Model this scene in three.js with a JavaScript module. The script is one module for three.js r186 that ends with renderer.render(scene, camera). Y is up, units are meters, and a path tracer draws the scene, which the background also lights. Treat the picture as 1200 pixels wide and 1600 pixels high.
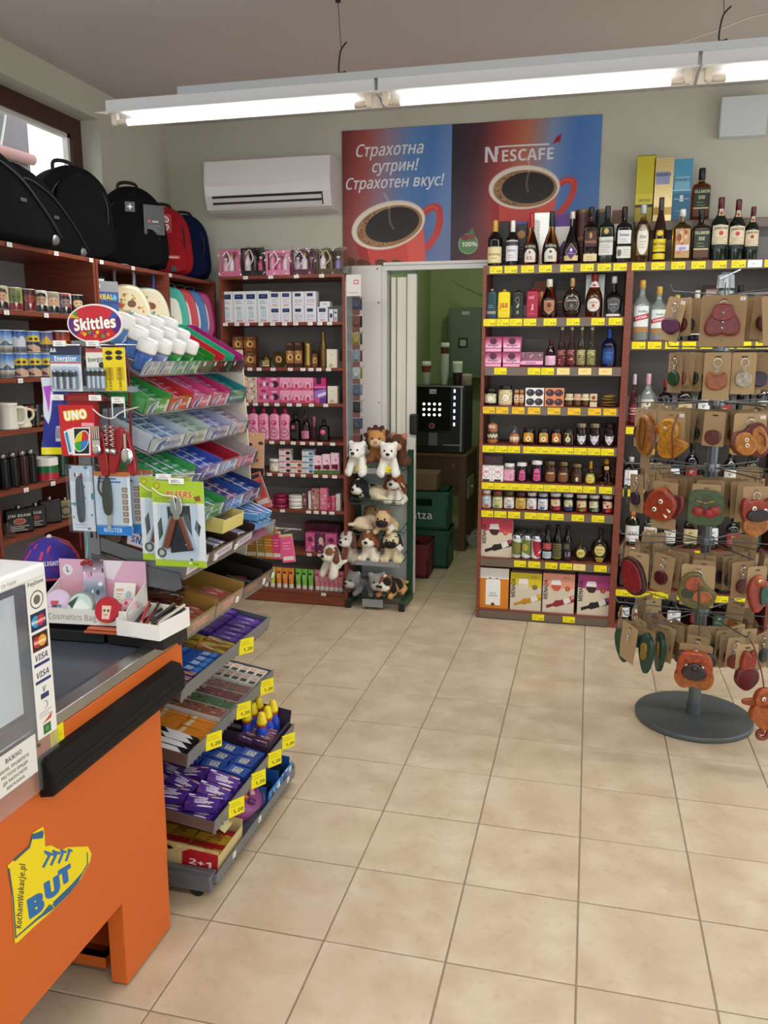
import * as THREE from 'three';
import { mergeGeometries } from 'three/addons/utils/BufferGeometryUtils.js';
import { RoundedBoxGeometry } from 'three/addons/geometries/RoundedBoxGeometry.js';
import { MarchingCubes } from 'three/addons/objects/MarchingCubes.js';
import { ImprovedNoise } from 'three/addons/math/ImprovedNoise.js';
import { RectAreaLightUniformsLib } from 'three/addons/lights/RectAreaLightUniformsLib.js';

// ---------- camera, daylight, lamps, exposure
const scene = new THREE.Scene();
const camera = new THREE.PerspectiveCamera(63.84, 0.75, 0.05, 60);
camera.rotation.order = 'YXZ';
camera.position.set(0, 1.542, 0);
camera.rotation.set(-0.1883, 0.2435, 0.0005);
const renderer = new THREE.WebGLRenderer({ antialias: true });
renderer.toneMapping = THREE.LinearToneMapping;
renderer.toneMappingExposure = 1.06;
renderer.shadowMap.enabled = true;
RectAreaLightUniformsLib.init();
scene.background = new THREE.Color(0.86, 0.93, 1.0);      // bright overcast sky outside the windows
scene.backgroundIntensity = 2.4;
const LAMP = { color: new THREE.Color(1.0, 0.985, 0.955), rows: [-3.5, -0.25], y: 2.57, intensity: 27 };
for (const z of LAMP.rows) for (let k = 0; k < 4; k++) {   // one soft light under every fluorescent tube
  const l = new THREE.RectAreaLight(LAMP.color, LAMP.intensity, 1.16, 0.12);
  l.position.set(-1.515 + k * 1.235, LAMP.y - 0.035, z); l.rotation.x = -Math.PI / 2; l.name = 'tube_light'; scene.add(l);
}

// ---------- helpers
const V3 = (x, y, z) => new THREE.Vector3(x, y, z), PI = Math.PI;
let seed = 7;
const rnd = (a = 1, b) => { seed = (seed * 1664525 + 1013904223) >>> 0; const t = seed / 4294967296; return b === undefined ? t * a : a + t * (b - a); };
const taken = {};
function numbered(n) { const k = taken[n] = (taken[n] ?? -1) + 1; return k ? n + '_' + String(k).padStart(3, '0') : n; }
const mats = {};
function mat(color, roughness = 0.55, metalness = 0, more) {
  const k = color + '|' + roughness + '|' + metalness + '|' + JSON.stringify(more ?? 0);
  if (mats[k]) return mats[k];
  const m = more ? new THREE.MeshPhysicalMaterial({ color, roughness, metalness, ...more }) : new THREE.MeshStandardMaterial({ color, roughness, metalness });
  return mats[k] = m;
}
function M(name, geo, m, parent, label) {
  const o = new THREE.Mesh(geo, m); o.castShadow = o.receiveShadow = true;
  o.name = parent ? name : numbered(name); (parent ?? scene).add(o);
  if (label) o.userData.label = label;
  return o;
}
function T(name, label, category, p = [0, 0, 0], ry = 0, group) {
  const o = new THREE.Group(); o.name = numbered(name); scene.add(o); o.position.set(...p); o.rotation.y = ry;
  o.userData = { label, category }; if (group) o.userData.group = group;
  return o;
}
function one(name, label, category, geo, m, p = [0, 0, 0], ry = 0, group) {
  const o = M(name, geo, m); o.position.set(...p); o.rotation.y = ry;
  o.userData = { label, category }; if (group) o.userData.group = group;
  return o;
}
function copyOf(root, p, ry, label, group) {
  const r = root.clone(); r.name = numbered(root.name.replace(/_\d+$/, '')); scene.add(r); r.position.set(...p); r.rotation.y = ry ?? root.rotation.y;
  r.userData = { ...root.userData }; if (label) r.userData.label = label; if (group) r.userData.group = group;
  return r;
}
const struct = (o) => { o.userData.kind = 'structure'; return o; };
const stuff = (o) => { o.userData.kind = 'stuff'; return o; };
const merge = (gs) => mergeGeometries(gs.map((g) => { const n = g.index ? g.toNonIndexed() : g; for (const k of Object.keys(n.attributes)) if (!['position', 'normal', 'uv'].includes(k)) n.deleteAttribute(k); return n; }));
function xf(g, x = 0, y = 0, z = 0, rx = 0, ry = 0, rz = 0) {
  g.applyMatrix4(new THREE.Matrix4().compose(V3(x, y, z), new THREE.Quaternion().setFromEuler(new THREE.Euler(rx, ry, rz)), V3(1, 1, 1)));
  return g;
}
// box with uv in metres; centre x, z, base y
function bx(w, h, d, x = 0, y = 0, z = 0, off = 0) {
  const g = new THREE.BoxGeometry(w, h, d), uv = g.attributes.uv;
  for (let i = 0; i < 24; i++) { const f = i >> 2, W = f < 2 ? d : w, H = f === 2 || f === 3 ? d : h; uv.setXY(i, uv.getX(i) * W + off, uv.getY(i) * H + off * 0.7); }
  return g.translate(x, y + h / 2, z);
}
const rb = (w, h, d, r = 0.004, x = 0, y = 0, z = 0, s = 2) => new RoundedBoxGeometry(w, h, d, s, Math.min(r, w / 2.01, h / 2.01, d / 2.01)).translate(x, y + h / 2, z);
const cyl = (r0, r1, h, x = 0, y = 0, z = 0, n = 20, open = false) => new THREE.CylinderGeometry(r1, r0, h, n, 1, open).translate(x, y + h / 2, z);
const sph = (r, x = 0, y = 0, z = 0, n = 14) => new THREE.SphereGeometry(r, n, Math.ceil(n * 0.7)).translate(x, y, z);
const lathe = (pts, n = 24) => new THREE.LatheGeometry(pts.map(([r, y]) => new THREE.Vector2(Math.max(r, 1e-5), y)), n);
function rod(a, b, r, n = 6) {
  const A = V3(...a), B = V3(...b), d = B.clone().sub(A), g = new THREE.CylinderGeometry(r, r, d.length(), n);
  g.applyQuaternion(new THREE.Quaternion().setFromUnitVectors(V3(0, 1, 0), d.normalize()));
  return g.translate((a[0] + b[0]) / 2, (a[1] + b[1]) / 2, (a[2] + b[2]) / 2);
}
const wire = (pts, r, n = 6) => merge(pts.slice(1).map((p, i) => rod(pts[i], p, r, n)));
const tube = (pts, r, seg = 24, n = 6, closed = false) => new THREE.TubeGeometry(new THREE.CatmullRomCurve3(pts.map((p) => V3(...p)), closed), seg, r, n, closed);
function extr(pts, depth, bevel = 0, holes) {
  const s = new THREE.Shape(pts.map((p) => new THREE.Vector2(...p)));
  if (holes) for (const h of holes) s.holes.push(new THREE.Path(h.map((p) => new THREE.Vector2(...p))));
  return new THREE.ExtrudeGeometry(s, { depth, bevelEnabled: bevel > 0, bevelSize: bevel, bevelThickness: bevel, bevelSegments: 2, curveSegments: 10 });
}
function smooth(pts, n = 40, closed = true) {   // a smooth outline through points
  return new THREE.CatmullRomCurve3(pts.map((p) => V3(p[0], p[1], 0)), closed).getPoints(n).slice(0, closed ? n : n + 1).map((v) => [v.x, v.y]);
}
const ell = (rx, ry, n = 24, x = 0, y = 0) => Array.from({ length: n }, (_, i) => [x + rx * Math.cos(i / n * 2 * PI), y + ry * Math.sin(i / n * 2 * PI)]);

// ---------- printed matter: every flat print lives on one of a few canvas sheets
class Sheet {
  constructor(size = 2048) {
    this.S = size; this.cv = document.createElement('canvas'); this.cv.width = this.cv.height = size; this.c = this.cv.getContext('2d');
    this.x = 0; this.y = 40; this.rowH = 0; this.sw = {}; this.nsw = 0;
    this.tex = new THREE.CanvasTexture(this.cv); this.tex.colorSpace = THREE.SRGBColorSpace; this.tex.magFilter = THREE.LinearFilter; this.m = {};
  }
  swatch(col) {
    if (this.sw[col]) return this.sw[col];
    const i = this.nsw++, x = (i % 200) * 10, y = Math.floor(i / 200) * 10; if (y > 30) throw new Error('swatches');
    this.c.fillStyle = col; this.c.fillRect(x, y, 10, 10);
    const u = (x + 5) / this.S, v = 1 - (y + 5) / this.S;
    return this.sw[col] = [u, v, u, v];
  }
  art(w, h, draw) {
    w = Math.round(w); h = Math.round(h);
    if (this.x + w + 4 > this.S) { this.x = 0; this.y += this.rowH + 4; this.rowH = 0; }
    if (this.y + h + 4 > this.S) throw new Error('sheet full');
    const c = this.c, X = this.x + 2, Y = this.y + 2;
    c.save(); c.beginPath(); c.rect(X - 2, Y - 2, w + 4, h + 4); c.clip(); c.translate(X, Y); draw(c, w, h); c.restore();
    this.x += w + 4; this.rowH = Math.max(this.rowH, h);
    const S = this.S;
    return { s: this, px: [X, Y, w, h], r: [(X + 0.5) / S, 1 - (Y + h - 0.5) / S, (X + w - 0.5) / S, 1 - (Y + 0.5) / S] };
  }
  mat(rough = 0.5, more) { const k = rough + JSON.stringify(more ?? 0); return this.m[k] ??= new THREE.MeshPhysicalMaterial({ map: this.tex, roughness: rough, ...more }); }
}
const SA = new Sheet(2048), SB = new Sheet(2048);
const part = (a, x0, y0, x1, y1) => { const [u0, v0, u1, v1] = a.r; return { s: a.s, r: [u0 + (u1 - u0) * x0, v1 - (v1 - v0) * y1, u0 + (u1 - u0) * x1, v1 - (v1 - v0) * y0] }; };
function uvrect(g, r, from = 0, to = g.attributes.uv.count) {
  const uv = g.attributes.uv;
  for (let i = from; i < to; i++) uv.setXY(i, r[0] + (r[2] - r[0]) * uv.getX(i), r[1] + (r[3] - r[1]) * uv.getY(i));
  return g;
}
// a carton: faces {f,b,l,r,t,u} are prints or colours, the rest is base
function carton(w, h, d, faces, base = '#fff', sheet = SA, y = 0) {
  const g = new THREE.BoxGeometry(w, h, d), order = ['r', 'l', 't', 'u', 'f', 'b'];
  order.forEach((k, i) => { let a = faces[k] ?? base; const rct = typeof a === 'string' ? sheet.swatch(a) : a.r; uvrect(g, rct, i * 4, i * 4 + 4); });
  return g.translate(0, y + h / 2, 0);
}
const flat = (w, h, a, y = 0) => uvrect(new THREE.PlaneGeometry(w, h), a.r).translate(0, y + h / 2, 0);
const F = (px, bold = true, fam = 'sans-serif') => (bold ? 'bold ' : '') + px + 'px ' + fam;
function tx(c, s, x, y, px, col, o = {}) {
  c.save(); c.translate(x, y); if (o.rot) c.rotate(o.rot); if (o.skew) c.transform(1, 0, -o.skew, 1, 0, 0); if (o.sx) c.scale(o.sx, 1);
  c.font = F(px, o.bold ?? true, o.fam); c.textAlign = o.al ?? 'center'; c.textBaseline = 'middle';
  if (o.st) { c.strokeStyle = o.st; c.lineWidth = o.lw ?? px * 0.18; c.lineJoin = 'round'; c.strokeText(s, 0, 0); }
  c.fillStyle = col; c.fillText(s, 0, 0); c.restore();
}
const fill = (c, col, x = -2, y = -2, w = 4000, h = 4000) => { c.fillStyle = col; c.fillRect(x, y, w, h); };
function oval(c, x, y, rx, ry, col, st, lw = 1, rot = 0) { c.beginPath(); c.ellipse(x, y, rx, ry, rot, 0, 7); if (col) { c.fillStyle = col; c.fill(); } if (st) { c.strokeStyle = st; c.lineWidth = lw; c.stroke(); } }
function poly(c, pts, col, st, lw = 1) { c.beginPath(); pts.forEach((p, i) => (i ? c.lineTo(...p) : c.moveTo(...p))); c.closePath(); if (col) { c.fillStyle = col; c.fill(); } if (st) { c.strokeStyle = st; c.lineWidth = lw; c.stroke(); } }
function lines(c, x, y, w, n, gap, col, t = 1.5) { c.fillStyle = col; for (let i = 0; i < n; i++) c.fillRect(x, y + i * gap, w * (0.65 + 0.35 * ((i * 7 + n * 3) % 5) / 4), t); }
const grad = (c, x0, y0, x1, y1, ...st) => { const g = c.createLinearGradient(x0, y0, x1, y1); st.forEach((s, i) => g.addColorStop(i / (st.length - 1), s)); return g; };

// ---------- computed surface textures
const PN = new ImprovedNoise();
const fbm = (x, y, z, o = 4) => { let s = 0, a = 0.5; for (let i = 0; i < o; i++) { s += a * PN.noise(x, y, z + i * 7.3); x *= 2.03; y *= 2.03; a *= 0.5; } return s; };
function dataTex(n, f, srgb = true, rep = 1) {
  const d = new Uint8Array(n * n * 4);
  for (let y = 0; y < n; y++) for (let x = 0; x < n; x++) { const c = f(x / n, y / n), i = (y * n + x) * 4; d[i] = c[0]; d[i + 1] = c[1]; d[i + 2] = c[2]; d[i + 3] = 255; }
  const t = new THREE.DataTexture(d, n, n); t.wrapS = t.wrapT = THREE.RepeatWrapping; t.magFilter = THREE.LinearFilter; t.repeat.set(rep, rep); if (srgb) t.colorSpace = THREE.SRGBColorSpace; t.needsUpdate = true; return t;
}
const tile2 = (f) => (u, v) => { const a = (x) => Math.min(1, Math.max(0, x)), b = 0.12, wu = a((u - 1 + b) / b), wv = a((v - 1 + b) / b); return f(u, v) * (1 - wu) * (1 - wv) + f(u - 1, v) * wu * (1 - wv) + f(u, v - 1) * (1 - wu) * wv + f(u - 1, v - 1) * wu * wv; };
const mix3 = (a, b, t) => a.map((x, i) => x + (b[i] - x) * t);
const cl = (x) => Math.max(0, Math.min(1, x));
const nTile = tile2((u, v) => fbm(u * 9, v * 9, 1, 5)), nTile2 = tile2((u, v) => fbm(u * 40, v * 40, 5, 3));
const tileTex = dataTex(1024, (u, v) => { const n = nTile(u, v), m = nTile2(u, v); return mix3(mix3([193, 172, 143], [213, 197, 171], cl(0.5 + n * 1.5)), [160, 135, 106], cl(m * 0.6 - 0.06)); });
const tileBump = dataTex(512, (u, v) => { const g = 128 + 90 * nTile2(u, v) + 40 * nTile(u, v); return [g, g, g]; }, false);
const woodTex = dataTex(512, (u, v) => { const n = fbm(u * 3, v * 46, 2, 4), m = fbm(u * 14, v * 180, 9, 2); return mix3(mix3([110, 52, 37], [142, 74, 53], cl(0.5 + n)), [84, 40, 29], cl(m * 0.7)); }, true, 1.6);
const deskTex = woodTex;
const plasterTex = dataTex(512, (u, v) => { const g = 128 + 70 * fbm(u * 60, v * 60, 3, 3); return [g, g, g]; }, false, 1.2);
const wallCol = tile2((u, v) => fbm(u * 6, v * 6, 11, 4));
const wallTex = dataTex(512, (u, v) => mix3([203, 202, 184], [211, 210, 194], cl(0.5 + wallCol(u, v) * 1.5)), true, 0.4);
const furTex = dataTex(256, (u, v) => { const g = 128 + 110 * fbm(u * 70, v * 70, 4, 2); return [g, g, g]; }, false, 1);
const MAT = {
  wood: new THREE.MeshStandardMaterial({ map: woodTex, roughness: 0.42 }),
  wall: new THREE.MeshStandardMaterial({ map: wallTex, roughness: 0.9, bumpMap: plasterTex, bumpScale: 0.0012 }),
  wallIn: new THREE.MeshStandardMaterial({ color: '#a9b38a', roughness: 0.9, bumpMap: plasterTex, bumpScale: 0.0012 }),
  ceil: new THREE.MeshStandardMaterial({ color: '#cec7c6', roughness: 0.95, bumpMap: plasterTex, bumpScale: 0.001 }),
  tile: new THREE.MeshStandardMaterial({ map: tileTex, roughness: 0.36, bumpMap: tileBump, bumpScale: 0.0006 }),
  grout: mat('#94866f', 0.95), steel: mat('#b9b9b8', 0.32, 1), chrome: mat('#d8d8d8', 0.18, 1), grey: mat('#77787c', 0.5, 0.25), greyBack: mat('#8d8b88', 0.7),
  white: mat('#eceae4', 0.5), black: mat('#141414', 0.55), glass: mat('#ffffff', 0.03, 0, { transmission: 1, thickness: 0 }),
};
// ---------- the room shell
const X0 = -2.67, X1 = 3.5, ZB = -5.05, ZF = 2.0, YC = 2.96;
{
  const floor = struct(new THREE.Group()); floor.name = 'floor'; scene.add(floor);
  M('grout_bed', bx(X1 - X0 + 0.6, 0.2, ZF + 8.3, (X0 + X1) / 2, -0.203, (ZF - 8.3) / 2), MAT.grout, floor);
  const P = 0.33, vars = [];
  for (let k = 0; k < 14; k++) {
    const g = rb(P - 0.0045, 0.012, P - 0.0045, 0.0022, 0, -0.012, 0, 1), p = g.attributes.position, uv = g.attributes.uv, a = rnd(), b = rnd(), s = k % 2 ? 1 : -1;
    for (let i = 0; i < p.count; i++) uv.setXY(i, s * p.getX(i) / 1.3 + a, p.getZ(i) / 1.3 + b);
    vars.push(g);
  }
  const rest = [];
  for (let i = -6; i < 14; i++) for (let j = -12; j < 20; j++) {
    const x = -0.957 + (i + 0.5) * P, z = -1.855 - (j + 0.5) * P; if (x < X0 - 0.1 || x > X1 || z > ZF) continue;
    const g = vars[(i * 5 + j * 3 + 140 + Math.floor(rnd(6))) % 14], dy = rnd(-0.0006, 0.0006);
    if (x > -1.75 && x < 1.5 && z < -0.85 && (z > -5.6 || (x < -0.3 && x > -1.6 && z > -7.8))) M('tile', g, MAT.tile, floor).position.set(x, dy, z);
    else rest.push(g.clone().translate(x, dy, z));
  }
  stuff(M('tile_remainder', merge(rest), MAT.tile, floor));
  const W = (name, gs, m) => { const o = struct(M(name, merge(gs), m)); return o; };
  const th = 0.12, zw = ZB - th / 2;
  W('ceiling', [bx(X1 - X0 + 0.8, 0.15, ZF + 8.4, (X0 + X1) / 2, YC, (ZF - 8.4) / 2)], MAT.ceil);
  const dL = -1.265, dR = -0.5, dH = 2.08;
  W('wall_back', [bx(dL - X0 + 0.2, YC, th, (X0 - 0.2 + dL) / 2, 0, zw), bx(X1 + 0.2 - dR, YC, th, (X1 + 0.2 + dR) / 2, 0, zw), bx(dR - dL, YC - dH, th, (dL + dR) / 2, dH, zw)], MAT.wall);
  // left wall with the window opening
  const w0 = -0.7, w1 = -4.29, wy0 = 1.75, wy1 = 2.805, lt = 0.2, lx = X0 - lt / 2;
  W('wall_left', [bx(lt, YC, ZF - w0, lx, 0, (ZF + w0) / 2), bx(lt, YC, w1 - ZB, lx, 0, (w1 + ZB) / 2), bx(lt, wy0, w0 - w1, lx, 0, (w0 + w1) / 2), bx(lt, YC - wy1, w0 - w1, lx, wy1, (w0 + w1) / 2)], MAT.wall);
  const win = struct(new THREE.Group()); win.name = 'window_1'; scene.add(win); win.position.set(X0 - 0.145, wy0, (w0 + w1) / 2);
  const fw = w0 - w1, fh = wy1 - wy0, fm = mat('#4a2c20', 0.45);
  M('window_frame', merge([bx(0.06, 0.09, fw, 0, 0, 0), bx(0.06, 0.09, fw, 0, fh - 0.09, 0), bx(0.06, fh - .18, 0.09, 0, .09, fw / 2 - 0.045), bx(0.06, fh - .18, 0.09, 0, .09, -fw / 2 + 0.045)]), fm, win);
  M('glazing_bead', merge([bx(0.03, 0.02, fw - 0.18, 0, fh - 0.11, 0), bx(0.03, fh - 0.18, 0.02, 0, 0.09, -fw / 2 + 0.1), bx(0.03, fh - 0.18, 0.02, 0, 0.09, fw / 2 - 0.1)]), mat('#e8e4dc', 0.5), win);
  for (const s of [-1, 1]) M('window_pane', bx(0.006, fh - 0.18, fw / 2 - 0.12, -0.01, 0.09, s * (fw / 4 - 0.015)), MAT.glass, win);
  M('mullion', bx(0.06, fh - 0.1, 0.09, 0, 0.05, 0), fm, win);
  // shop front behind the camera and glazed door on the right: daylight
  const gz = ZF + 0.08;
  W('wall_front', [bx(X1 - X0 + 0.4, 0.35, 0.16, (X0 + X1) / 2, 0, gz), bx(X1 - X0 + 0.4, YC - 2.45, 0.16, (X0 + X1) / 2, 2.45, gz), bx(0.9, 2.1, 0.16, X0 + 0.25, 0.35, gz), bx(0.9, 2.1, 0.16, X1 - 0.25, 0.35, gz), bx(0.5, 2.1, 0.16, 0.4, 0.35, gz)], MAT.wall);
  const rx = X1 + 0.08;
  W('wall_right', [bx(0.16, YC, 1.6, rx, 0, -5.0), bx(0.16, YC, 3.4, rx, 0, 0.5), bx(0.16, YC - 2.3, 3.2, rx, 2.3, -2.7)], MAT.wall);
  // store room behind
  const bz = -7.85;
  W('wall_store', [bx(2.6, YC, 0.12, -0.4, 0, bz - 0.06), bx(0.12, YC, 2.68, -1.56, 0, (bz + ZB - th) / 2), bx(0.12, YC, 2.68, 0.46, 0, (bz + ZB - th) / 2)], MAT.wallIn);
}
{ // what the window looks out on
  struct(M('pavement', bx(9, 0.1, 30, -7.6, -0.12, -4), mat('#8f8c86', 0.9)));
  const h = T('neighbour_house', 'pale rendered house across the alley seen through the window', 'house', [-7.4, -0.02, -8]); M('facade', bx(0.3, 7.5, 18, 0, 0, 0), mat('#f8f6f2', 0.9), h); M('cornice', bx(0.5, 0.2, 18.2, 0.1, 7.5, 0), mat('#d8d2c6', 0.9), h);
  const c = T('alley_canopy', 'grey corrugated canopy with loose cable outside the window', 'canopy', [-4.6, -0.02, -4.72]);
  M('roof_sheet', merge(Array.from({ length: 14 }, (_, i) => xf(bx(0.9, 0.02, 0.16), 0, 3.36, -0.95 + i * 0.145, 0, 0, 0.12))), mat('#6e6c6e', 0.7), c); M('fascia_board', bx(0.04, 0.55, 2.05, 0.4, 2.82, 0), mat('#7d7678', 0.8), c); for (const z of [-0.95, 0.95]) M('post', bx(0.07, 3.3, 0.07, -0.1, 0, z), mat('#6a5a54', 0.7), c);
  M('pipe', rod([0.46, 3.0, -1.0], [0.46, 2.96, 0.2], 0.04, 12), mat('#b08078', 0.6), c); M('loose_cable', tube([[0.45, 3.36, -0.75], [0.47, 3.2, -0.6], [0.47, 3.28, -0.72], [0.47, 2.9, -0.62], [0.47, 2.5, -0.66]], 0.009, 40, 6), mat('#d0ccc4', 0.6), c);
}
// ---------- fluorescent luminaires
function luminaire(x, z, label) {
  const t = T('fluorescent_luminaire', label, 'light', [x, 0, z]);
  const L = 1.222, w = mat('#eef0f2', 0.4);
  M('housing', merge([rb(L, 0.055, 0.06, 0.006, 0, 2.588, 0)]), w, t);
  const wing = (s) => xf(bx(L, 0.0025, 0.098, 0, 0, 0), 0, 2.582, s * 0.064, s * 0.3, 0, 0);
  const endp = (x0) => extr([[-0.03, 2.59], [0.03, 2.59], [0.108, 2.568], [0.03, 2.585], [-0.03, 2.585], [-0.108, 2.568]], 0.003).rotateY(PI / 2).translate(x0, 0, 0);
  M('reflector', merge([wing(1), wing(-1), endp(-L / 2), endp(L / 2 - 0.003)]), mat('#f6f6f4', 0.35), t);
  for (const s of [-1, 1]) { const h = M('lamp_holder', merge([rb(0.03, 0.05, 0.026, 0.004, s * (L / 2 - 0.03), 2.545, 0), cyl(0.011, 0.011, 0.012, s * (L / 2 - 0.03), 2.54, 0)]), mat('#e9dccb', 0.5), t); }
  for (const s of [-1, 1]) M('tube_end', xf(cyl(0.0135, 0.0135, 0.045, 0, -0.0225, 0), s * (L / 2 - 0.068), 2.553, 0, 0, 0, PI / 2), mat('#d9cdbd', 0.4, 0.3), t);
  M('tube', xf(cyl(0.0132, 0.0132, L - 0.18, 0, -(L - 0.18) / 2, 0), 0, 2.553, 0, 0, 0, PI / 2), new THREE.MeshStandardMaterial({ color: '#ffffff', emissive: LAMP.color, emissiveIntensity: 9 }), t);
}
['white tube light above the bags, leftmost of the row', 'white tube light above the coffee posters', 'white tube light at the right edge of the photo above the white wall box', 'white tube light right of the photo, continuing the row'].forEach((l, k) => luminaire(-1.515 + k * 1.235, -3.5, l));
['first', 'second', 'third', 'fourth'].forEach((l, k) => luminaire(-1.515 + k * 1.235, -0.25, l + ' white tube light from the left in the row behind the camera'));
for (const [z, l] of [[-3.5, 'galvanised steel carrier rail on top of the tube lights'], [-0.25, 'galvanised steel carrier rail over the lights behind the camera']]) {
  const t = T('carrier_rail', l, 'rail', [0, 0, z]);
  M('channel', merge([bx(4.9, 0.003, 0.041, 0.67, 2.644, 0), bx(4.9, 0.03, 0.003, 0.67, 2.644, 0.02), bx(4.9, 0.03, 0.003, 0.67, 2.644, -0.02), bx(4.9, 0.003, 0.01, 0.67, 2.671, 0.016), bx(4.9, 0.003, 0.01, 0.67, 2.671, -0.016)]), mat('#dfe7ef', .35, .55), t);
  for (const x of [-1.062, 0.4, 1.9]) { const h = M('suspension_hook', merge([tube([[x, YC - 0.01, 0], [x + 0.006, 2.85, 0], [x + 0.012, 2.77, 0]], 0.0014, 8, 5), tube([[x + 0.035, 2.795, 0], [x + 0.012, 2.77, 0], [x + 0.004, 2.74, 0], [x + 0.004, 2.68, 0], [x + 0.03, 2.684, 0]], 0.0035, 16, 6), cyl(0.012, 0.009, 0.015, x, YC - 0.014, 0, 10)]), mat('#3b3432', 0.5, 0.4), t); }
}
one('ceiling_cable', 'thin white cable running from the light rail up to the ceiling', 'cable', tube([[0.0, 2.675, -3.54], [0.14, 2.72, -3.7], [0.4, 2.83, -3.86], [0.66, 2.95, -4.05], [1.2, 2.955, -4.3]], 0.004, 24, 6), mat('#cfcac2', 0.6));
// ---------- things on the back wall
{
  const t = T('air_conditioner', 'white wall split air conditioner left of the posters', 'air conditioner', [-1.925, 2.4, ZB + 0.002]);
  const prof = [[0, 0.0], [0.14, 0.0], [0.178, 0.012], [0.203, 0.09], [0.212, 0.16], [0.205, 0.28], [0.19, 0.29], [0, 0.29]];
  M('casing', extr(prof, 0.79, 0.004).rotateY(-PI / 2).translate(0.395, 0, 0.004), mat('#e6e3e2', 0.22), t);
  const fp = [[0.2, 0.105], [0.2155, 0.16], [0.2085, 0.282], [0.212, 0.282], [0.219, 0.16], [0.204, 0.105]];
  M('front_panel', extr(fp, 0.775).rotateY(-PI / 2).translate(0.3875, 0, 0.004), mat('#eeebea', 0.12), t);
  M('air_outlet', xf(bx(0.7, 0.072, 0.008, 0, -0.036, 0), 0, 0.052, 0.1975, 0.31), mat('#2b2a2c', 0.7), t);
  M('louvre', xf(bx(0.69, 0.022, 0.005, 0, -.011, 0), 0, 0.06, 0.212, 0.42), mat('#dcd9d8', 0.3), t); M('louvre', xf(bx(0.69, 0.022, 0.005, 0, -.011, 0), 0, 0.026, 0.2015, 0.42), mat('#dcd9d8', 0.3), t);
  const lg = SA.art(40, 12, (c, w, h) => { fill(c, '#eeebea'); tx(c, '\u25B2Climax', 20, 6, 8, '#666', { bold: false }); });
  M('badge', xf(flat(0.05, 0.014, lg), 0.0, 0.128, 0.2165, 0.02), SA.mat(0.3), t);
  one('wall_box', 'flat pale blue white square box on the upper right of the back wall', 'box', rb(0.232, 0.2, 0.062, 0.006), mat('#dfe6ea', 0.4), [0.722, 2.69, ZB + 0.033]);
}
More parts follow.
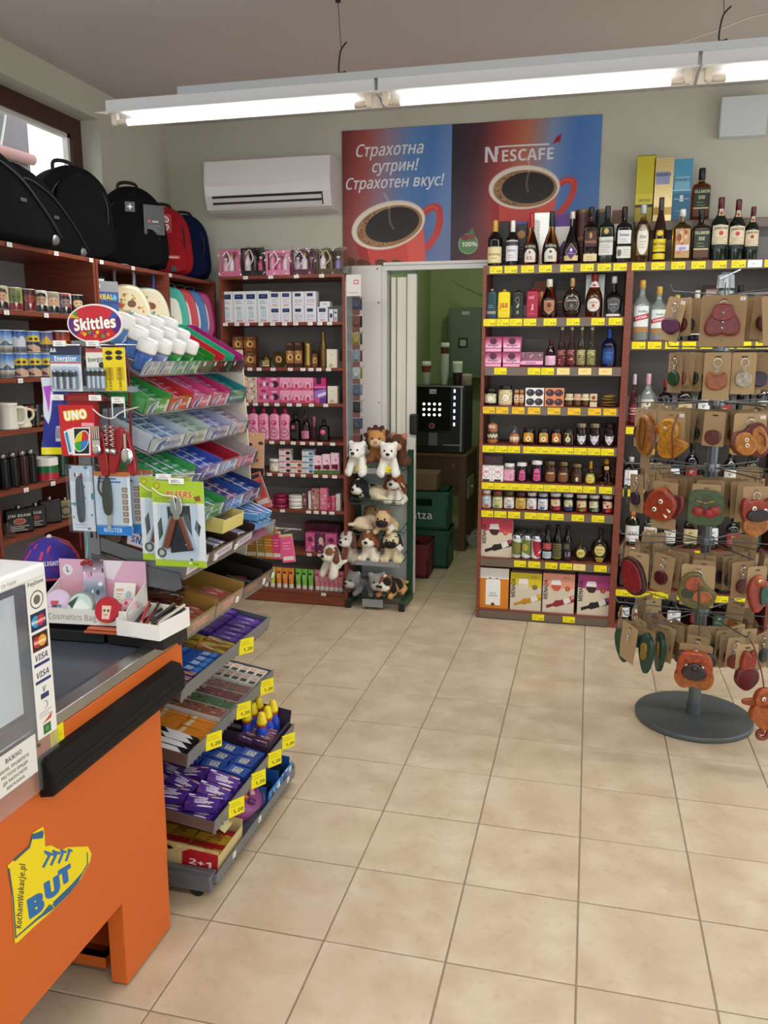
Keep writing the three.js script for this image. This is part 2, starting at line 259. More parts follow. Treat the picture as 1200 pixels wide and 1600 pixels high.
{ // two coffee posters
  const mug = (c, cx, cy, s, mir) => {
    c.save(); c.translate(cx, cy); c.scale(s, s); c.rotate(mir ? 0.02 : -0.2);
    c.lineJoin = 'round'; c.strokeStyle = '#c83c36'; c.lineWidth = 26; c.beginPath(); c.moveTo(118, 5); c.quadraticCurveTo(190, -45, 205, -10); c.quadraticCurveTo(205, 70, 128, 120); c.stroke();
    c.strokeStyle = '#d8564a'; c.lineWidth = 7; c.beginPath(); c.moveTo(126, -6); c.quadraticCurveTo(186, -46, 198, -12); c.stroke();
    poly(c, [[-142, 20], [140, -5], [118, 180], [92, 330], [-112, 330], [-128, 180]], '#d4483e');
    poly(c, [[-142, 20], [-100, 60], [-92, 330], [-112, 330], [-128, 180]], '#a82a2e'); poly(c, [[60, 60], [140, -5], [118, 180], [92, 330], [40, 330]], '#e05a4c');
    oval(c, 0, 0, 146, 86, '#efe2d4', '#d9c6b4', 4); oval(c, 4, 5, 132, 74, '#a3794f'); oval(c, 16, 2, 108, 62, '#1d1210');
    for (let i = 0; i < 90; i++) { const a = rnd(1.6, 4.4), r = rnd(0.84, 0.98); oval(c, 4 + Math.cos(a) * 128 * r, 5 + Math.sin(a) * 72 * r, 3, 2, ['#7a5433', '#c9a377', '#5b3b22'][i % 3]); }
    c.strokeStyle = 'rgba(235,225,220,.32)'; c.lineWidth = 9; c.beginPath(); c.moveTo(20, 20); c.bezierCurveTo(-10, -30, 40, -60, 6, -120); c.stroke();
    c.restore();
  };
  const bg = (c, w, h, a) => { c.fillStyle = grad(c, 0, h * 0.18, w, h * 0.3, ...a); c.fillRect(-2, -2, w + 4, h + 4); c.fillStyle = grad(c, 0, 0, w * 0.25, h, 'rgba(30,20,50,.0)', 'rgba(30,20,45,.06)', 'rgba(60,20,30,.25)'); c.fillRect(-2, -2, w + 4, h + 4); };
  const A = SB.art(480, 560, (c, w, h) => {
    bg(c, w, h, ['#7a3036', '#b0544c', '#a98ca0', '#6a94d0', '#5286cc', '#7ea4dc']); mug(c, 205, 395, 1.12);
    for (const [x, y] of [[30, 540], [95, 552], [180, 556], [250, 560]]) { oval(c, x, y, 34, 18, '#5d2f1c', '#8d5a38', 3, 0.3); }
    const o = { bold: false, skew: 0.2, st: '#dfe2e8', lw: 1.6, sx: 0.92 };
    tx(c, 'Страхотна', 212, 84, 68, '#eef0f4', o); tx(c, 'сутрин!', 236, 152, 64, '#eef0f4', o); tx(c, 'Страхотен вкус!', 232, 218, 64, '#eef0f4', o);
  });
  const B = SB.art(600, 548, (c, w, h) => {
    bg(c, w, h, ['#2a2434', '#4e2636', '#b04a42', '#cc7a5c', '#88a0cc', '#4c84d0', '#5a92d8']); mug(c, 300, 262, 0.98, 1);
    c.fillStyle = '#e9e6ea'; c.fillRect(190, 96, 205, 7); poly(c, [[408, 100], [424, 74], [444, 62], [438, 92]], '#a51f2c');
    tx(c, 'N', 163, 128, 84, '#e9e6ea'); tx(c, 'ESCAFE', 310, 136, 62, '#e9e6ea', { sx: 1.0 }); c.fillStyle = '#e9e6ea'; c.fillRect(187, 98, 5, 30);
    oval(c, 75, 478, 40, 40, '#5b8a55', '#8fb586', 4); oval(c, 62, 452, 18, 12, '#7a2f30'); oval(c, 88, 448, 15, 12, '#914040'); poly(c, [[70, 440], [92, 412], [104, 440]], '#4b7b40'); tx(c, '100%', 80, 480, 26, '#eef2ea');
  });
  const sheet = (a, w, h, amp, ph) => { const g = new THREE.BoxGeometry(w, h, 0.0015, 24, 10, 1), p = g.attributes.position; uvrect(g, a.r); for (let i = 0; i < p.count; i++) p.setZ(i, p.getZ(i) + amp * (1 + Math.sin(p.getX(i) * 17 + ph + p.getY(i) * 2))); g.computeVertexNormals(); return g; };
  one('coffee_poster', 'poster with red mug and three white lines of lettering', 'poster', sheet(A, 0.668, 0.775, 0.0025, 0), SB.mat(0.5), [-1.18, 2.472, ZB + 0.004], 0);
  one('coffee_poster', 'poster with red mug below a one-word white brand logo', 'poster', sheet(B, 0.842, 0.765, 0.003, 2), SB.mat(0.5), [-0.424, 2.475, ZB + 0.004], 0);
}
// ---------- doorway: white panel, frame, folding door
{
  struct(M('trim_1', merge([bx(0.032, 2.075, 0.15, -1.249, 0, ZB - 0.055), bx(0.64, 0.03, 0.03, -0.93, 2.048, ZB + 0.012), bx(0.64, 0.016, 0.045, -0.93, 2.078, ZB + 0.016), bx(0.7, 0.02, 0.14, -0.9, 2.06, ZB - 0.06)]), mat('#dcdcd8', 0.35)));
  const p = T('wall_panel', 'white board screwed to the wall left of the doorway', 'panel', [-1.362, 0, ZB + 0.011]);
  M('board', bx(0.19, 2.08, 0.018, 0, 0, 0), mat('#e3e1dc', 0.4), p);
  for (const [x, y] of [[0.07, 2.06], [0.078, 1.86], [0.082, 1.25], [0.08, 0.5], [-0.08, 1.9]]) M('screw', xf(cyl(0.0045, 0.0045, 0.003, 0, 0, 0, 10), x, y, 0.0095, PI / 2), mat('#2a2a2a', 0.5), p);
  const d = struct(new THREE.Group()); d.name = 'door_1'; scene.add(d); d.position.set(-1.145, 0.012, ZB - 0.075);
  const cm = mat('#e4e0d0', 0.42);
  [[-0.078, 0.012, 0.35], [-0.052, 0.03, -0.1], [-0.022, 0.034, 0.12], [0.01, 0.034, -0.08]].forEach(([x, w, a]) => M('door_leaf', xf(rb(w, 2.0, 0.1, 0.003, 0, 0, 0), x, 0, 0, 0, a), cm, d));
  M('door_leaf', rb(0.06, 2.02, 0.035, 0.006, 0.058, 0, 0.03), mat('#e8e5dc', 0.4), d);
  M('door_handle', merge([rb(0.05, 0.13, 0.04, 0.012, 0.078, 1.04, 0.055, 3)]), mat('#191919', 0.4), d);
  M('door_track', bx(0.16, 0.03, 0.03, 0.0, 2.022, 0.01), mat('#8fae9c', 0.4), d);
}
// ---------- checkout counter
{
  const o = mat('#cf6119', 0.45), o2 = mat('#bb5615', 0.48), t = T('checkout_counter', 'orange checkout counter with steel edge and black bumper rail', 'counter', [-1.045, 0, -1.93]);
  const zN = 1.35, wx = 0.75;   // runs from local z 0 (far end) towards the camera
  M('side_panel', rb(0.03, 0.436, zN + 0.17, 0.003, -0.015, 0.234, (zN + 0.43) / 2), o, t); M('fascia', rb(0.03, 0.112, zN + 0.3, 0.003, -0.0148, 0.669, (zN + 0.3) / 2), o, t);
  M('end_panel', merge([bx(wx, 0.65, 0.02, -wx / 2 - 0.03, 0.02, 0.144), bx(wx, 0.11, 0.02, -wx / 2 - 0.03, 0.669, 0.012)]), o2, t);
  M('leg_panel', rb(0.045, 0.24, 0.22, 0.003, -0.0235, 0.008, 0.243), o, t);
  M('base_shelf', merge([bx(wx - 0.06, 0.02, 0.18, -wx / 2 - 0.045, 0.05, 0.24), bx(wx - 0.06, 0.05, 0.02, -wx / 2 - 0.045, 0.02, 0.32)]), o2, t);
  M('inner_panel', bx(0.02, 0.75, zN, -wx + 0.02, 0.02, zN / 2 + 0.02), o2, t);
  M('steel_edge', merge([rb(0.042, 0.028, zN + 0.3, 0.003, -0.021, 0.782, (zN + 0.3) / 2), bx(wx, 0.026, 0.03, -wx / 2 - 0.03, 0.783, 0.014)]), MAT.steel, t);
  M('conveyor_belt', rb(wx - 0.07, 0.05, zN + 0.2, 0.02, -wx / 2 - 0.01, 0.752, (zN + 0.2) / 2 + 0.03, 3), mat('#4a505c', 0.3), t);
  M('corner_cap', rb(0.034, 0.045, 0.05, 0.008, -0.012, 0.772, -0.005, 3), mat('#1b1b1c', 0.5), t);
  const bs = smooth([[0, 0.002], [0.012, 0.018], [0.03, 0.024], [0.048, 0.018], [0.058, 0.006], [0.072, 0.001], [0.072, -0.001], [0, -0.001]], 40).map(([a, b]) => [b, a]);
  const bg = extr([[0, 0], [0.02, 0.004], [0.027, 0.014], [0.027, 0.048], [0.022, 0.062], [0.018, 0.07], [0.0, 0.074]], 0.545, 0.008).translate(0.002, 0.666, 0.062);
  M('bumper_rail', bg, mat('#0b0b0c', 0.6, 0, { specularIntensity: .5 }), t);
  const gr = M('bumper_groove', merge([bx(0.004, 0.003, 0.53, 0.0362, 0.69, 0.33), bx(0.004, 0.003, 0.53, 0.0362, 0.708, 0.33)]), mat('#0c0c0c', 0.8), t);
  // boot-shaped sticker cut to its outline: s along the panel away from the shop front, y up
  const BS = [[1.3161,.5965],[1.3185,.5735],[1.3168,.551],[1.3356,.5421],[1.3546,.5217],[1.3697,.5102],[1.386,.5057],[1.4573,.4627],[1.4681,.438],[1.4621,.4239],[1.4204,.4041],[1.3789,.3975],[1.3237,.3986],[1.2648,.4047],[1.214,.4072],[1.2061,.4115],[1.2088,.478],[1.2102,.5257],[1.2065,.5797],[1.2405,.5817],[1.2692,.581],[1.284,.6017]];
  const bootA = SB.art(360, 284, (c) => {
    fill(c, '#f0d800'); c.transform(.6457, .4259, -.04646, .4377, -11.5, -171.2);
    const S0 = (q, lw, col) => { c.strokeStyle = col; c.lineWidth = lw; c.lineJoin = 'round'; c.beginPath(); q.forEach((p, i) => (i ? c.lineTo(...p) : c.moveTo(...p))); c.stroke(); };
    S0([[95, 385], [180, 300], [200, 225], [265, 200]], 13, '#23506b'); S0([[68, 430], [88, 600], [100, 850], [230, 740], [330, 660], [470, 540], [555, 400], [552, 320]], 8, '#1f4e72');
    poly(c, [[105, 850], [230, 745], [300, 660], [330, 690], [220, 760]], '#1f5f86'); poly(c, [[320, 650], [440, 540], [540, 430], [470, 560], [330, 690]], '#1f5f86');
    for (let i = 0; i < 4; i++) S0([[262 + i * 48, 425 - i * 14], [300 + i * 42, 350 - i * 8], [275 + i * 50, 325 - i * 6], [330 + i * 40, 345 - i * 10]], 16, '#1c66a4');
    poly(c, [[190, 225], [262, 190], [268, 205], [262, 240], [205, 250]], '#1f5f86');
    ['B', 'U', 'T'].forEach((ch, i) => { c.save(); c.translate([215, 318, 400][i], [662, 556, 476][i]); c.transform(1, -.62, .12, 1, 0, 0); tx(c, ch, 0, 0, [150, 140, 128][i], '#1769ad', { sx: 1.05, st: '#1769ad', lw: 16 }); c.restore(); });
    c.save(); c.translate(130, 600); c.rotate(-PI / 2 + .07); tx(c, 'KochamWakacje.pl', 0, 0, 46, '#2a2f33', { skew: .1, sx: .95 }); c.restore();
  });
  const g = new THREE.ShapeGeometry(new THREE.Shape(BS.map((p) => new THREE.Vector2(...p)))), gp = g.attributes.position, gu = g.attributes.uv;
  for (let i = 0; i < gp.count; i++) { const s = gp.getX(i), y = gp.getY(i); gu.setXY(i, (s - 1.2) / .275, (y - .39) / .217); gp.setXYZ(i, 0.0012, y, 1.93 - s); }
  const gi = g.index.array; g.computeVertexNormals(); if (g.attributes.normal.getX(0) < 0) { for (let i = 0; i < gi.length; i += 3) { const q = gi[i]; gi[i] = gi[i + 1]; gi[i + 1] = q; } g.computeVertexNormals(); }
  uvrect(g, bootA.r); M('boot_sticker', g, SB.mat(0.35), t);
  const ys = SA.art(64, 64, (c, w, h) => { fill(c, '#f0e000'); lines(c, 10, 14, 44, 5, 9, '#9a8f00', 2); });
  M('yellow_sticker', xf(flat(0.045, 0.045, ys), 0.0012, 0.741, 0.548, 0, PI / 2), SA.mat(0.5), t);
}
// ---------- small print language: fractions of the print's width and height
function pr(w, h, bg, ops = [], sheet = SA) {
  return sheet.art(w, h, (c) => {
    fill(c, bg);
    for (const o of ops) {
      const k = o[0];
      if (k === 't') tx(c, o[1], o[2] * w, o[3] * h, o[4] * h, o[5], o[6] ?? {});
      else if (k === 'r') fill(c, o[5], o[1] * w, o[2] * h, o[3] * w, o[4] * h);
      else if (k === 'o') oval(c, o[1] * w, o[2] * h, o[3] * w, o[4] * h, o[5], o[6], o[7] ?? 2);
      else if (k === 'l') lines(c, o[1] * w, o[2] * h, o[3] * w, o[4], o[5] * h, o[6], o[7] ?? 1.5);
      else if (k === 'p') poly(c, o[1].map(([x, y]) => [x * w, y * h]), o[2], o[3], o[4] ?? 2);
      else if (k === 'g') { c.fillStyle = grad(c, o[1] * w, o[2] * h, o[3] * w, o[4] * h, ...o[5]); c.fillRect(-2, -2, w + 4, h + 4); }
      else if (k === 's') for (let i = 0; i < o[1]; i++) oval(c, rnd(w), rnd(h), rnd(0.02, o[2]) * w, rnd(0.02, o[2]) * w, o[3][i % o[3].length]);   // confetti print
      else if (k === 'f') o[1](c, w, h);
    }
  });
}
const tint = (color, dist = 0.03, rough = 0.05) => new THREE.MeshPhysicalMaterial({ color: '#ffffff', roughness: rough, transmission: 1, thickness: 0.05, ior: 1.42, attenuationColor: new THREE.Color(color), attenuationDistance: dist });
const GL = { clear: mat('#dfe9e4', .05, 0, { transmission: .8, thickness: 0 }), amber: tint('#b8560f', 0.075), gold: tint('#dc9a24', 0.11), honey: tint('#d98310', 0.035), green: tint('#4e7a22', 0.05), pinkc: tint('#d86a9a', 0.06), lime: tint('#b9b860', 0.07), red: tint('#b01c28', 0.06),
  dark: mat('#0d0b0a', 0.07), dgreen: mat('#0c1a10', 0.07), brown: mat('#2a1206', 0.08), navy: mat('#0b1430', 0.08), film: mat('#ffffff', 0.06, 0, { transmission: 1, thickness: 0, ior: 1.4 }) };
const PROF = {
  std: [[0, 0], [0.9, 0], [1, 0.02], [1, 0.56], [0.93, 0.63], [0.6, 0.7], [0.37, 0.76], [0.33, 0.84], [0.33, 0.97]],
  wine: [[0, 0], [0.9, 0], [1, 0.02], [1, 0.56], [0.92, 0.63], [0.5, 0.72], [0.36, 0.78], [0.34, 0.97]],
  tear: [[0, 0], [0.82, 0], [0.98, 0.06], [1, 0.2], [0.9, 0.36], [0.62, 0.52], [0.36, 0.64], [0.26, 0.74], [0.25, 0.97]],
  square: [[0, 0], [0.94, 0], [1, 0.02], [1, 0.62], [0.92, 0.68], [0.45, 0.73], [0.34, 0.77], [0.33, 0.97]],
  slope: [[0, 0], [0.9, 0], [1, 0.03], [1, 0.42], [0.86, 0.55], [0.6, 0.68], [0.4, 0.78], [0.34, 0.97]],
  tall: [[0, 0], [0.9, 0], [1, 0.02], [1, 0.45], [0.8, 0.56], [0.5, 0.66], [0.38, 0.8], [0.34, 0.97]],
  disc: [[0, 0], [0.55, 0], [0.62, 0.03], [0.9, 0.16], [1, 0.34], [0.92, 0.52], [0.6, 0.66], [0.28, 0.71], [0.22, 0.78], [0.22, 0.97]],
  shield: [[0, 0], [0.92, 0], [0.96, 0.02], [0.9, 0.06], [1, 0.42], [0.98, 0.52], [0.4, 0.6], [0.3, 0.66], [0.3, 0.97]],
  beer: [[0, 0], [0.9, 0], [1, 0.02], [1, 0.55], [0.9, 0.64], [0.5, 0.76], [0.42, 0.85], [0.4, 0.98]],
  flask: [[0, 0], [0.92, 0], [1, 0.03], [1, 0.86], [0.9, 0.92], [0.3, 0.94], [0.26, 0.97]],
};
const lump = (th, n) => (n ? 1 / Math.pow(Math.pow(Math.abs(Math.cos(th)), n) + Math.pow(Math.abs(Math.sin(th)), n), 1 / n) : 1);
function profR(P, y) { for (let i = 1; i < P.length; i++) if (y <= P[i][1]) { const a = P[i - 1], b = P[i], t = (y - a[1]) / Math.max(1e-6, b[1] - a[1]); return a[0] + (b[0] - a[0]) * t; } return P[P.length - 1][0]; }
function bodyGeo(P, r, h, n, zs = 1, seg = 28) {
  const g = lathe(P.map(([a, b]) => [a * r, b * h]), seg), p = g.attributes.position;
  for (let i = 0; i < p.count; i++) { const x = p.getX(i), z = p.getZ(i), R = Math.hypot(x, z), f = cl((R / r - 0.4) / 0.3), k = 1 + (lump(Math.atan2(x, z), n) - 1) * f; p.setX(i, x * k); p.setZ(i, z * k * (1 - (1 - zs) * cl((R / r - 0.3) / 0.3))); }
  g.computeVertexNormals(); return g;
}
function labelGeo(P, r, h, y0, y1, ang, a, n, zs = 1) {
  const g = new THREE.CylinderGeometry(1, 1, 1, 14, 4, true, -ang, ang * 2), p = g.attributes.position;
  for (let i = 0; i < p.count; i++) { const th = Math.atan2(p.getX(i), p.getZ(i)), y = y0 + (p.getY(i) + 0.5) * (y1 - y0), R = profR(P, y) * r * lump(th, n) + 0.0009; p.setXYZ(i, R * Math.sin(th), y * h, R * Math.cos(th) * zs + (1 - zs) * 0.0006); }
  g.computeVertexNormals(); return uvrect(g, a.r);
}
// a bottle: glass body, cap, printed labels [y0, y1, half angle, print]
function bottle(label, x, y, z, w, h, kind, glass, cap, labels = [], o = {}) {
  const t = T(o.name ?? 'bottle', label, o.cat ?? 'bottle', [x, y, z], o.ry ?? rnd(-0.1, 0.1), o.group), P = PROF[kind], r = w / 2 * 0.97, ne = profR(P, 0.95) * r;
  M(o.body ?? 'glass_body', bodyGeo(P, r, h * 0.985, o.n, o.zs), glass, t);
  const c0 = o.c0 ?? 0.84, cm = typeof cap === 'string' ? mat(cap, 0.3, o.capMetal ?? 0.2) : cap, cr = Math.max(ne * 1.16, 0.009);
  M('cap', lathe([[0, h * c0], [cr, h * c0], [cr * 0.97, h * 0.985], [cr * 0.9, h], [0, h]], 16), cm, t);
  for (const [y0, y1, an, a, rough] of labels) M('label', labelGeo(P, r, h * 0.985, y0, y1, an, a, o.n, o.zs), a.s.mat(rough ?? 0.5), t);
  return t;
}
function jar(label, x, y, z, w, h, fillM, lid, labels = [], o = {}) {
  const t = T(o.name ?? 'jar', label, 'jar', [x, y, z], o.ry ?? rnd(-0.15, 0.15), o.group), r = w / 2 * 0.95, P = o.P ?? [[0, 0], [0.88, 0], [0.98, 0.03], [1, 0.1], [1, 0.66], [0.92, 0.74], [0.8, 0.8], [0.8, 0.84], [0, 0.84]];
  M('glass_body', bodyGeo(P, r, h, o.n), fillM, t);
  M('lid', lathe([[0, h * 0.8], [r * 0.9, h * 0.8], [r * 0.92, h * 0.82], [r * 0.92, h * 0.97], [r * 0.86, h], [0, h]], 22), typeof lid === 'string' ? mat(lid, 0.35, o.lm ?? 0.1) : lid, t);
  for (const [y0, y1, an, a] of labels) M('label', labelGeo(P, r, h, y0, y1, an, a, o.n), a.s.mat(0.5), t);
  return t;
}
const box = (label, x, y, z, w, h, d, faces, base, o = {}) => one(o.name ?? 'carton', label, o.cat ?? 'box', carton(w, h, d, faces, base), SA.mat(o.rough ?? 0.45, o.metal ? { metalness: o.metal } : undefined), [x, y, z], o.ry ?? 0, o.group);

// ---------- shelving units: local x to the right, front at z = 0, wall behind
const TAGY = [0, 1, 2].map((k) => pr(52, 28, '#f4e400', [['l', 0.08, 0.2, 0.5, 2, 0.2, '#a89a10', 1.2], ['t', ['2,99', '14,50', '6,20'][k], 0.72, 0.66, 0.34, '#3a3408'], ['r', 0.08, 0.62, 0.3, 0.08, '#a89a10']]));
const TAGO = pr(52, 28, '#f2c21a', [['l', 0.08, 0.2, 0.5, 2, 0.2, '#9c7a10', 1.2], ['t', '3,40', 0.72, 0.66, 0.34, '#3a3408']]), TAGC = pr(52, 28, '#f3d98c', [['l', 0.25, 0.45, 0.4, 1, 0.2, '#a08a50', 1.5]]), TAGW = pr(52, 28, '#e9edf2', [['l', 0.3, 0.5, 0.3, 1, 0.2, '#888', 1.5]]);
const TAGS = pr(24, 16, '#f2f0ec', [['l', 0.2, 0.35, 0.6, 2, 0.3, '#777', 1.4]]);
const tagG = {};
function shelfUnit(label, pos, ry, w, depth, H, levels, o = {}) {
  const t = T('shelving_unit', label, 'shelf', pos, ry), th = 0.018, edge = MAT.wood;
  M('side_panel', bx(th, o.sideH ?? H, depth, th / 2, 0, -depth / 2, 0.1), edge, t);
  M('side_panel', bx(th, o.sideH ?? H, depth, w - th / 2, 0, -depth / 2, 0.4), edge, t);
  M('back_panel', bx(w - 0.01, (o.backH ?? H) - 0.02, 0.006, w / 2, 0.015, -depth + 0.004), MAT.greyBack, t);
  if (o.plinth) M('plinth', bx(w - 2 * th, o.plinth, 0.016, w / 2, 0.004, -0.012, 0.3), edge, t);
  levels.forEach((L, i) => {
    const [y, tags = [], kind = 'y', d = depth] = L, sh = M('shelf', bx(i === 0 && y > H - 0.1 ? w : w - 2 * th, th, d - 0.008, w / 2, y - th, -depth + d / 2, i * 0.23), edge, t);
    if (o.rail) M('price_rail', merge([bx(w - 2 * th - 0.004, 0.042, 0.0025, w / 2, y - 0.047, -depth + d + 0.001), bx(w - 2 * th - 0.004, 0.003, 0.008, w / 2, y - 0.049, -depth + d + 0.003)]), mat('#94806f', 0.3, 0, { transmission: 0.5, thickness: 0 }), sh);
    tags.forEach((q, j) => {
      const [xx, k = kind] = Array.isArray(q) ? q : [q], a = { y: TAGY[(i + j) % 3], o: TAGO, c: TAGC, w: TAGW, s: TAGS }[k], small = k === 's';
      const g = tagG[k + (k === 'y' ? (i + j) % 3 : '')] ??= carton(small ? 0.03 : 0.069, small ? 0.018 : 0.037, 0.0016, { f: a }, small ? '#f2f0ec' : '#e8d020');
      M('price_tag', g, SA.mat(0.45), sh).position.set(xx, y - (small ? 0.02 : 0.043), -depth + d + (o.rail ? 0.0045 : 0.0015));
    });
  });
  return t;
}
const off = (x0, xs) => xs.map((v) => v - x0);
const ZS = -4.715;
// right of the doorway: two units
const R1 = -0.605, R2 = 0.178;
shelfUnit('reddish-brown shelving unit right of the doorway with jars and wine boxes', [R1, 0, ZS], 0, 0.783, 0.325, 2.03, [
  [2.03, off(R1, [-.535, -.453, -.363, -.267, -.154, -.047, .042, .124])], [1.747, off(R1, [-.563, -.49, -.418, -.341, -.232, -.108, .023, .114]), 'y'],
  [1.48, [...off(R1, [-.496, -.309, -.235]), ...off(R1, [-.15, -.034, .075]).map((v) => [v, 'c'])], 'y'], [1.261, off(R1, [-.555, -.48, -.39, -.302, -.192, -.082, .028, .11]), 'o'],
  [1.04, off(R1, [-.552, -.48, -.408, -.32, -.25, -.18, -.11, -.038, .035, .108])], [0.825, off(R1, [-.552, -.48, -.41, -.34, -.268, -.196, -.125, -.053, .02, .108])],
  [0.66, off(R1, [-.55, -.474, -.395, -.3, -.228, -.149, -.036, .075])], [0.372, [...off(R1, [-.352, -.271, -.173, -.09, .102]), [-.015 - R1, 'c']]], [0.055, off(R1, [-.237, -.061])]], { rail: 1, plinth: 0.03 });
shelfUnit('reddish-brown shelving unit of spirits behind the keyring stand', [R2, 0, ZS], 0, 0.83, 0.325, 2.03, [
  [2.03, [...off(R2, [.218, .317, .417, .517, .62, .712]), [.79 - R2, 'w'], .87 - R2]], [2.26, [], 'y', 0.14], [1.62, off(R2, [.242, .323, .412, .498, .59, .686, .77, .86])],
  [1.162, off(R2, [.235, .307, .40, .55, .69, .8, .87])], [0.815, off(R2, [.238, .315, .42, .55, .66, .76, .85])], [0.487, [[.262 - R2, 'w'], .36 - R2, .5 - R2, .62 - R2]], [0.238, off(R2, [.228, .3, .372, .444, .56, .66, .76, .86])], [0.03, []]], { rail: 1, backH: 2.25, plinth: 0.02 });
// left of the doorway
const B1 = -2.195;
const bt = (xs) => off(B1, xs);
shelfUnit('reddish-brown cosmetics shelving unit left of the doorway', [B1, 0, ZS], 0, 0.79, 0.325, 2.006, [
  [2.006, bt([-2.02, -1.86, -1.7, -1.545]), 's'], [1.736, bt([-2.16, -2.085, -2.02, -1.93, -1.855, -1.78, -1.71, -1.62, -1.56, -1.5]), 's'], [1.47, bt([-2.1, -2.01, -1.95, -1.86, -1.75, -1.67, -1.62, -1.57, -1.51]), 's'],
  [1.259, bt([-2.04, -1.98, -1.91, -1.84, -1.76, -1.7, -1.62, -1.53]), 's'], [1.028, bt([-1.88, -1.81, -1.74, -1.68, -1.62, -1.57, -1.49]), 's'], [0.83, bt([-1.9, -1.83, -1.75, -1.68, -1.6, -1.54, -1.48]), 's'],
  [0.605, bt([-1.93, -1.82, -1.65, -1.6, -1.55, -1.5]), 's'], [0.335, bt([-1.65, -1.58, -1.51, -1.46]), 's'], [0.085, bt([-1.56]), 's']], { plinth: 0.065 });
// along the left wall: three units and one mostly outside the frame
const XL = -2.27;
const lu = (label, z, w, lv, o) => shelfUnit(label, [XL, 0, z], PI / 2, w, 0.375, 1.985, lv, { plinth: 0.06, ...o });
lu('reddish-brown shelving unit at the left edge under the trolley bags', -1.95, 0.795, [[1.985, [0.5], 's'], [1.72, [0.7], 's'], [1.45], [1.24], [1.0], [0.82], [0.5], [0.08]]);
lu('reddish-brown shelving unit of printed mugs and hip flasks', -2.75, 0.79, [[1.985, [0.2, 0.5, 0.76], 's'], [1.72, [0.15, 0.4], 's'], [1.45, [0.2], 's'], [1.24, [], 's'], [1.0, [0.18, 0.36], 's'], [0.8, [], 's'], [0.45], [0.08]]);
lu('reddish-brown shelving unit with cream suitcases behind the candy rack', -3.545, 0.68, [[1.985, [0.05, 0.33], 's'], [1.64], [1.3], [0.95], [0.6], [0.3], [0.08]]);
lu('narrow reddish-brown corner shelving unit with colourful suitcases', -4.23, 0.6, [[1.985, [0.03], 's'], [1.64], [1.3], [0.95], [0.6], [0.3], [0.08]]);
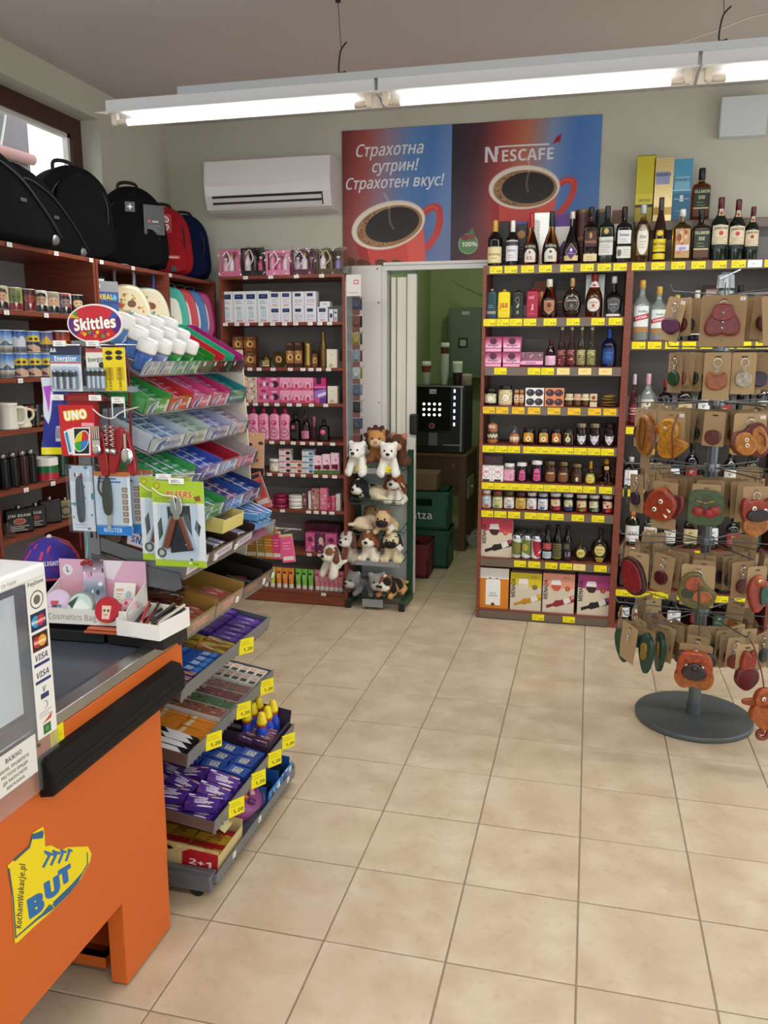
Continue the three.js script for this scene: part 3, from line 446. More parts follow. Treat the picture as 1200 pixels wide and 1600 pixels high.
// ---------- spirits on the first right-hand unit
{
  const z = ZS - 0.058, zb = -4.925, y = 2.03, bk = (x, w, h, y0) => [x * 1.03, w * 1.03, (y0 + h - 1.542) * 1.03 + 1.542 - y0];
  const cart = (label, y0, [x, w, h], d, faces, base, o) => { const [X, W, H] = bk(x, w, h, y0); return box(label, X, y0, zb, W, H, d, faces, base, o); };
  bottle('dark cognac bottle with gold neck and cream label, first on the top shelf', -.55, y, z, .085, .246, 'std', GL.dark, '#c79a3c', [[.06, .42, 1.15, pr(64, 48, '#d9c789', [['r', .05, .08, .9, .84, '#e6d8a4'], ['t', 'Hennessy', .5, .45, .22, '#6b5626'], ['l', .3, .7, .4, 1, .2, '#8a7440']])]], { c0: .6 });
  bottle('dark bottle with white cap and white label on the top shelf', -.454, y, z, .074, .241, 'std', GL.dark, '#e9e9e6', [[.1, .56, 1.1, pr(56, 64, '#e4e3e8', [['r', 0, .06, 1, .2, '#3b3b48'], ['t', 'MARTELL', .5, .5, .13, '#666'], ['l', .25, .72, .5, 2, .1, '#999']])]], { c0: .72 });
  const arch = (ct, bt, b) => pr(56, 56, '#17100d', [['t', 'St-Rémy', .5, .14, .2, '#e8e0d0'], ['p', [[.12, 1], [.12, .5], [.3, .3], [.5, .26], [.7, .3], [.88, .5], [.88, 1]], '#ddd8c8'], ['o', .5, .46, .07, .07, ct], ['t', bt, .5, .78, .24, b]]);
  bottle('teardrop brandy bottle with tall red cap and amber neck', -.352, y, z, .091, .278, 'tear', GL.amber, '#b4281f', [[.05, .4, .95, arch('#666', 'V.S.', '#a22018')]], { c0: .72 });
  bottle('teardrop brandy bottle with dark green cap', -.245, y, z, .1, .28, 'tear', GL.amber, '#10261f', [[.05, .4, .95, arch('#335', 'VS', '#222')]], { c0: .72 });
  bottle('round-shouldered dark cognac bottle with purple diamond label', -.135, y, z, .096, .276, 'tear', GL.dark, '#d9d2c4', [[.06, .4, .9, pr(56, 56, '#120c10', [['r', 0, .7, 1, .3, '#d8c48c'], ['p', [[.5, .05], [.9, .5], [.5, .95], [.1, .5]], '#4a2c78', '#cbb060', 2], ['o', .5, .4, .08, .1, '#e9e6f0'], ['l', .3, .58, .4, 1, .2, '#d9cbe6']])]], { c0: .86 });
  bottle('rectangular malt whisky bottle with cream bottom label', -.036, y, z, .08, .294, 'square', GL.amber, '#1c1613', [[.3, .58, .7, pr(56, 48, '#3a1a10', [['o', .5, .3, .12, .2, '#c98a4a'], ['t', 'Glenfiddich', .5, .68, .22, '#c98a4a']])], [.04, .17, .8, pr(56, 24, '#e0cd9c', [['l', .2, .4, .6, 2, .3, '#8a744a']])]], { n: 5, c0: .83 });
  bottle('green triangular malt whisky bottle with grey-white label', .048, y, z, .08, .296, 'square', GL.dgreen, '#2a2733', [[.14, .46, .85, pr(56, 48, '#d6d6cf', [['t', 'Glenfiddich', .5, .24, .2, '#6a6a60'], ['l', .2, .45, .6, 4, .12, '#999']])], [.5, .62, .5, pr(32, 32, '#0c1a10', [['o', .5, .5, .3, .4, '#cfae50']])]], { n: 5, c0: .8 });
  bottle('square-shouldered dark whisky bottle with two white labels', .136, y, z, .083, .289, 'square', GL.dark, '#181310', [[.34, .58, .8, pr(48, 40, '#e2e2e0', [['t', 'Dewar', .5, .35, .28, '#444'], ['l', .2, .65, .6, 2, .16, '#888']])], [.08, .29, .85, pr(56, 40, '#dedccf', [['o', .2, .55, .14, .3, '#666'], ['l', .4, .3, .5, 3, .2, '#999']])]], { n: 4, c0: .8 });
  cart('dark box with grey lettering behind the first top-shelf bottle', y, [-.501, .055, .236], .07, { f: pr(40, 96, '#191a1c', [['t', '\u2767', .5, .4, .25, '#9a9a90', { bold: false }], ['l', .2, .62, .6, 3, .08, '#777']]) }, '#151517');
  cart('dark box with orange swirl behind the white-capped bottle', y, [-.406, .058, .231], .07, { f: pr(40, 96, '#20212c', [['r', 0, .0, 1, .06, '#3b4fa0'], ['o', .5, .28, .36, .09, '#b0803e'], ['l', .2, .5, .6, 4, .08, '#7a7060']]) }, '#20212c');
  cart('silver white box between the two brandy bottles', y, [-.292, .088, .271], .08, { f: pr(56, 128, '#cfd1cd', [['t', 'GLENMORANGIE', .25, .5, .09, '#8d908d', { rot: -PI / 2 }]]) }, '#cfd1cd', { rough: .3, metal: .5 });
  cart('purple and white cognac box behind the green-capped bottle', y, [-.174, .1, .261], .09, { f: pr(64, 128, '#e7e4dc', [['r', 0, 0, 1, .24, '#5d2f8c'], ['p', [[.5, .5], [.95, .75], [.95, 1], [.05, 1], [.05, .75]], '#3e2368'], ['t', '\u25C6', .5, .68, .12, '#e6def0'], ['l', .2, .82, .6, 2, .06, '#d6c8ea']]) }, '#4a2878');
  const canister = (label, x, w, h, col, a) => { const [X, W, H] = bk(x, w, h, y), t = T('whisky_canister', label, 'canister', [X, y, zb]); M('tube', cyl(W / 2, W / 2, H * .95, 0, 0, 0, 28), mat(col, .35), t); M('lid', cyl(W / 2 * 1.03, W / 2 * 1.02, H * .05, 0, H * .95, 0, 28), mat('#6a5636', .3, .7), t); M('print', labelGeo([[1, 0], [1, 1]], W / 2, H, .1, .9, 1.2, a), SA.mat(.4), t); };
  canister('dark red-brown whisky canister with gold stag', -.08, .079, .281, '#4a1712', pr(64, 96, '#4a1712', [['t', '\u2658', .6, .22, .24, '#d8b050'], ['t', 'Glenfiddich', .5, .5, .12, '#b98a50'], ['l', .2, .66, .6, 3, .08, '#9a5a40']]));
  canister('dark green whisky canister with gold stag', .019, .07, .279, '#0f1f14', pr(64, 96, '#0f1f14', [['t', '\u2658', .6, .22, .24, '#d8b050'], ['t', 'Glenfiddich', .5, .5, .12, '#a0a070']]));
  cart('small brown box behind the last top-shelf bottles', y, [.102, .06, .27], .07, { f: pr(40, 96, '#6a3c26', [['r', 0, .25, 1, .3, '#d8d4cc'], ['t', '12', .5, .4, .12, '#555']]) }, '#5e3520');
  // second shelf
  const y2 = 1.747, fl = (label, x, w, h, col, a, cap) => bottle(label, x, y2, z, w, h, 'flask', mat(col, .3), cap, [[.04, .86, .78, a]], { n: 6, zs: .55, c0: .93, name: 'spirit_tin', cat: 'tin', body: 'metal_body', ry: 0 });
  fl('teal whisky tin with pale cap at the left end', -.561, .06, .161, '#17414b', pr(48, 88, '#17414b', [['t', '\u2767', .5, .3, .24, '#c0d0cc'], ['l', .15, .5, .7, 2, .08, '#c0d0cc'], ['r', .05, .74, .9, .12, '#a49a86']]), '#b8ac94');
  fl('yellow whisky tin with two red letters', -.491, .07, .157, '#f0d800', pr(56, 88, '#f0d800', [['t', '\u2736', .5, .3, .12, '#7a5a10'], ['t', 'J\u0026B', .5, .5, .28, '#b3241c'], ['l', .2, .72, .6, 1, .1, '#9a7a10']]), '#c79a3c');
  fl('black tin with pale green moon and leaf', -.414, .063, .158, '#131615', pr(52, 88, '#131615', [['o', .45, .28, .2, .12, null, '#8fb08a', 2], ['p', [[.3, .6], [.5, .45], [.7, .42], [.55, .62]], '#9fbf88'], ['o', .5, .8, .14, .08, '#7d9a78']]), '#26262a');
  fl('pinkish red tin with white walking figure', -.334, .068, .16, '#a81e3c', pr(56, 88, '#a81e3c', [['t', 'red', .4, .2, .2, '#e9a0b0'], ['p', [[.5, .45], [.62, .5], [.56, .62], [.66, .74], [.52, .68], [.4, .78], [.46, .6]], '#f0d4da'], ['l', .2, .86, .6, 1, .1, '#e9a0b0']]), '#8c1830');
  const cb = (label, [x, w, h], f, base, o) => { const [X, W, H] = bk(x, w, h, y2); box(label, X, y2, zb, W, H, .08, { f }, base, o); };
  cb('burnt orange whisky box behind the red tin', [-.29, .07, .194], pr(44, 96, '#8c3218', [['r', 0, .3, 1, .34, '#b8582a'], ['t', '1', .6, .35, .22, '#e8b080']]), '#7a2a14');
  cb('black whisky box with gold crest', [-.171, .075, .199], pr(44, 96, '#1b1512', [['t', '\u265B', .5, .22, .2, '#b08a40', { bold: false }], ['r', .1, .55, .8, .02, '#b08a40'], ['l', .2, .65, .6, 3, .08, '#8a6a30']]), '#15100d');
  cb('silver grey gift box behind the oval-label whisky', [.0, .098, .225], pr(52, 96, '#b9bcb4', [['l', .2, .2, .6, 4, .1, '#5a5c56']]), '#b9bcb4', { rough: .3, metal: .5 });
  bottle('amber bourbon bottle with brown shield label and cork top', -.244, y2, z, .091, .208, 'slope', GL.amber, '#e3dcc8', [[.08, .5, .9, pr(56, 56, '#2a130a', [['p', [[.15, .15], [.85, .15], [.8, .7], [.5, .95], [.2, .7]], '#b06a48', '#e0c090', 2], ['o', .5, .42, .14, .16, '#5a2a18'], ['l', .3, .7, .4, 1, .1, '#5a2a18']])]], { c0: .8 });
  bottle('round flat dimpled brandy bottle with silver ring emblem', -.121, y2, z, .107, .213, 'disc', GL.brown, '#b98a50', [[.1, .58, .95, pr(64, 64, '#1c0d07', [['o', .5, .48, .4, .42, null, '#a8a49c', 3], ['o', .5, .48, .28, .3, '#2b1a14', '#8d8880', 2], ['t', 'Disaronno', .5, .3, .12, '#e0d8c0'], ['o', .5, .6, .12, .13, '#6a6460']])]], { zs: .55, c0: .78, ry: 0 });
  bottle('amber whisky bottle with oval silver label and white neck band', -.003, y2, z, .095, .231, 'slope', GL.amber, '#8a2a18', [[.12, .46, .85, pr(56, 56, '#3a1a0c', [['o', .5, .5, .46, .46, '#d9d2c8'], ['t', 'CHIVAS', .5, .36, .16, '#555'], ['o', .5, .56, .1, .1, '#b23a2c'], ['l', .25, .72, .5, 1, .1, '#777']])], [.7, .82, 1.2, pr(32, 32, '#e8e2dc', [['o', .5, .6, .2, .25, '#b84a38']])]], { c0: .84 });
  bottle('black bottle with grey hexagon shield label and silver cap', .101, y2, z, .091, .218, 'shield', GL.dark, '#c9c9cc', [[.1, .48, .85, pr(56, 56, '#121212', [['p', [[.12, .2], [.5, .05], [.88, .2], [.84, .7], [.5, .95], [.16, .7]], '#4a4c50', '#8d9094', 2], ['t', 'BLACK', .5, .45, .16, '#b8babc'], ['l', .3, .65, .4, 1, .1, '#999']])], [.02, .075, .9, pr(48, 12, '#e6e2d4', [['l', .1, .4, .8, 1, .3, '#888']])]], { n: 3.2, c0: .82, ry: 0 });
  // third shelf
  const y3 = 1.48, pk = pr(72, 64, '#e888b4', [['g', 0, 0, 0, 1, ['#7a1f4a', '#d4689a', '#f6c8dc', '#fdf0f4']], ['r', 0, .74, 1, .06, '#9c2c58'], ['o', .5, .3, .2, .22, '#4a1c30'], ['t', 'Delight', .5, .58, .2, '#4a2030', { skew: .2 }], ['r', 0, .8, 1, .2, '#f3a8c8']]);
  const trap = (label, x, yy, w, h) => { const g = carton(w, h, .1, { f: pk, t: '#6a1c40' }, '#d77aa6'), p = g.attributes.position; for (let i = 0; i < p.count; i++) { const f = p.getY(i) / h; p.setX(i, p.getX(i) * (.92 + .1 * f)); } one('turkish_delight_box', label, 'box', g, SA.mat(.4), [x, yy, ZS - .075]); };
  trap('pink flared sweets box, lower left of the stack of four', -.544, y3, .1, .082); trap('pink flared sweets box, lower right of the stack of four', -.439, y3, .1, .082); trap('pink flared sweets box, upper left of the stack of four', -.544, y3 + .0835, .1, .082); trap('pink flared sweets box, upper right of the stack of four', -.439, y3 + .0835, .1, .082);
  const fp = one('flat_sweets_box', 'flat pink sweets box with clear window leaning back beside the flared boxes', 'box', xf(carton(.135, .075, .03, { f: pr(88, 56, '#d990b4', [['r', 0, 0, 1, .7, '#7c4a5c'], ['s', 26, .05, ['#b88a9a', '#6c3a4c', '#caa0b0']], ['r', 0, .74, 1, .26, '#f2a8cc'], ['t', 'delight', .5, .87, .2, '#5a2a40', { skew: .2 }]]) }, '#e08ab4'), 0, .004, 0, -.42), SA.mat(.35), [-.333, y3 + .002, ZS - .06]);
  bottle('pink bottle with dark purple cap on the third shelf', -.225, y3, z, .06, .153, 'slope', GL.pinkc, '#4a1030', [[.06, .4, 1.3, pr(48, 40, '#f0c4da', [['l', .15, .25, .7, 4, .18, '#a85a86']])]], { c0: .76 });
  const rl = (a, b, c2) => pr(40, 64, a, [['l', .1, .08, .8, 3, .1, b, 2.5], ['s', 30, .09, [b, c2, a]], ['t', '\u2740', .5, .62, .4, c2]]);
  for (const [x, l] of [[-.166, 'left'], [-.113, 'right']]) bottle(`red liqueur bottle with flower print, ${l} one of two`, x, y3, z, .046, .218, 'tall', GL.red, '#e6dcc0', [[.05, .44, 1.4, rl('#5c0f1a', '#c8a08a', '#e0706a')]], { c0: .92 });
  for (const [x, l] of [[-.059, 'left'], [-.004, 'right']]) bottle(`pale green liqueur bottle with flower print, ${l} one of two`, x, y3, z, .048, .217, 'tall', GL.lime, '#e6dcc0', [[.05, .44, 1.4, rl('#8a8450', '#dcd8a0', '#4a4a28')]], { c0: .92 });
  bottle('dark navy bottle with blue label and blue cap', .089, y3, z, .082, .207, 'std', GL.navy, '#1c4a9a', [[.08, .5, .85, pr(52, 56, '#16346e', [['r', 0, .2, 1, .6, '#20498f'], ['l', .2, .3, .6, 3, .14, '#6a92d0']])]], { c0: .76 });
}
// ---------- jars, boxes and cans on the lower shelves of the first right-hand unit
{
  const z = ZS - 0.052;
  let y = 1.261;
  jar('dark jar with black lid and pale flower label, left end of the rose-jam shelf', -.553, y, z, .077, .096, GL.brown, '#1a1716', [[.16, .68, 1.1, pr(56, 40, '#cfcaa8', [['s', 24, .07, ['#8a8a5a', '#e8e4cc', '#6a7a4a']], ['o', .5, .5, .2, .3, '#e9e5d2']])]]);
  jar('large cream jar with black lid beside the dark flower jar', -.469, y, z, .084, .114, mat('#cdb98c', .15), '#1c1815', [[.12, .68, 1.1, pr(64, 48, '#dccb9c', [['s', 20, .06, ['#9a8a5a', '#e8dcb4']], ['o', .5, .5, .25, .34, '#f0e8d0', '#8a7a4a'], ['l', .35, .42, .3, 2, .16, '#7a6a3a']])]]);
  for (const [dx, dy, l] of [[-.014, 0, 'left'], [.015, 0, 'right']]) jar(`slim spice jar with orange lid, ${l} of the pair`, -.391 + dx, y, z + .01, .029, .09, mat('#8a4a24', .2), '#b88a5a', [[.2, .7, 1.2, pr(32, 40, '#d8b48a', [['o', .5, .45, .3, .22, '#e8e0d0'], ['o', .5, .45, .15, .12, '#a02a2a'], ['l', .2, .75, .6, 1, .1, '#6a3a1a']])]], { name: 'spice_jar' });
  const shade = (bgc, g) => pr(80, 40, bgc, [['o', .27, .52, .21, .36, g, '#3a3a42', 2], ['o', .73, .52, .21, .36, g, '#3a3a42', 2], ['r', .45, .4, .1, .06, '#3a3a42'], ['o', .22, .4, .07, .12, '#6a6470'], ['o', .68, .4, .07, .12, '#6a6470']]);
  const s1 = shade('#ecebe8', '#2a2630'), s2 = shade('#e88a58', '#4a1e24');
  box('white cosmetics box printed with black sunglasses, lower of two', -.303, y, z, .102, .05, .06, { f: s1 }, '#eceae6'); box('white cosmetics box printed with black sunglasses, upper of two', -.303, y + .051, z, .102, .05, .06, { f: s1 }, '#eceae6');
  box('orange cosmetics box printed with dark sunglasses, lower of two', -.194, y, z, .104, .05, .06, { f: s2 }, '#e8dcd2'); box('orange cosmetics box printed with dark sunglasses, upper of two', -.194, y + .051, z, .104, .05, .06, { f: s2 }, '#e8dcd2');
  [-.112, -.067, -.023].forEach((x, i) => { const t = T('honey_pot', ['left', 'middle', 'right'][i] + ' of three small honey pots with cloth covers', 'jar', [x, y, z + .005], 0, 'small pots with cloth covers'); M('glass_body', lathe([[0, 0], [.019, 0], [.021, .01], [.021, .04], [.018, .048], [0, .048]], 20), mat('#5a3a14', .12), t); M('cloth_cover', lathe([[.027, .036], [.025, .046], [.02, .05], [.021, .066], [.017, .07], [0, .071]], 18), mat(['#cfc69a', '#c9a48a', '#d6cca4'][i], .9), t); M('cord', xf(new THREE.TorusGeometry(.0205, .0016, 5, 20), 0, .05, 0, PI / 2), mat('#b49a5a', .8), t); });
  box('tiny cream and red souvenir box right of the honey pots', .02, y, z + .008, .038, .072, .04, { f: pr(32, 56, '#d6c6a0', [['o', .5, .3, .3, .14, '#a03030'], ['r', 0, .5, 1, .12, '#6a4a2a'], ['s', 10, .1, ['#8a5a3a', '#e8dcc0']]]) }, '#cdbb92');
  for (let i = 0; i < 4; i++) one('herb_pouch', ['bottom', 'second', 'third', 'top'][i] + ' gold-brown pouch of the sagging stack at the right end', 'pouch', xf(new THREE.SphereGeometry(.05, 16, 8).scale(.95, .16, .7), 0, .008, 0, 0, i * .35, (i % 2 ? .07 : -.05)), mat(['#6a4c1e', '#7d5a24', '#8a6a2c', '#94752e'][i], .45), [.1 + (i % 2) * .006, y + .0015 + i * .0165, z - .005]);
  y = 1.04;
  { // wrapped clay figures
    const clay = mat('#b56a3c', .7), film = GL.film;
    const a = T('clay_owl', 'clay owl figure with zigzag bands in a clear wrapper', 'figurine', [-.537, y, z]); M('body', lathe([[0, 0], [.028, 0], [.031, .02], [.027, .05], [.024, .075], [.03, .09], [.026, .112], [0, .122]], 22), clay, a);
    M('zigzag_band', labelGeo([[.95, 0], [.95, 1]], .031, .12, .22, .6, 1.5, pr(64, 32, '#2a2018', [['p', [[0, .2], [.1, .5], [.2, .2], [.3, .5], [.4, .2], [.5, .5], [.6, .2], [.7, .5], [.8, .2], [.9, .5], [1, .2], [1, 1], [0, 1]], '#d8c8a0'], ['p', [[0, .6], [.1, .9], [.2, .6], [.3, .9], [.4, .6], [.5, .9], [.6, .6], [.7, .9], [.8, .6], [.9, .9], [1, .6], [1, 1], [0, 1]], '#3a2a1c']])), SA.mat(.6), a);
    for (const s of [-1, 1]) M('eye', merge([xf(cyl(.0085, .0085, .004, 0, 0, 0, 16), s * .0095, .099, .0265, PI / 2)]), mat('#efe4d0', .5), a), M('pupil', xf(cyl(.0035, .0035, .003, 0, 0, 0, 12), s * .0095, .099, .031, PI / 2), mat('#1a1410', .4), a);
    M('clear_wrapper', lathe([[.034, .0], [.037, .03], [.036, .11], [.014, .125], [.024, .137]], 14), film, a);
    const b = T('clay_cup', 'small clay cup with drips of cream glaze in a clear wrapper', 'cup', [-.41, y, z]); M('body', lathe([[0, 0], [.022, 0], [.027, .02], [.028, .045], [.022, .06], [.019, .06], [.022, .045], [0, .01]], 22), clay, b); M('glaze_drip', labelGeo([[1, 0], [1, 1]], .0282, .06, .2, .75, 1.6, pr(64, 32, '#b56a3c', [['p', [[0, 0], [1, 0], [1, .5], [.9, .8], [.8, .4], [.7, .75], [.6, .4], [.5, .9], [.4, .4], [.3, .8], [.2, .4], [.1, .75], [0, .5]], '#e4d6b8']])), SA.mat(.4), b); M('clear_wrapper', lathe([[.031, .0], [.033, .05], [.028, .075], [.01, .09], [.02, .107]], 14), film, b);
  }
  [['#c8860e', '#e0b820', 'yellow'], ['#c98a12', '#6a9a2a', 'green'], ['#a85808', '#d8a818', 'orange-yellow'], ['#2e1506', '#d8b83a', 'gold']].forEach(([hc, tc, n], i) => {
    const x = [-.328, -.248, -.176, -.109][i];
    jar(`squat honey jar with ${n} pear-shaped paper tag${i === 3 ? ', dark honey' : ''}`, x, y, z, [.078, .07, .07, .068][i], .094, i < 3 ? tint(hc, .03) : mat(hc, .08), '#241c18', [[.2, .74, .62, pr(40, 48, hc, [['r', .42, 0, .16, .4, tc], ['p', [[.36, .3], [.64, .3], [.85, .7], [.5, .98], [.15, .7]], tc], ['o', .5, .66, .28, .26, '#efe6c8'], ['o', .5, .66, .12, .12, '#8a6a2a']])]], { n: 5, name: 'honey_jar' });
  });
  const face = (lip) => pr(56, 56, '#1c1010', [['p', [[.05, .1], [.3, .25], [.5, .2], [.7, .25], [.95, .1], [.85, .6], [.5, .98], [.15, .6]], '#d9d6e0'], ['r', .16, .36, .24, .04, '#333'], ['r', .6, .36, .24, .04, '#333'], ['o', .5, .72, .1, .05, lip]]);
  [['#8a1c2c', 'plum-red lips'], ['#6a7ab0', 'pale blue lips'], ['#c02030', 'bright red lips']].forEach(([l, n], i) => jar(`tall dark jar with white mask label, ${n}`, [-.038, .036, .116][i], y, z, .066, .13, mat('#231312', .08), i === 2 ? '#2a1a14' : '#8a7a60', [[.06, .56, .95, face(l)]], { lm: .6 }));
  y = .825;
  const wp = pr(56, 72, '#f0eceb', [['p', [[.1, .2], [.5, .02], [.9, .2], [.5, .5]], null, '#d06a86', 2], ['p', [[.15, .55], [.5, .3], [.85, .55], [.5, .8]], null, '#c86a86', 2], ['o', .5, .42, .1, .08, '#d8a0b4'], ['r', .2, .88, .6, .12, '#2a2422']]);
  for (const [x, l] of [[-.565, 'left'], [-.499, 'right']]) box(`white box with pink trellis print, ${l} of two`, x, y, z, .064, .089, .06, { f: wp }, '#eeeae8');
  { const c = T('clear_gift_box', 'empty-looking clear plastic gift box on top of the trellis boxes', 'box', [-.53, y + .0895, z]); M('clear_body', new THREE.BoxGeometry(.115, .062, .055).translate(0, .031, 0), GL.film, c); M('inner_card', bx(.1, .04, .002, 0, .008, -.02), mat('#5a3a4a', .7), c); }
  jar('jar with white lid and pink mosaic label', -.433, y, z, .067, .105, mat('#8a6a70', .12), '#e9e6e2', [[.06, .66, 1.2, pr(56, 48, '#e8a8c0', [['s', 40, .06, ['#c05a86', '#f4d8e4', '#a83a6a']]])]], { n: 4 });
  const dip = pr(48, 64, '#1c1216', [['r', .44, .0, .12, .4, '#d85a94'], ['p', [[.2, .3], [.8, .3], [.9, .9], [.5, 1], [.1, .9]], '#d85a94'], ['o', .5, .36, .3, .14, '#d85a94'], ['r', .25, .5, .5, .06, '#4a1830'], ['o', .5, .78, .28, .16, '#b8407a']]);
  jar('smaller dark jar with white lid and pink dipper-shaped label', -.363, y, z, .066, .113, mat('#20141a', .1), '#e4e0e2', [[.06, .78, .75, dip]]); jar('taller dark jar with white lid and pink dipper-shaped label', -.277, y, z, .072, .128, mat('#20141a', .1), '#e4e0e2', [[.06, .8, .75, dip]]);
  const nut = (d) => pr(48, 40, '#4a2a18', [['o', .5, .6, .5, .4, '#7a4a2c'], ['l', .2, .3, .6, 1, .1, '#c8a880'], ['t', d, .5, .3, .22, '#e0c8a0', { skew: .2 }]]);
  jar('brown spread jar, left of three with metal lids', -.201, y, z, .069, .128, mat('#3a1e10', .1), '#6a5a3c', [[.08, .62, 1.1, nut('choco')]], { lm: .7 }); jar('brown spread jar, middle of three with metal lids', -.129, y, z, .068, .125, mat('#3a1e10', .1), '#7a6a44', [[.08, .62, 1.1, nut('cacao')]], { lm: .7 });
  jar('brown spread jar with pale dot label, right of three with metal lids', -.054, y, z, .068, .116, mat('#301a0e', .1), '#7a6a44', [[.08, .62, 1.1, pr(48, 40, '#3a2214', [['o', .5, .7, .12, .2, '#d8c090'], ['l', .3, .3, .4, 1, .1, '#a8805a']])]], { lm: .7 });
  bottle('squeeze honey bottle with yellow cap and green-yellow label', .023, y, z, .066, .131, 'tear', GL.gold, '#e8a81c', [[.05, .48, .95, pr(48, 56, '#7a8a2a', [['o', .5, .55, .42, .42, '#d8c860'], ['t', 'miel', .5, .4, .2, '#3a6a2a'], ['o', .5, .7, .16, .12, '#e0a030']])]], { c0: .66, cat: 'honey bottle' });
  { const b = T('honey_bear_bottle', 'bear-shaped amber honey bottle with orange cap', 'honey bottle', [.109, y, z]); M('bear_body', merge([lathe([[0, 0], [.03, 0], [.037, .012], [.036, .045], [.026, .07], [.03, .085], [.03, .1], [.018, .115], [0, .118]], 24), sph(.011, .026, .108, 0), sph(.011, -.026, .108, 0), sph(.013, 0, .09, .026), sph(.013, .033, .055, .014), sph(.013, -.033, .055, .014), sph(.014, .022, .01, .026), sph(.014, -.022, .01, .026)]), GL.amber, b); M('cap', lathe([[0, .112], [.014, .112], [.013, .135], [.008, .145], [0, .146]], 16), mat('#e89a1c', .4), b); M('bear_face', xf(flat(.024, .018, pr(32, 24, '#d8c49a', [['o', .3, .35, .08, .12, '#2a1608'], ['o', .7, .35, .08, .12, '#2a1608'], ['o', .5, .65, .12, .14, '#3a1e0c']])), 0, .09, .0395, -.05), SA.mat(.4), b); }
  y = .66;
  const JR = [['#b8794a', '#e9e4dc', '#c8d4d8', 'white-lidded peanut-coloured jar with pale blue label', '#5a7a8a'], ['#5c6a40', '#a83a3a', '#d6cc9a', 'jar with red lid and sand-coloured label', '#6a6a3a'], ['#5a3418', '#5a5a30', '#e6e2dc', 'jar with olive lid and white label', '#555'], ['#3a2012', '#5c2a20', '#d6b45a', 'jar with brown lid and mustard label', '#5a3a10'], ['#4a2a1c', '#d9d4d0', '#e8e6e4', 'jar with white lid and white label with small leaf', '#666'], ['#2a2a44', '#b8bcc8', '#e4e6ea', 'jar with pale lid and white label with blue curl', '#345'],
    ['#4a1010', '#e2ded8', '#d8cfa8', 'jam jar with cream label and red berry'], ['#1a1a30', '#e2ded8', '#d4cca8', 'jam jar with cream label and blueberries'], ['#5a2210', '#dcd6cc', '#d6c8a4', 'jam jar with cream label and red-green fruit'], ['#2a2218', '#e4e0da', '#d8d4a8', 'jam jar with cream label and lilac leaves'], ['#4a0e18', '#ecebe8', '#e0d4b0', 'jam jar with cream label on red, right end']];
  const fr = [['#c0203a', '#a01a30'], ['#2a3a7a', '#1a2a5a'], ['#b03020', '#6a9a3a'], ['#8a7aa8', '#5a8a3a'], ['#b81c3c', '#c83a4a']];
  JR.forEach(([gc, lid, lc, lab, c2], i) => {
    const [x, w, h] = [[-.563, .06, .111], [-.497, .064, .106], [-.431, .065, .107], [-.364, .065, .104], [-.3, .061, .106], [-.235, .062, .104], [-.165, .069, .109], [-.094, .063, .108], [-.018, .068, .105], [.051, .065, .105], [.124, .067, .107]][i];
    const a = i < 6 ? pr(60, 44, lc, [['t', ['nuts', 'tahini', 'Bio', 'choco', 'fit', 'Skyr'][i], .5, .3, .26, c2, { skew: .15 }], ['l', .15, .5, .7, 2, .14, c2], ['o', .5, .85, .2, .14, ['#b85a4a', '#7a8a4a', '#888', '#a87a2a', '#a06a5a', '#4a6a9a'][i]]]) : pr(60, 48, gc, [['p', [[.12, .05], [.8, .05], [.86, .6], [.2, .66]], lc], ['l', .25, .2, .45, 2, .14, '#8a6a3a'], ['s', 7, .1, fr[i - 6]], ['o', .72, .8, .16, .18, fr[i - 6][0]], ['o', .5, .86, .12, .12, fr[i - 6][1]]]);
    jar(lab, x, y, z, w, h, mat(gc, .08), lid, [[.08, .68, 1.25, a]], { name: 'jam_jar' });
  });
  y = .372;
  const wine = (bg, glassC, wineC, bot, txt) => pr(96, 124, '#d8cbb4', [['p', [[0, 0], [1, 0], [1, .37], [.62, .36], [.2, .33], [0, .3]], bg], ['f', (c, w, h) => { tx(c, 'MENADA', w * .1, h * .42, h * .125, '#1c1614', { rot: -PI / 2, bold: false, st: '#1c1614', lw: .8 }); }],
    ['p', [[.28, .16], [.55, .15], [.59, .32], [.5, .43], [.36, .43], [.25, .32]], '#f0ebe6'], ['p', [[.26, .29], [.58, .29], [.57, .36], [.5, .44], [.36, .44], [.27, .36]], glassC], ['o', .78, .37, .085, .065, txt], ['t', '\u2022', .78, .37, .08, '#f0d0b0'],
    ['p', [[.12, .82], [.34, .76], [.42, .68], [.56, .67], [.92, .54], [1, .54], [1, .7], [.62, .8], [.44, .85], [.36, .83], [.14, .9]], bot], ['p', [[.64, .64], [.84, .57], [.9, .7], [.7, .78]], '#e8e2da'], ['p', [[.88, .56], [1, .54], [1, .6], [.9, .66]], bg], ['l', .64, .08, .26, 2, .03, '#7a4a3a', 1]]);
  box('wine box with red top, standing alone on the upper shelf left of the cans', -.496, y, ZS - .085, .18, .232, .1, { f: wine('#c93a52', '#3a1218', '#3a1218', '#15100f', '#b8642c') }, '#cfc2aa', { name: 'wine_box' });
  box('orange and white wine box at the bottom left', -.504, .055, ZS - .085, .173, .246, .1, { f: pr(92, 128, '#d9841c', [['r', 0, 0, 1, .26, '#eeece8'], ['r', .22, .2, .5, .72, '#f4f2ee'], ['p', [[.22, .3], [.35, .24], [.48, .28], [.6, .24], [.72, .3], [.72, .27], [.22, .27]], '#222'], ['t', 'VILLA', .47, .62, .06, '#7a8a94'], ['t', 'YAMBOL', .47, .68, .06, '#7a8a94'], ['o', .47, .9, .06, .04, '#333']]) }, '#cc7a18', { name: 'wine_box' });
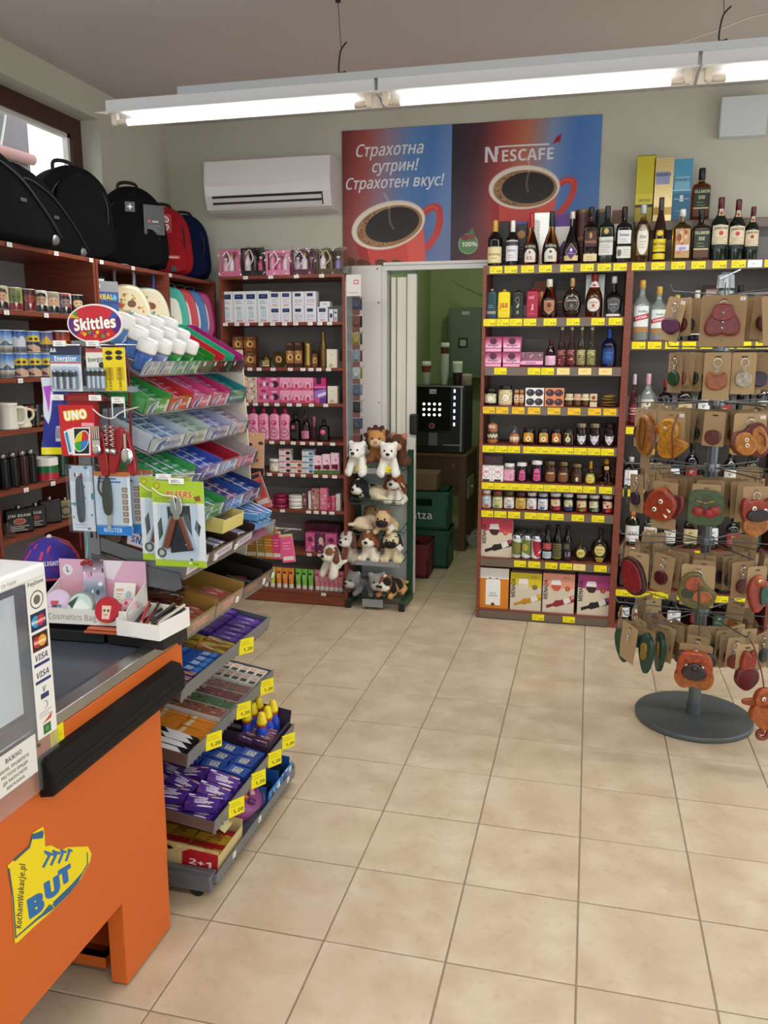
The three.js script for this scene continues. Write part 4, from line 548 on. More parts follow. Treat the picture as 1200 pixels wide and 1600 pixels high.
  box('wine box with yellow top and white-wine bottle print', -.316, .055, ZS - .085, .181, .228, .1, { f: wine('#d8c21c', '#dcd6b4', '#e0d8a0', '#c08a28', '#6a6a30') }, '#d4c8b0', { name: 'wine_box' });
  box('wine box with salmon top and rosé bottle print', -.127, .055, ZS - .085, .181, .235, .1, { f: wine('#e89a84', '#cc5a48', '#cc5a48', '#8a2430', '#c0582c') }, '#d4c8b0', { name: 'wine_box' });
  box('wine box with magenta top, right end of the bottom row', .073, .055, ZS - .085, .181, .239, .1, { f: wine('#a83a7c', '#3a1220', '#3a1220', '#15100f', '#a8402c') }, '#d4c8b0', { name: 'wine_box' });
  { // drink cans, three columns going back
    const cg = lathe([[0, 0], [.022, 0], [.0265, .008], [.0265, .122], [.0225, .134], [.0225, .139], [.02, .137], [0, .135]], 24), arts = [pr(56, 64, '#d6d8d2', [['p', [[.2, .1], [.8, .25], [.75, .9], [.25, .8]], '#5a6a34'], ['o', .5, .5, .22, .3, '#7a7a3a'], ['l', .2, .84, .6, 2, .07, '#444']]), pr(56, 64, '#dcdcd8', [['p', [[.3, .0], [.9, .1], [.7, .95], [.2, .6]], '#6a7a3c'], ['o', .4, .45, .14, .2, '#b8a84a']]), pr(56, 64, '#e0dcdc', [['p', [[.3, .05], [.8, .15], [.7, .55], [.45, .9], [.35, .5]], '#a81c34'], ['o', .6, .2, .14, .1, '#7a2a4a'], ['r', .5, .75, .4, .2, '#c02a34']])];
    [-.377, -.321, -.265].forEach((x, i) => { for (let k = 0; k < 4; k++) { const t = T('drink_can', `slim can with ${['olive green', 'leaf green', 'red'][i]} print, ${['front', 'second', 'third', 'rear'][k]} of its row`, 'can', [x + k * .006, y, ZS - .036 - k * .056], rnd(-.2, .2)); M('can_body', cg, mat('#c9ccd0', .25, .9), t); M('print', labelGeo([[1, 0], [1, 1]], .0266, .139, .08, .86, 2.6, arts[i]), SA.mat(.3), t); } });
  }
  bottle('small black beer bottle with red and pale blue labels', -.202, y, z + .01, .055, .202, 'beer', GL.dark, '#1c1614', [[.32, .52, 1.2, pr(44, 32, '#a83a44', [['l', .1, .3, .8, 2, .3, '#e0b0b0']])], [.06, .26, 1.2, pr(44, 28, '#b8c8cc', [['l', .1, .3, .8, 2, .3, '#567']])]], { c0: .9 });
  bottle('small black beer bottle with olive gold label', -.145, y, z + .01, .057, .209, 'beer', GL.dark, '#1c1614', [[.06, .5, 1.2, pr(44, 56, '#6a6438', [['l', .1, .12, .8, 5, .16, '#2a2614', 3]])]], { c0: .9 });
  bottle('small black beer bottle with lilac lettering', -.089, y, z + .01, .054, .205, 'beer', GL.dark, '#1c1614', [[.06, .56, 1.2, pr(44, 56, '#17121a', [['r', .2, .1, .5, .3, '#5a5444'], ['t', 'LB', .6, .7, .34, '#b08ab8']])]], { c0: .9 });
  bottle('small flat round-shouldered liqueur bottle with round cream label', -.011, y, z, .079, .137, 'disc', mat('#2a2410', .1), '#3a3414', [[.16, .56, .7, pr(48, 48, '#2a2410', [['o', .5, .5, .48, .48, '#d8c86a', '#6a5a20', 2], ['t', 'Jäger', .5, .42, .24, '#5a4a14'], ['l', .25, .62, .5, 1, .1, '#6a5a20']])]], { zs: .5, c0: .72 });
  bottle('large round liqueur jug with round cream label and neck handle', .096, y, z, .111, .198, 'disc', mat('#1c1408', .1), '#2a2012', [[.2, .56, .6, pr(56, 56, '#1c1408', [['o', .5, .5, .48, .48, '#d8cc78', '#6a5a20', 2], ['t', 'GRAPPA', .5, .42, .17, '#5a4a14'], ['l', .25, .62, .5, 2, .1, '#6a5a20']])], [.02, .16, .5, pr(48, 24, '#d8c45a', [['t', 'Liqueur', .5, .5, .5, '#4a3a10']])]], { zs: .55, c0: .78 });
}
// ---------- spirits on the second right-hand unit
{
  const z = ZS - 0.058, y = 2.03, TU = pr(56, 72, '#15281a', [['t', 'TULLAMORE', .5, .14, .15, '#d8d0a0'], ['t', 'DEW', .5, .34, .16, '#d8d0a0'], ['l', .2, .5, .6, 2, .1, '#a8a070'], ['r', 0, .68, 1, .05, '#d8c890'], ['r', 0, .74, 1, .26, '#5a3418']]);
  bottle('whisky bottle with pale oval label and silver cap', .232, y, z, .085, .297, 'std', GL.gold, '#b9bcc0', [[.12, .66, .8, pr(56, 80, '#7a5a28', [['o', .5, .5, .46, .48, '#e6e2d6', '#a8a090', 2], ['t', 'Glen', .5, .4, .16, '#777'], ['l', .25, .56, .5, 3, .09, '#a09a8a']])]], { c0: .84 });
  bottle('slim dark brandy bottle with two bright yellow labels', .32, y, z, .07, .328, 'slope', GL.brown, '#3a3340', [[.16, .36, 1.1, pr(48, 40, '#e8d020', [['t', 'METAXA', .5, .4, .28, '#3a2a08'], ['l', .1, .7, .8, 1, .1, '#7a6a10']])], [.04, .13, 1.1, pr(48, 24, '#e8d020', [['t', '\u2605\u2605\u2605\u2605\u2605', .5, .5, .5, '#7a5a10']])], [.4, .5, .6, pr(24, 24, '#8a6a20', [['o', .5, .5, .4, .4, '#e8c830']])]], { c0: .8 });
  bottle('clear square tequila bottle with orange print', .429, y, z, .09, .265, 'square', GL.gold, '#e2dfdc', [[.06, .62, .72, pr(56, 64, '#b89468', [['s', 14, .16, ['#d0683a', '#8a4a24', '#d8b890']], ['r', .05, .55, .9, .2, '#d4d0e0'], ['t', 'agave', .5, .65, .16, '#5a4a7a', { skew: .2 }]])]], { n: 6, c0: .86 });
  bottle('square dark whisky bottle with green label, front row', .523, y, z, .086, .259, 'square', GL.brown, '#171512', [[.06, .62, .76, TU]], { n: 6, c0: .8 });
  const JM = pr(64, 80, '#e0d3b4', [['t', 'JAMESON', .5, .14, .15, '#3a2a20', { sx: .85 }], ['o', .5, .34, .12, .1, '#b84a38'], ['l', .2, .5, .6, 3, .07, '#8a7a5a'], ['r', 0, .72, 1, .03, '#a89868'], ['r', 0, .8, 1, .2, '#14251c']]), JN = pr(24, 40, '#d8ccb0', [['o', .5, .7, .3, .2, '#b8402c'], ['l', .2, .2, .6, 2, .16, '#8a7a5a']]);
  [['tall', .616, .088, .315], ['middle-sized', .701, .081, .302], ['shortest', .774, .071, .263]].forEach(([n, x, w, h]) => bottle(`green whiskey bottle with cream label, ${n} of three`, x, y, z, w, h, 'std', GL.dgreen, '#5a1420', [[.18, .56, 1.1, JM], [.72, .86, .7, JN]], { c0: .82 }));
  // boxes on the upper board
  const zu = -4.955, yu = 2.26;
  box('tall yellow-green brandy carton on the upper board', .239, yu, zu, .096, .343, .09, { f: pr(64, 200, '#c9bb1c', [['r', 0, .58, 1, .16, '#d8cc3a'], ['t', 'METAXA', .5, .68, .05, '#5a5214'], ['r', 0, .74, 1, .04, '#2a2a1c'], ['t', '\u2605\u2605\u2605\u2605\u2605', .5, .76, .04, '#e8e0a0'], ['r', 0, .78, 1, .22, '#a89a2a'], ['r', 0, 0, 1, .02, '#8a8414']]), r: '#b0a418', l: '#a89c16' }, '#bdb01a');
  box('tall gold whisky carton on the upper board', .331, yu, zu, .1, .325, .09, { f: pr(64, 200, '#d8c48a', [['s', 40, .04, ['#e4d29a', '#cdb774']], ['r', .12, .22, .7, .2, '#8d93b4'], ['t', "DEWAR'S", .48, .27, .06, '#2a3050'], ['r', 0, .78, 1, .12, '#a0803a']]), r: '#e8e0c8' }, '#d8c48a', { rough: .3, metal: .55 });
  box('tall blue whisky carton with white number eight', .429, yu, zu, .096, .313, .09, { f: pr(64, 200, '#3a86a8', [['r', 0, 0, 1, .27, '#4a98bc'], ['r', .1, .28, .8, .24, '#7ab4cc'], ['t', "DEWAR'S", .5, .34, .06, '#24485c'], ['r', 0, .5, 1, .01, '#cfe0e6'], ['r', 0, .56, 1, .44, '#2e6e90'], ['t', '8', .5, .64, .14, '#f0f4f6'], ['r', .1, .64, .25, .01, '#cfe0e6'], ['r', .65, .64, .25, .01, '#cfe0e6'], ['l', .2, .84, .6, 1, .05, '#8ab8cc']]), l: '#1f5068' }, '#2e6e90');
  bottle('square amber whisky bottle with green label on the upper board', .531, yu, zu, .095, .269, 'square', GL.amber, '#171512', [[.06, .62, .76, TU]], { n: 6, c0: .78 });
  // lower shelves, partly behind the keyring stand
  const VO = pr(56, 88, '#dfe6e6', [['f', (c, w, h) => { poly(c, [[0, h * .42], [w, h * .26], [w, h * .46], [0, h * .6]], '#b02430'); c.save(); c.translate(w * .5, h * .43); c.rotate(-.24); tx(c, 'EVENIA', 0, 0, h * .13, '#f0e8e8'); c.restore(); }], ['t', 'Vodka', .6, .2, .12, '#5a6a70', { skew: .2 }], ['r', 0, .78, 1, .22, '#a87844']]);
  bottle('larger clear vodka bottle with red diagonal band and gold cap', .249, 1.62, z, .09, .32, 'std', GL.clear, '#d0a64a', [[.14, .58, 1.0, VO]], { c0: .87 }); bottle('smaller clear vodka bottle with red diagonal band and gold cap', .337, 1.62, z, .086, .285, 'std', GL.clear, '#d0a64a', [[.14, .58, 1.0, VO]], { c0: .86 });
  const dk = ['#0e0d0c', '#131a10', '#1a0f0a', '#0f1018', '#16130c'];
  const plainL = [['#d8d4c8', '#444'], ['#c8b88a', '#5a4a20'], ['#e2e2e4', '#556'], ['#8a2a2a', '#e0c0a0'], ['#2a4a3a', '#c8d0b0']].map(([a, b]) => pr(48, 48, a, [['t', 'N\u00B0', .5, .3, .24, b], ['l', .2, .55, .6, 2, .16, b]]));
  const filler = (shelf, yy, xs, hs) => xs.forEach((x, i) => bottle(`bottle with ${['off-white', 'tan', 'white', 'red', 'green'][(i + shelf.length) % 5]} label and ${['black', 'red', 'gold', 'white'][(i + shelf.length) % 4]} cap, ${shelf} shelf behind the keyring stand`, x, yy, z, .076, hs + (i % 3) * .022, ['std', 'square', 'wine', 'slope'][(i + shelf.length) % 4], mat(dk[(i * 2 + shelf.length) % 5], .08), ['#1a1614', '#8a2a2a', '#c8a85a', '#d8d4cc'][(i + shelf.length) % 4], [[.12, .5, .95, plainL[(i + shelf.length) % 5]]], { n: (i % 2) * 5, group: `bottles hidden behind the keyring stand, ${shelf} shelf` }));
  filler('second', 1.62, [.43, .53, .74, .85, .94], .24); filler('third', 1.162, [.4, .5, .6, .7, .8, .9], .25); filler('fourth', .815, [.35, .46, .56, .66, .76, .87], .22); filler('fifth', .487, [.47, .58, .69, .8, .91], .2); filler('sixth', .238, [.33, .44, .55, .66, .77, .88], .16); filler('bottom', .03, [.41, .52, .64, .76, .88], .16);
  box('small framed red picture box standing at the back of the second shelf', .62, 1.62, -4.93, .09, .3, .03, { f: pr(44, 96, '#5a1a1c', [['r', .15, .08, .7, .84, '#c8b4ac'], ['p', [[.5, .2], [.75, .3], [.5, .5], [.25, .3]], '#a8242c']]) }, '#4a1416');
  bottle('pink bottle with pale pink neck seal, left end of the third shelf', .235, 1.162, z, .052, .28, 'tall', GL.red, '#d9c2d2', [[.06, .42, 1.3, rl0()]], { c0: .8 });
  function rl0() { return pr(40, 56, '#6a1420', [['r', .1, .2, .8, .06, '#d8b8b8'], ['r', .1, .5, .8, .06, '#d8b8b8'], ['t', 'rosé', .5, .36, .16, '#f0d0d0']]); }
  bottle('clear bottle with pink neck seal and big cream label', .308, 1.162, z, .071, .283, 'wine', GL.clear, '#d9a8b4', [[.04, .52, 1.15, pr(52, 72, '#dcd6c4', [['o', .5, .2, .06, .04, '#333'], ['t', 'Domaine', .5, .34, .1, '#444'], ['l', .2, .5, .6, 4, .09, '#777']])]], { c0: .8 });
  bottle('dark square bottle with plain white label on the fourth shelf', .242, .815, z, .079, .17, 'square', GL.dark, '#d9d6d0', [[.08, .6, .8, pr(48, 44, '#ececec', [['t', '\u2766', .5, .3, .24, '#556'], ['t', 'Gentleman', .5, .62, .15, '#333']])]], { n: 5, c0: .84 });
  bottle('pale green wine bottle with white label and orange foil', .267, .487, z, .08, .229, 'wine', tint('#9aac54', .06), '#c88a4a', [[.1, .5, 1.2, pr(56, 56, '#e4e4e0', [['t', 'EM', .52, .5, .34, '#333', { bold: false }], ['l', .2, .82, .6, 1, .1, '#888']])]], { c0: .62 });
  bottle('dark liqueur bottle with black crest and white label', .364, .487, z, .079, .2, 'std', mat('#20251a', .08), '#1c1a18', [[.12, .56, 1.1, pr(56, 56, '#e2ddd2', [['t', 'FERNET', .5, .26, .2, '#2a2622'], ['l', .2, .46, .6, 1, .1, '#666'], ['r', 0, .68, 1, .32, '#c08a74']])]], { c0: .8 });
  bottle('small black bottle with white label, bottom left behind the stand', .249, .03, z, .061, .158, 'wine', GL.dark, '#17181c', [[.2, .56, 1.2, pr(44, 44, '#e0e2e4', [['t', 'MAXXI', .5, .4, .24, '#444'], ['l', .25, .66, .5, 1, .1, '#777']])]], { c0: .84 });
  bottle('slim clear bottle with white label, second from left at the bottom', .311, .03, z, .04, .161, 'tall', GL.clear, '#c8c8cc', [[.1, .5, 1.2, pr(36, 44, '#e2e0dc', [['o', .5, .5, .24, .2, '#b83a3a']])]], { c0: .86 });
  bottle('small dark bottle at the left end of the sixth shelf', .235, .238, z, .06, .17, 'square', GL.dark, '#171614', [[.1, .5, .8, pr(36, 36, '#3a3a38', [['l', .2, .3, .6, 2, .2, '#8a8a84']])]], { n: 5 });
}
// ---------- cosmetics unit left of the doorway
const DI = [-1.0, -.75, -.5, -.25, 0, .25, .5, .75, 1];
{
  const z = ZS - 0.06; let y = 2.006;
  // film-wrapped gift sets on top
  [[-2.137, .135, .16, '#d87a9a', '#f0c0d0', 'pink gift set with white shine swirls, leftmost on the cosmetics unit'], [-1.989, .15, .167, '#2a2026', '#c84a7a', 'black backed gift set with rose bottles, second from left'], [-1.832, .15, .147, '#e08aac', '#d86a9a', 'all-pink wrapped gift set in the middle of the five'], [-1.672, .15, .148, '#5a2036', '#c8b0c4', 'dark red backed gift set, second from right'], [-1.51, .165, .149, '#4a3a1c', '#8a7ab0', 'gold-brown gift set with lilac tubes, rightmost of the five']].forEach(([x, w, h, c1, c2, l], i) => {
    const t = T('gift_set', l, 'gift set', [x, y, z - .02]);
    M('tray', merge([bx(w, .025, .08, 0, 0, 0), bx(w, h * .96, .004, 0, 0, -.038)]), mat(c1, .5), t);
    for (let k = 0; k < 3; k++) { const px = (k - 1) * w * .28, hh = h * (.55 + .16 * ((k + i) % 3)), b = M('item', lathe([[0, 0], [.018, 0], [.02, .01], [.019, hh * .6], [.009, hh * .72], [.009, hh * .85], [0, hh * .86]], 14), mat([c2, '#e8dce2', c1][(k + i) % 3], .25), t); b.position.set(px, .025, .012); M('cap', cyl(.01, .01, hh * .14, px, .025 + hh * .84, .012, 12), mat(['#e8e4e0', '#b89a5a', '#5a2a40'][(k + i) % 3], .3), t); }
    const g = new THREE.BoxGeometry(w + .006, h, .088, 8, 8, 2), p = g.attributes.position; for (let k = 0; k < p.count; k++) { p.setZ(k, p.getZ(k) + .006 * Math.sin(p.getX(k) * 90 + p.getY(k) * 60 + i)); p.setY(k, p.getY(k) + .004 * Math.sin(p.getX(k) * 70 + i * 2)); } g.computeVertexNormals();
    M('print_frame', extr([[-w / 2, 0], [w / 2, 0], [w / 2, h * .98], [-w / 2, h * .98]], .003, 0, [[[-w / 2 + .014, .034], [-w / 2 + .014, h * .98 - .014], [w / 2 - .014, h * .98 - .014], [w / 2 - .014, .034]]]).translate(0, 0, .036), mat(c1, .35), t);
    M('clear_wrap', g.translate(0, h / 2 + .004, 0), mat('#fff', .09, 0, { transmission: 1, thickness: 0, ior: 1.5, clearcoat: .6, clearcoatRoughness: .05 }), t);
    M('shine_swirl', tube([[-w * .3, h * .75, .05], [-w * .1, h * .9, .052], [w * .05, h * .6, .052], [-w * .2, h * .3, .05]], .004, 20, 5), mat(['#f4eaf0', '#e9c8d4', '#f8e4ee', '#d8d0e0', '#c8b890'][i], .2), t);  // pale swirl stands in for the shine on the film wrap
  });
  y = 1.736;
  const cream = pr(44, 96, '#dfe3e6', [['r', .14, .1, .7, .15, '#1a2a5a'], ['l', .3, .16, .4, 1, .1, '#7a9ad0'], ['l', .2, .32, .6, 2, .06, '#6a7a94'], ['l', .25, .5, .5, 2, .05, '#404a66'], ['r', .32, .62, .08, .24, '#9cc4d4'], ['r', .46, .6, .08, .26, '#9cc4d4'], ['r', .6, .62, .08, .24, '#9cc4d4'], ['t', 'Rose', .5, .92, .1, '#c8507a', { skew: .2 }]]);
  const creamS = pr(52, 60, '#e0e2e6', [['r', .16, .1, .64, .24, '#1a2a5a'], ['l', .3, .2, .4, 1, .1, '#7a9ad0'], ['l', .2, .45, .6, 3, .11, '#8a9ab4'], ['t', 'Rose', .5, .86, .17, '#c8507a', { skew: .2 }]]), creamQ = pr(52, 60, '#dcdfe4', [['r', .22, .12, .5, .2, '#1a2a5a'], ['t', 'Q10', .5, .6, .3, '#b8a0b8'], ['l', .15, .84, .7, 1, .1, '#c8507a']]);
  [[-2.165, .083], [-2.083, .076], [-2.006, .076], [-1.926, .078]].forEach(([x, w], i) => box(`tall white face cream carton with navy square, ${['first', 'second', 'third', 'fourth'][i]} from the left`, x, y, z, w, .184, .05, { f: cream }, '#d8dcdf'));
  [[-1.851, .069], [-1.781, .067], [-1.704, .072], [-1.629, .072]].forEach(([x, w], i) => [0, 1].forEach((k) => box(`small white face cream carton with navy square, ${['first', 'second', 'third', 'fourth'][i]} stack, ${k ? 'upper' : 'lower'} one`, x, y + k * .0885, z, w, .088, .055, { f: i < 2 ? creamS : creamQ }, '#dadde0')));
  box('single small white cream carton right of the four stacks', -1.555, y, z, .063, .087, .05, { f: creamS }, '#dadde0'); box('flat white carton lying on the single cream carton', -1.54, y + .0875, z, .062, .03, .05, { f: pr(48, 24, '#dfe2e4', [['o', .4, .5, .06, .12, '#7a8a9a'], ['o', .6, .5, .06, .12, '#7a8a9a']]) }, '#dfe2e4');
  box('narrow white and navy carton, left of the slim pair', -1.505, y, z, .024, .073, .03, { f: pr(20, 56, '#dfe2e6', [['r', .2, .35, .6, .3, '#1a2a5a']]) }, '#dde0e4'); box('narrow white and pink carton, right of the slim pair', -1.477, y, z, .02, .073, .03, { f: pr(20, 56, '#e2dfe4', [['r', .2, .2, .6, .14, '#1a2a5a'], ['r', .2, .6, .6, .3, '#c88aa4']]) }, '#dde0e4');
  y = 1.47;
  const argan = pr(52, 72, '#5a2f16', [['r', 0, .25, 1, .5, '#8a5a26'], ['o', .5, .5, .28, .2, '#d8b070'], ['o', .55, .5, .14, .12, '#5a3018'], ['p', [[.3, .2], [.5, .4], [.45, .2]], '#c89a4a'], ['l', .2, .1, .6, 1, .1, '#d8b87a'], ['l', .2, .82, .6, 2, .07, '#c88a50']]);
  [[-2.1, .068], [-2.022, .076]].forEach(([x, w], i) => [0, 1].forEach((k) => box(`gold-brown oil carton of the ${i ? 'right' : 'left'} stack, ${k ? 'upper' : 'lower'} one`, x, y + k * .0925, z, w, .092, .05, { f: argan }, '#4e2a14')));
  { const t = T('gold_cosmetic_bottle', 'dark gold rounded cosmetic bottle with pale label', 'bottle', [-1.927, y, z]); M('body', lathe([[0, 0], [.026, 0], [.03, .006], [.03, .05], [.02, .066], [.013, .07], [.012, .085], [0, .088]], 20), mat('#4a3a18', .25, .5), t); M('label', labelGeo([[1, 0], [1, 1]], .0302, .088, .08, .5, 1, pr(40, 32, '#8a7a4a', [['o', .4, .5, .14, .2, '#d8c48a'], ['r', 0, .85, 1, .15, '#e8e0cc']])), SA.mat(.4), t); }
  { const t = T('gold_tin_disc', 'round gold tin standing on edge with pale centre emblem', 'tin', [-1.842, y, z]); M('tin', xf(lathe([[0, 0], [.044, 0], [.0475, .004], [.0475, .022], [.044, .026], [.036, .022], [0, .022]], 32), 0, .0478, -.012, PI / 2), mat('#5c4a26', .3, .7), t); M('emblem', xf(flat(.04, .04, pr(40, 40, '#6a5630', [['o', .5, .5, .46, .46, '#d0b47a'], ['o', .5, .5, .25, .3, '#6a4424']])), 0, .0278, .0104), SA.mat(.4), t); }
  [-1.765, -1.712].forEach((x, i) => box(`tall gold and dark oil carton, ${i ? 'right' : 'left'} of the two`, x, y, z, .048, .152, .045, { f: pr(40, 112, '#3a2010', [['l', .15, .06, .7, 2, .05, '#b89a5a'], ['r', 0, .35, 1, .48, '#9a6a34'], ['o', .5, .6, .34, .12, '#e0bc80'], ['o', .55, .6, .16, .07, '#5a3018'], ['p', [[.3, .35], [.5, .52], [.5, .34]], '#d8b060']]) }, '#3e2412'));
  one('gold_tube', 'standing gold tube with pale stripe beside the tall oil cartons', 'tube', lathe([[0, 0], [.024, 0], [.0245, .02], [.02, .03], [.018, .13], [.022, .146], [0, .147]], 18), mat('#a8884a', .3, .6), [-1.659, y, z]); box('little gold-brown carton left of the tall bronze bottle', -1.61, y, z, .034, .083, .034, { f: argan }, '#4e2a14');
  one('bronze_spray_bottle', 'tall slim bronze bottle with narrow top', 'bottle', lathe([[0, 0], [.023, 0], [.025, .004], [.025, .1], [.02, .14], [.012, .165], [.011, .21], [.008, .216], [0, .216]], 20), mat('#6e5632', .3, .7), [-1.562, y, z]);
  const flo = pr(48, 72, '#e4dccb', [['o', .5, .82, .22, .1, '#c8b890'], ['o', .35, .9, .14, .06, '#a8a070'], ['o', .62, .76, .12, .06, '#f4f0e4'], ['l', .3, .3, .4, 1, .1, '#b0a488']]);
  box('cream carton with flower at the foot, third shelf right end', -1.502, y, z, .064, .108, .04, { f: flo }, '#ddd5c4');
  y = 1.259;
  const roseP = pr(52, 56, '#d86a98', [['o', .55, .1, .25, .1, '#a02a5a'], ['r', .52, .36, .3, .34, '#e6dcd8'], ['o', .3, .62, .16, .16, '#b83a6e'], ['r', .78, .4, .16, .3, '#3a2a30']]), roseQ = pr(52, 56, '#d05a90', [['o', .6, .55, .3, .25, '#3a2430'], ['o', .3, .6, .2, .18, '#e8a0c0'], ['o', .5, .14, .3, .08, '#e8b0cc']]), roseS = pr(52, 56, '#e9a0bc', [['r', 0, .78, 1, .22, '#d04a72'], ['t', 'j', .2, .55, .34, '#4a2030', { skew: .2 }], ['o', .5, .66, .12, .14, '#c83058'], ['t', 'l', .85, .55, .34, '#4a2030'], ['o', .5, .66, .26, .24, null, '#f4d8e0', 1.5]]), flow = pr(52, 56, '#cdb9a4', [['s', 16, .12, ['#a85a6a', '#e8dcc8', '#8a3a48']], ['o', .5, .6, .2, .2, '#e4d8c4']]);
  const kinds = [[flow, '#c8b4a0', 'beige floral'], [roseP, '#d2608e', 'pink'], [roseQ, '#c85288', 'deep pink'], [roseS, '#df8aa8', 'light pink'], [roseS, '#df8aa8', 'light pink'], [roseS, '#df8aa8', 'light pink']];
  [-2.017, -1.943, -1.871, -1.798, -1.726, -1.654].forEach((x, i) => [0, 1].forEach((k) => box(`${kinds[i][2]} soap carton, ${k ? 'upper' : 'lower'} one of the ${['first', 'second', 'third', 'fourth', 'fifth', 'sixth'][i]} stack from the left`, x, y + k * .0758, z, .0705, .0752, .05, { f: kinds[i][0] }, kinds[i][1])));
  box('magenta and violet perfume carton, lower of two', -1.576, y, z, .074, .086, .05, { f: pr(52, 60, '#6a3a8a', [['p', [[0, .2], [1, 0], [1, .5], [0, .8]], '#9a74c4'], ['p', [[.3, .4], [1, .2], [1, .4], [.3, .6]], '#e4d8f4'], ['o', .25, .8, .2, .2, '#d84a8a']]) }, '#5a2a6a'); box('magenta and black perfume carton, upper of two', -1.576, y + .0865, z, .074, .064, .05, { f: pr(52, 48, '#c0287a', [['r', .2, 0, .4, .6, '#2a1420'], ['r', 0, .8, 1, .1, '#e88ab8']]) }, '#8a1c50');
  box('cream carton with flower at the foot, fourth shelf right end', -1.5, y, z, .061, .102, .04, { f: flo }, '#ddd5c4');
  y = 1.028;
  const sham = pr(56, 96, '#e89ab6', [['o', .5, .22, .3, .14, '#d0508a'], ['o', .44, .2, .14, .07, '#e88ab4'], ['o', .6, .26, .14, .07, '#b83472'], ['l', .2, .42, .6, 2, .05, '#a03a68'], ['o', .5, .72, .38, .2, null, '#4a2a38', 3], ['t', 'rose', .5, .72, .14, '#5a2a40', { skew: .2 }], ['o', .22, .62, .12, .08, '#d86a9a']]);
  const shamG = bodyGeo([[0, 0], [.92, 0], [1, .03], [1, .3], [.93, .55], [1, .78], [.9, .87], [.42, .93], [0, .93]], .033, .175, 3, .6);
  [-2.082, -2.019, -1.952, -1.881, -1.813].forEach((x, i) => { const t = T('shampoo_bottle', `pink shampoo bottle with rose print, ${['first', 'second', 'third', 'fourth', 'fifth'][i]} from the left`, 'bottle', [x, y, z]); M('body', shamG, mat('#e592b0', .3), t); M('cap', lathe([[0, .158], [.013, .158], [.014, .18], [.01, .198], [0, .199]], 16), mat('#b02458', .3), t); M('label', labelGeo([[1, 0], [1, .3], [.93, .55], [1, .78]], .033, .175, .06, .76, .95, sham, 3, .6), SA.mat(.35), t); });
  bottle('black bottle with pink rose print on the shampoo shelf', -1.745, y, z, .059, .18, 'square', GL.dark, '#191417', [[.06, .6, .85, pr(44, 80, '#17121a', [['o', .4, .25, .22, .12, '#d85a94'], ['o', .5, .3, .14, .08, '#a83a6a'], ['l', .2, .6, .6, 4, .08, '#777']])]], { n: 5 });
  bottle('pink tinted clear bottle with narrow neck and pump', -1.679, y, z, .059, .184, 'tall', GL.pinkc, '#3a3438', [[.08, .34, 1, pr(40, 40, '#c07a9a', [['l', .2, .3, .6, 3, .2, '#5a2a44']])]]); bottle('small pink perfume bottle with tall pink stopper', -1.626, y, z, .038, .15, 'slope', GL.pinkc, '#a85a7a', [], { c0: .62 });
  bottle('broad black bottle with single pink rose, right end of the shampoo shelf', -1.562, y, z, .064, .135, 'square', GL.dark, '#201a1c', [[.08, .62, .8, pr(44, 56, '#17131a', [['o', .5, .35, .3, .22, '#d84a7e'], ['o', .5, .3, .14, .1, '#e88aac'], ['o', .6, .6, .12, .06, '#4a6a3a']])]], { n: 5, c0: .86 });
  y = .83;
  { const t = T('cream_jar', 'white cream jar with beige pattern on the sixth shelf', 'jar', [-1.885, y, z]); M('body', lathe([[0, 0], [.032, 0], [.035, .006], [.035, .056], [0, .056]], 26), mat('#dcd8cc', .35), t); M('lid', lathe([[0, .056], [.036, .056], [.036, .076], [.033, .08], [0, .08]], 26), mat('#e6e3da', .35), t); M('print', labelGeo([[1, 0], [1, 1]], .0351, .08, .08, .66, 1.4, pr(48, 32, '#ddd8ca', [['s', 18, .09, ['#b8b07a', '#cdb89a', '#e8e4da']]])), SA.mat(.4), t); }
  const soap = (c1, c2) => pr(64, 44, '#ece6e2', [['r', 0, .0, 1, .34, c1], ['o', .78, .68, .2, .26, c2], ['l', .1, .5, .4, 3, .16, '#8a7a74'], ['t', 'soap', .28, .18, .24, '#5a3a3a']]);
  const sp = soap('#e0a4b8', '#3a2028'), so = soap('#d89070', '#8a4a2a'), sbx = soap('#7ab0d0', '#4a7a9a');
  for (let k = 0; k < 4; k++) if (k % 2 === 0 || 1) box(`pink and white soap carton, ${['bottom', 'second', 'third', 'top'][k]} of its stack of four`, -1.812, y + k * .0365, z, .073, .036, .05, { f: sp }, '#e6ded8');
  for (let k = 0; k < 2; k++) box(`orange and white soap carton, ${['lower', 'upper'][k]} of two`, -1.737, y + k * .0365, z, .07, .036, .05, { f: so }, '#e6ded8');
  for (let k = 0; k < 4; k++) box(`blue and white soap carton, ${['bottom', 'second', 'third', 'top'][k]} of its stack of four`, -1.663, y + k * .0365, z, .072, .036, .05, { f: sbx }, '#dfe4e8');
  const rt = pr(44, 80, '#f0d0dc', [['s', 14, .14, ['#c82c5a', '#e87a9c', '#f6e4ea']], ['r', .1, .55, .8, .22, '#6a1430'], ['r', 0, .82, 1, .18, '#4a7a3a']]);
  [[-1.6, .11], [-1.545, .12], [-1.49, .13]].forEach(([x, h], i) => box(`pink rose-print hand cream carton, ${['shortest', 'middle', 'tallest'][i]} of three`, x, y, z, .051, h, .04, { f: rt }, '#e4b4c4'));
  y = .605;
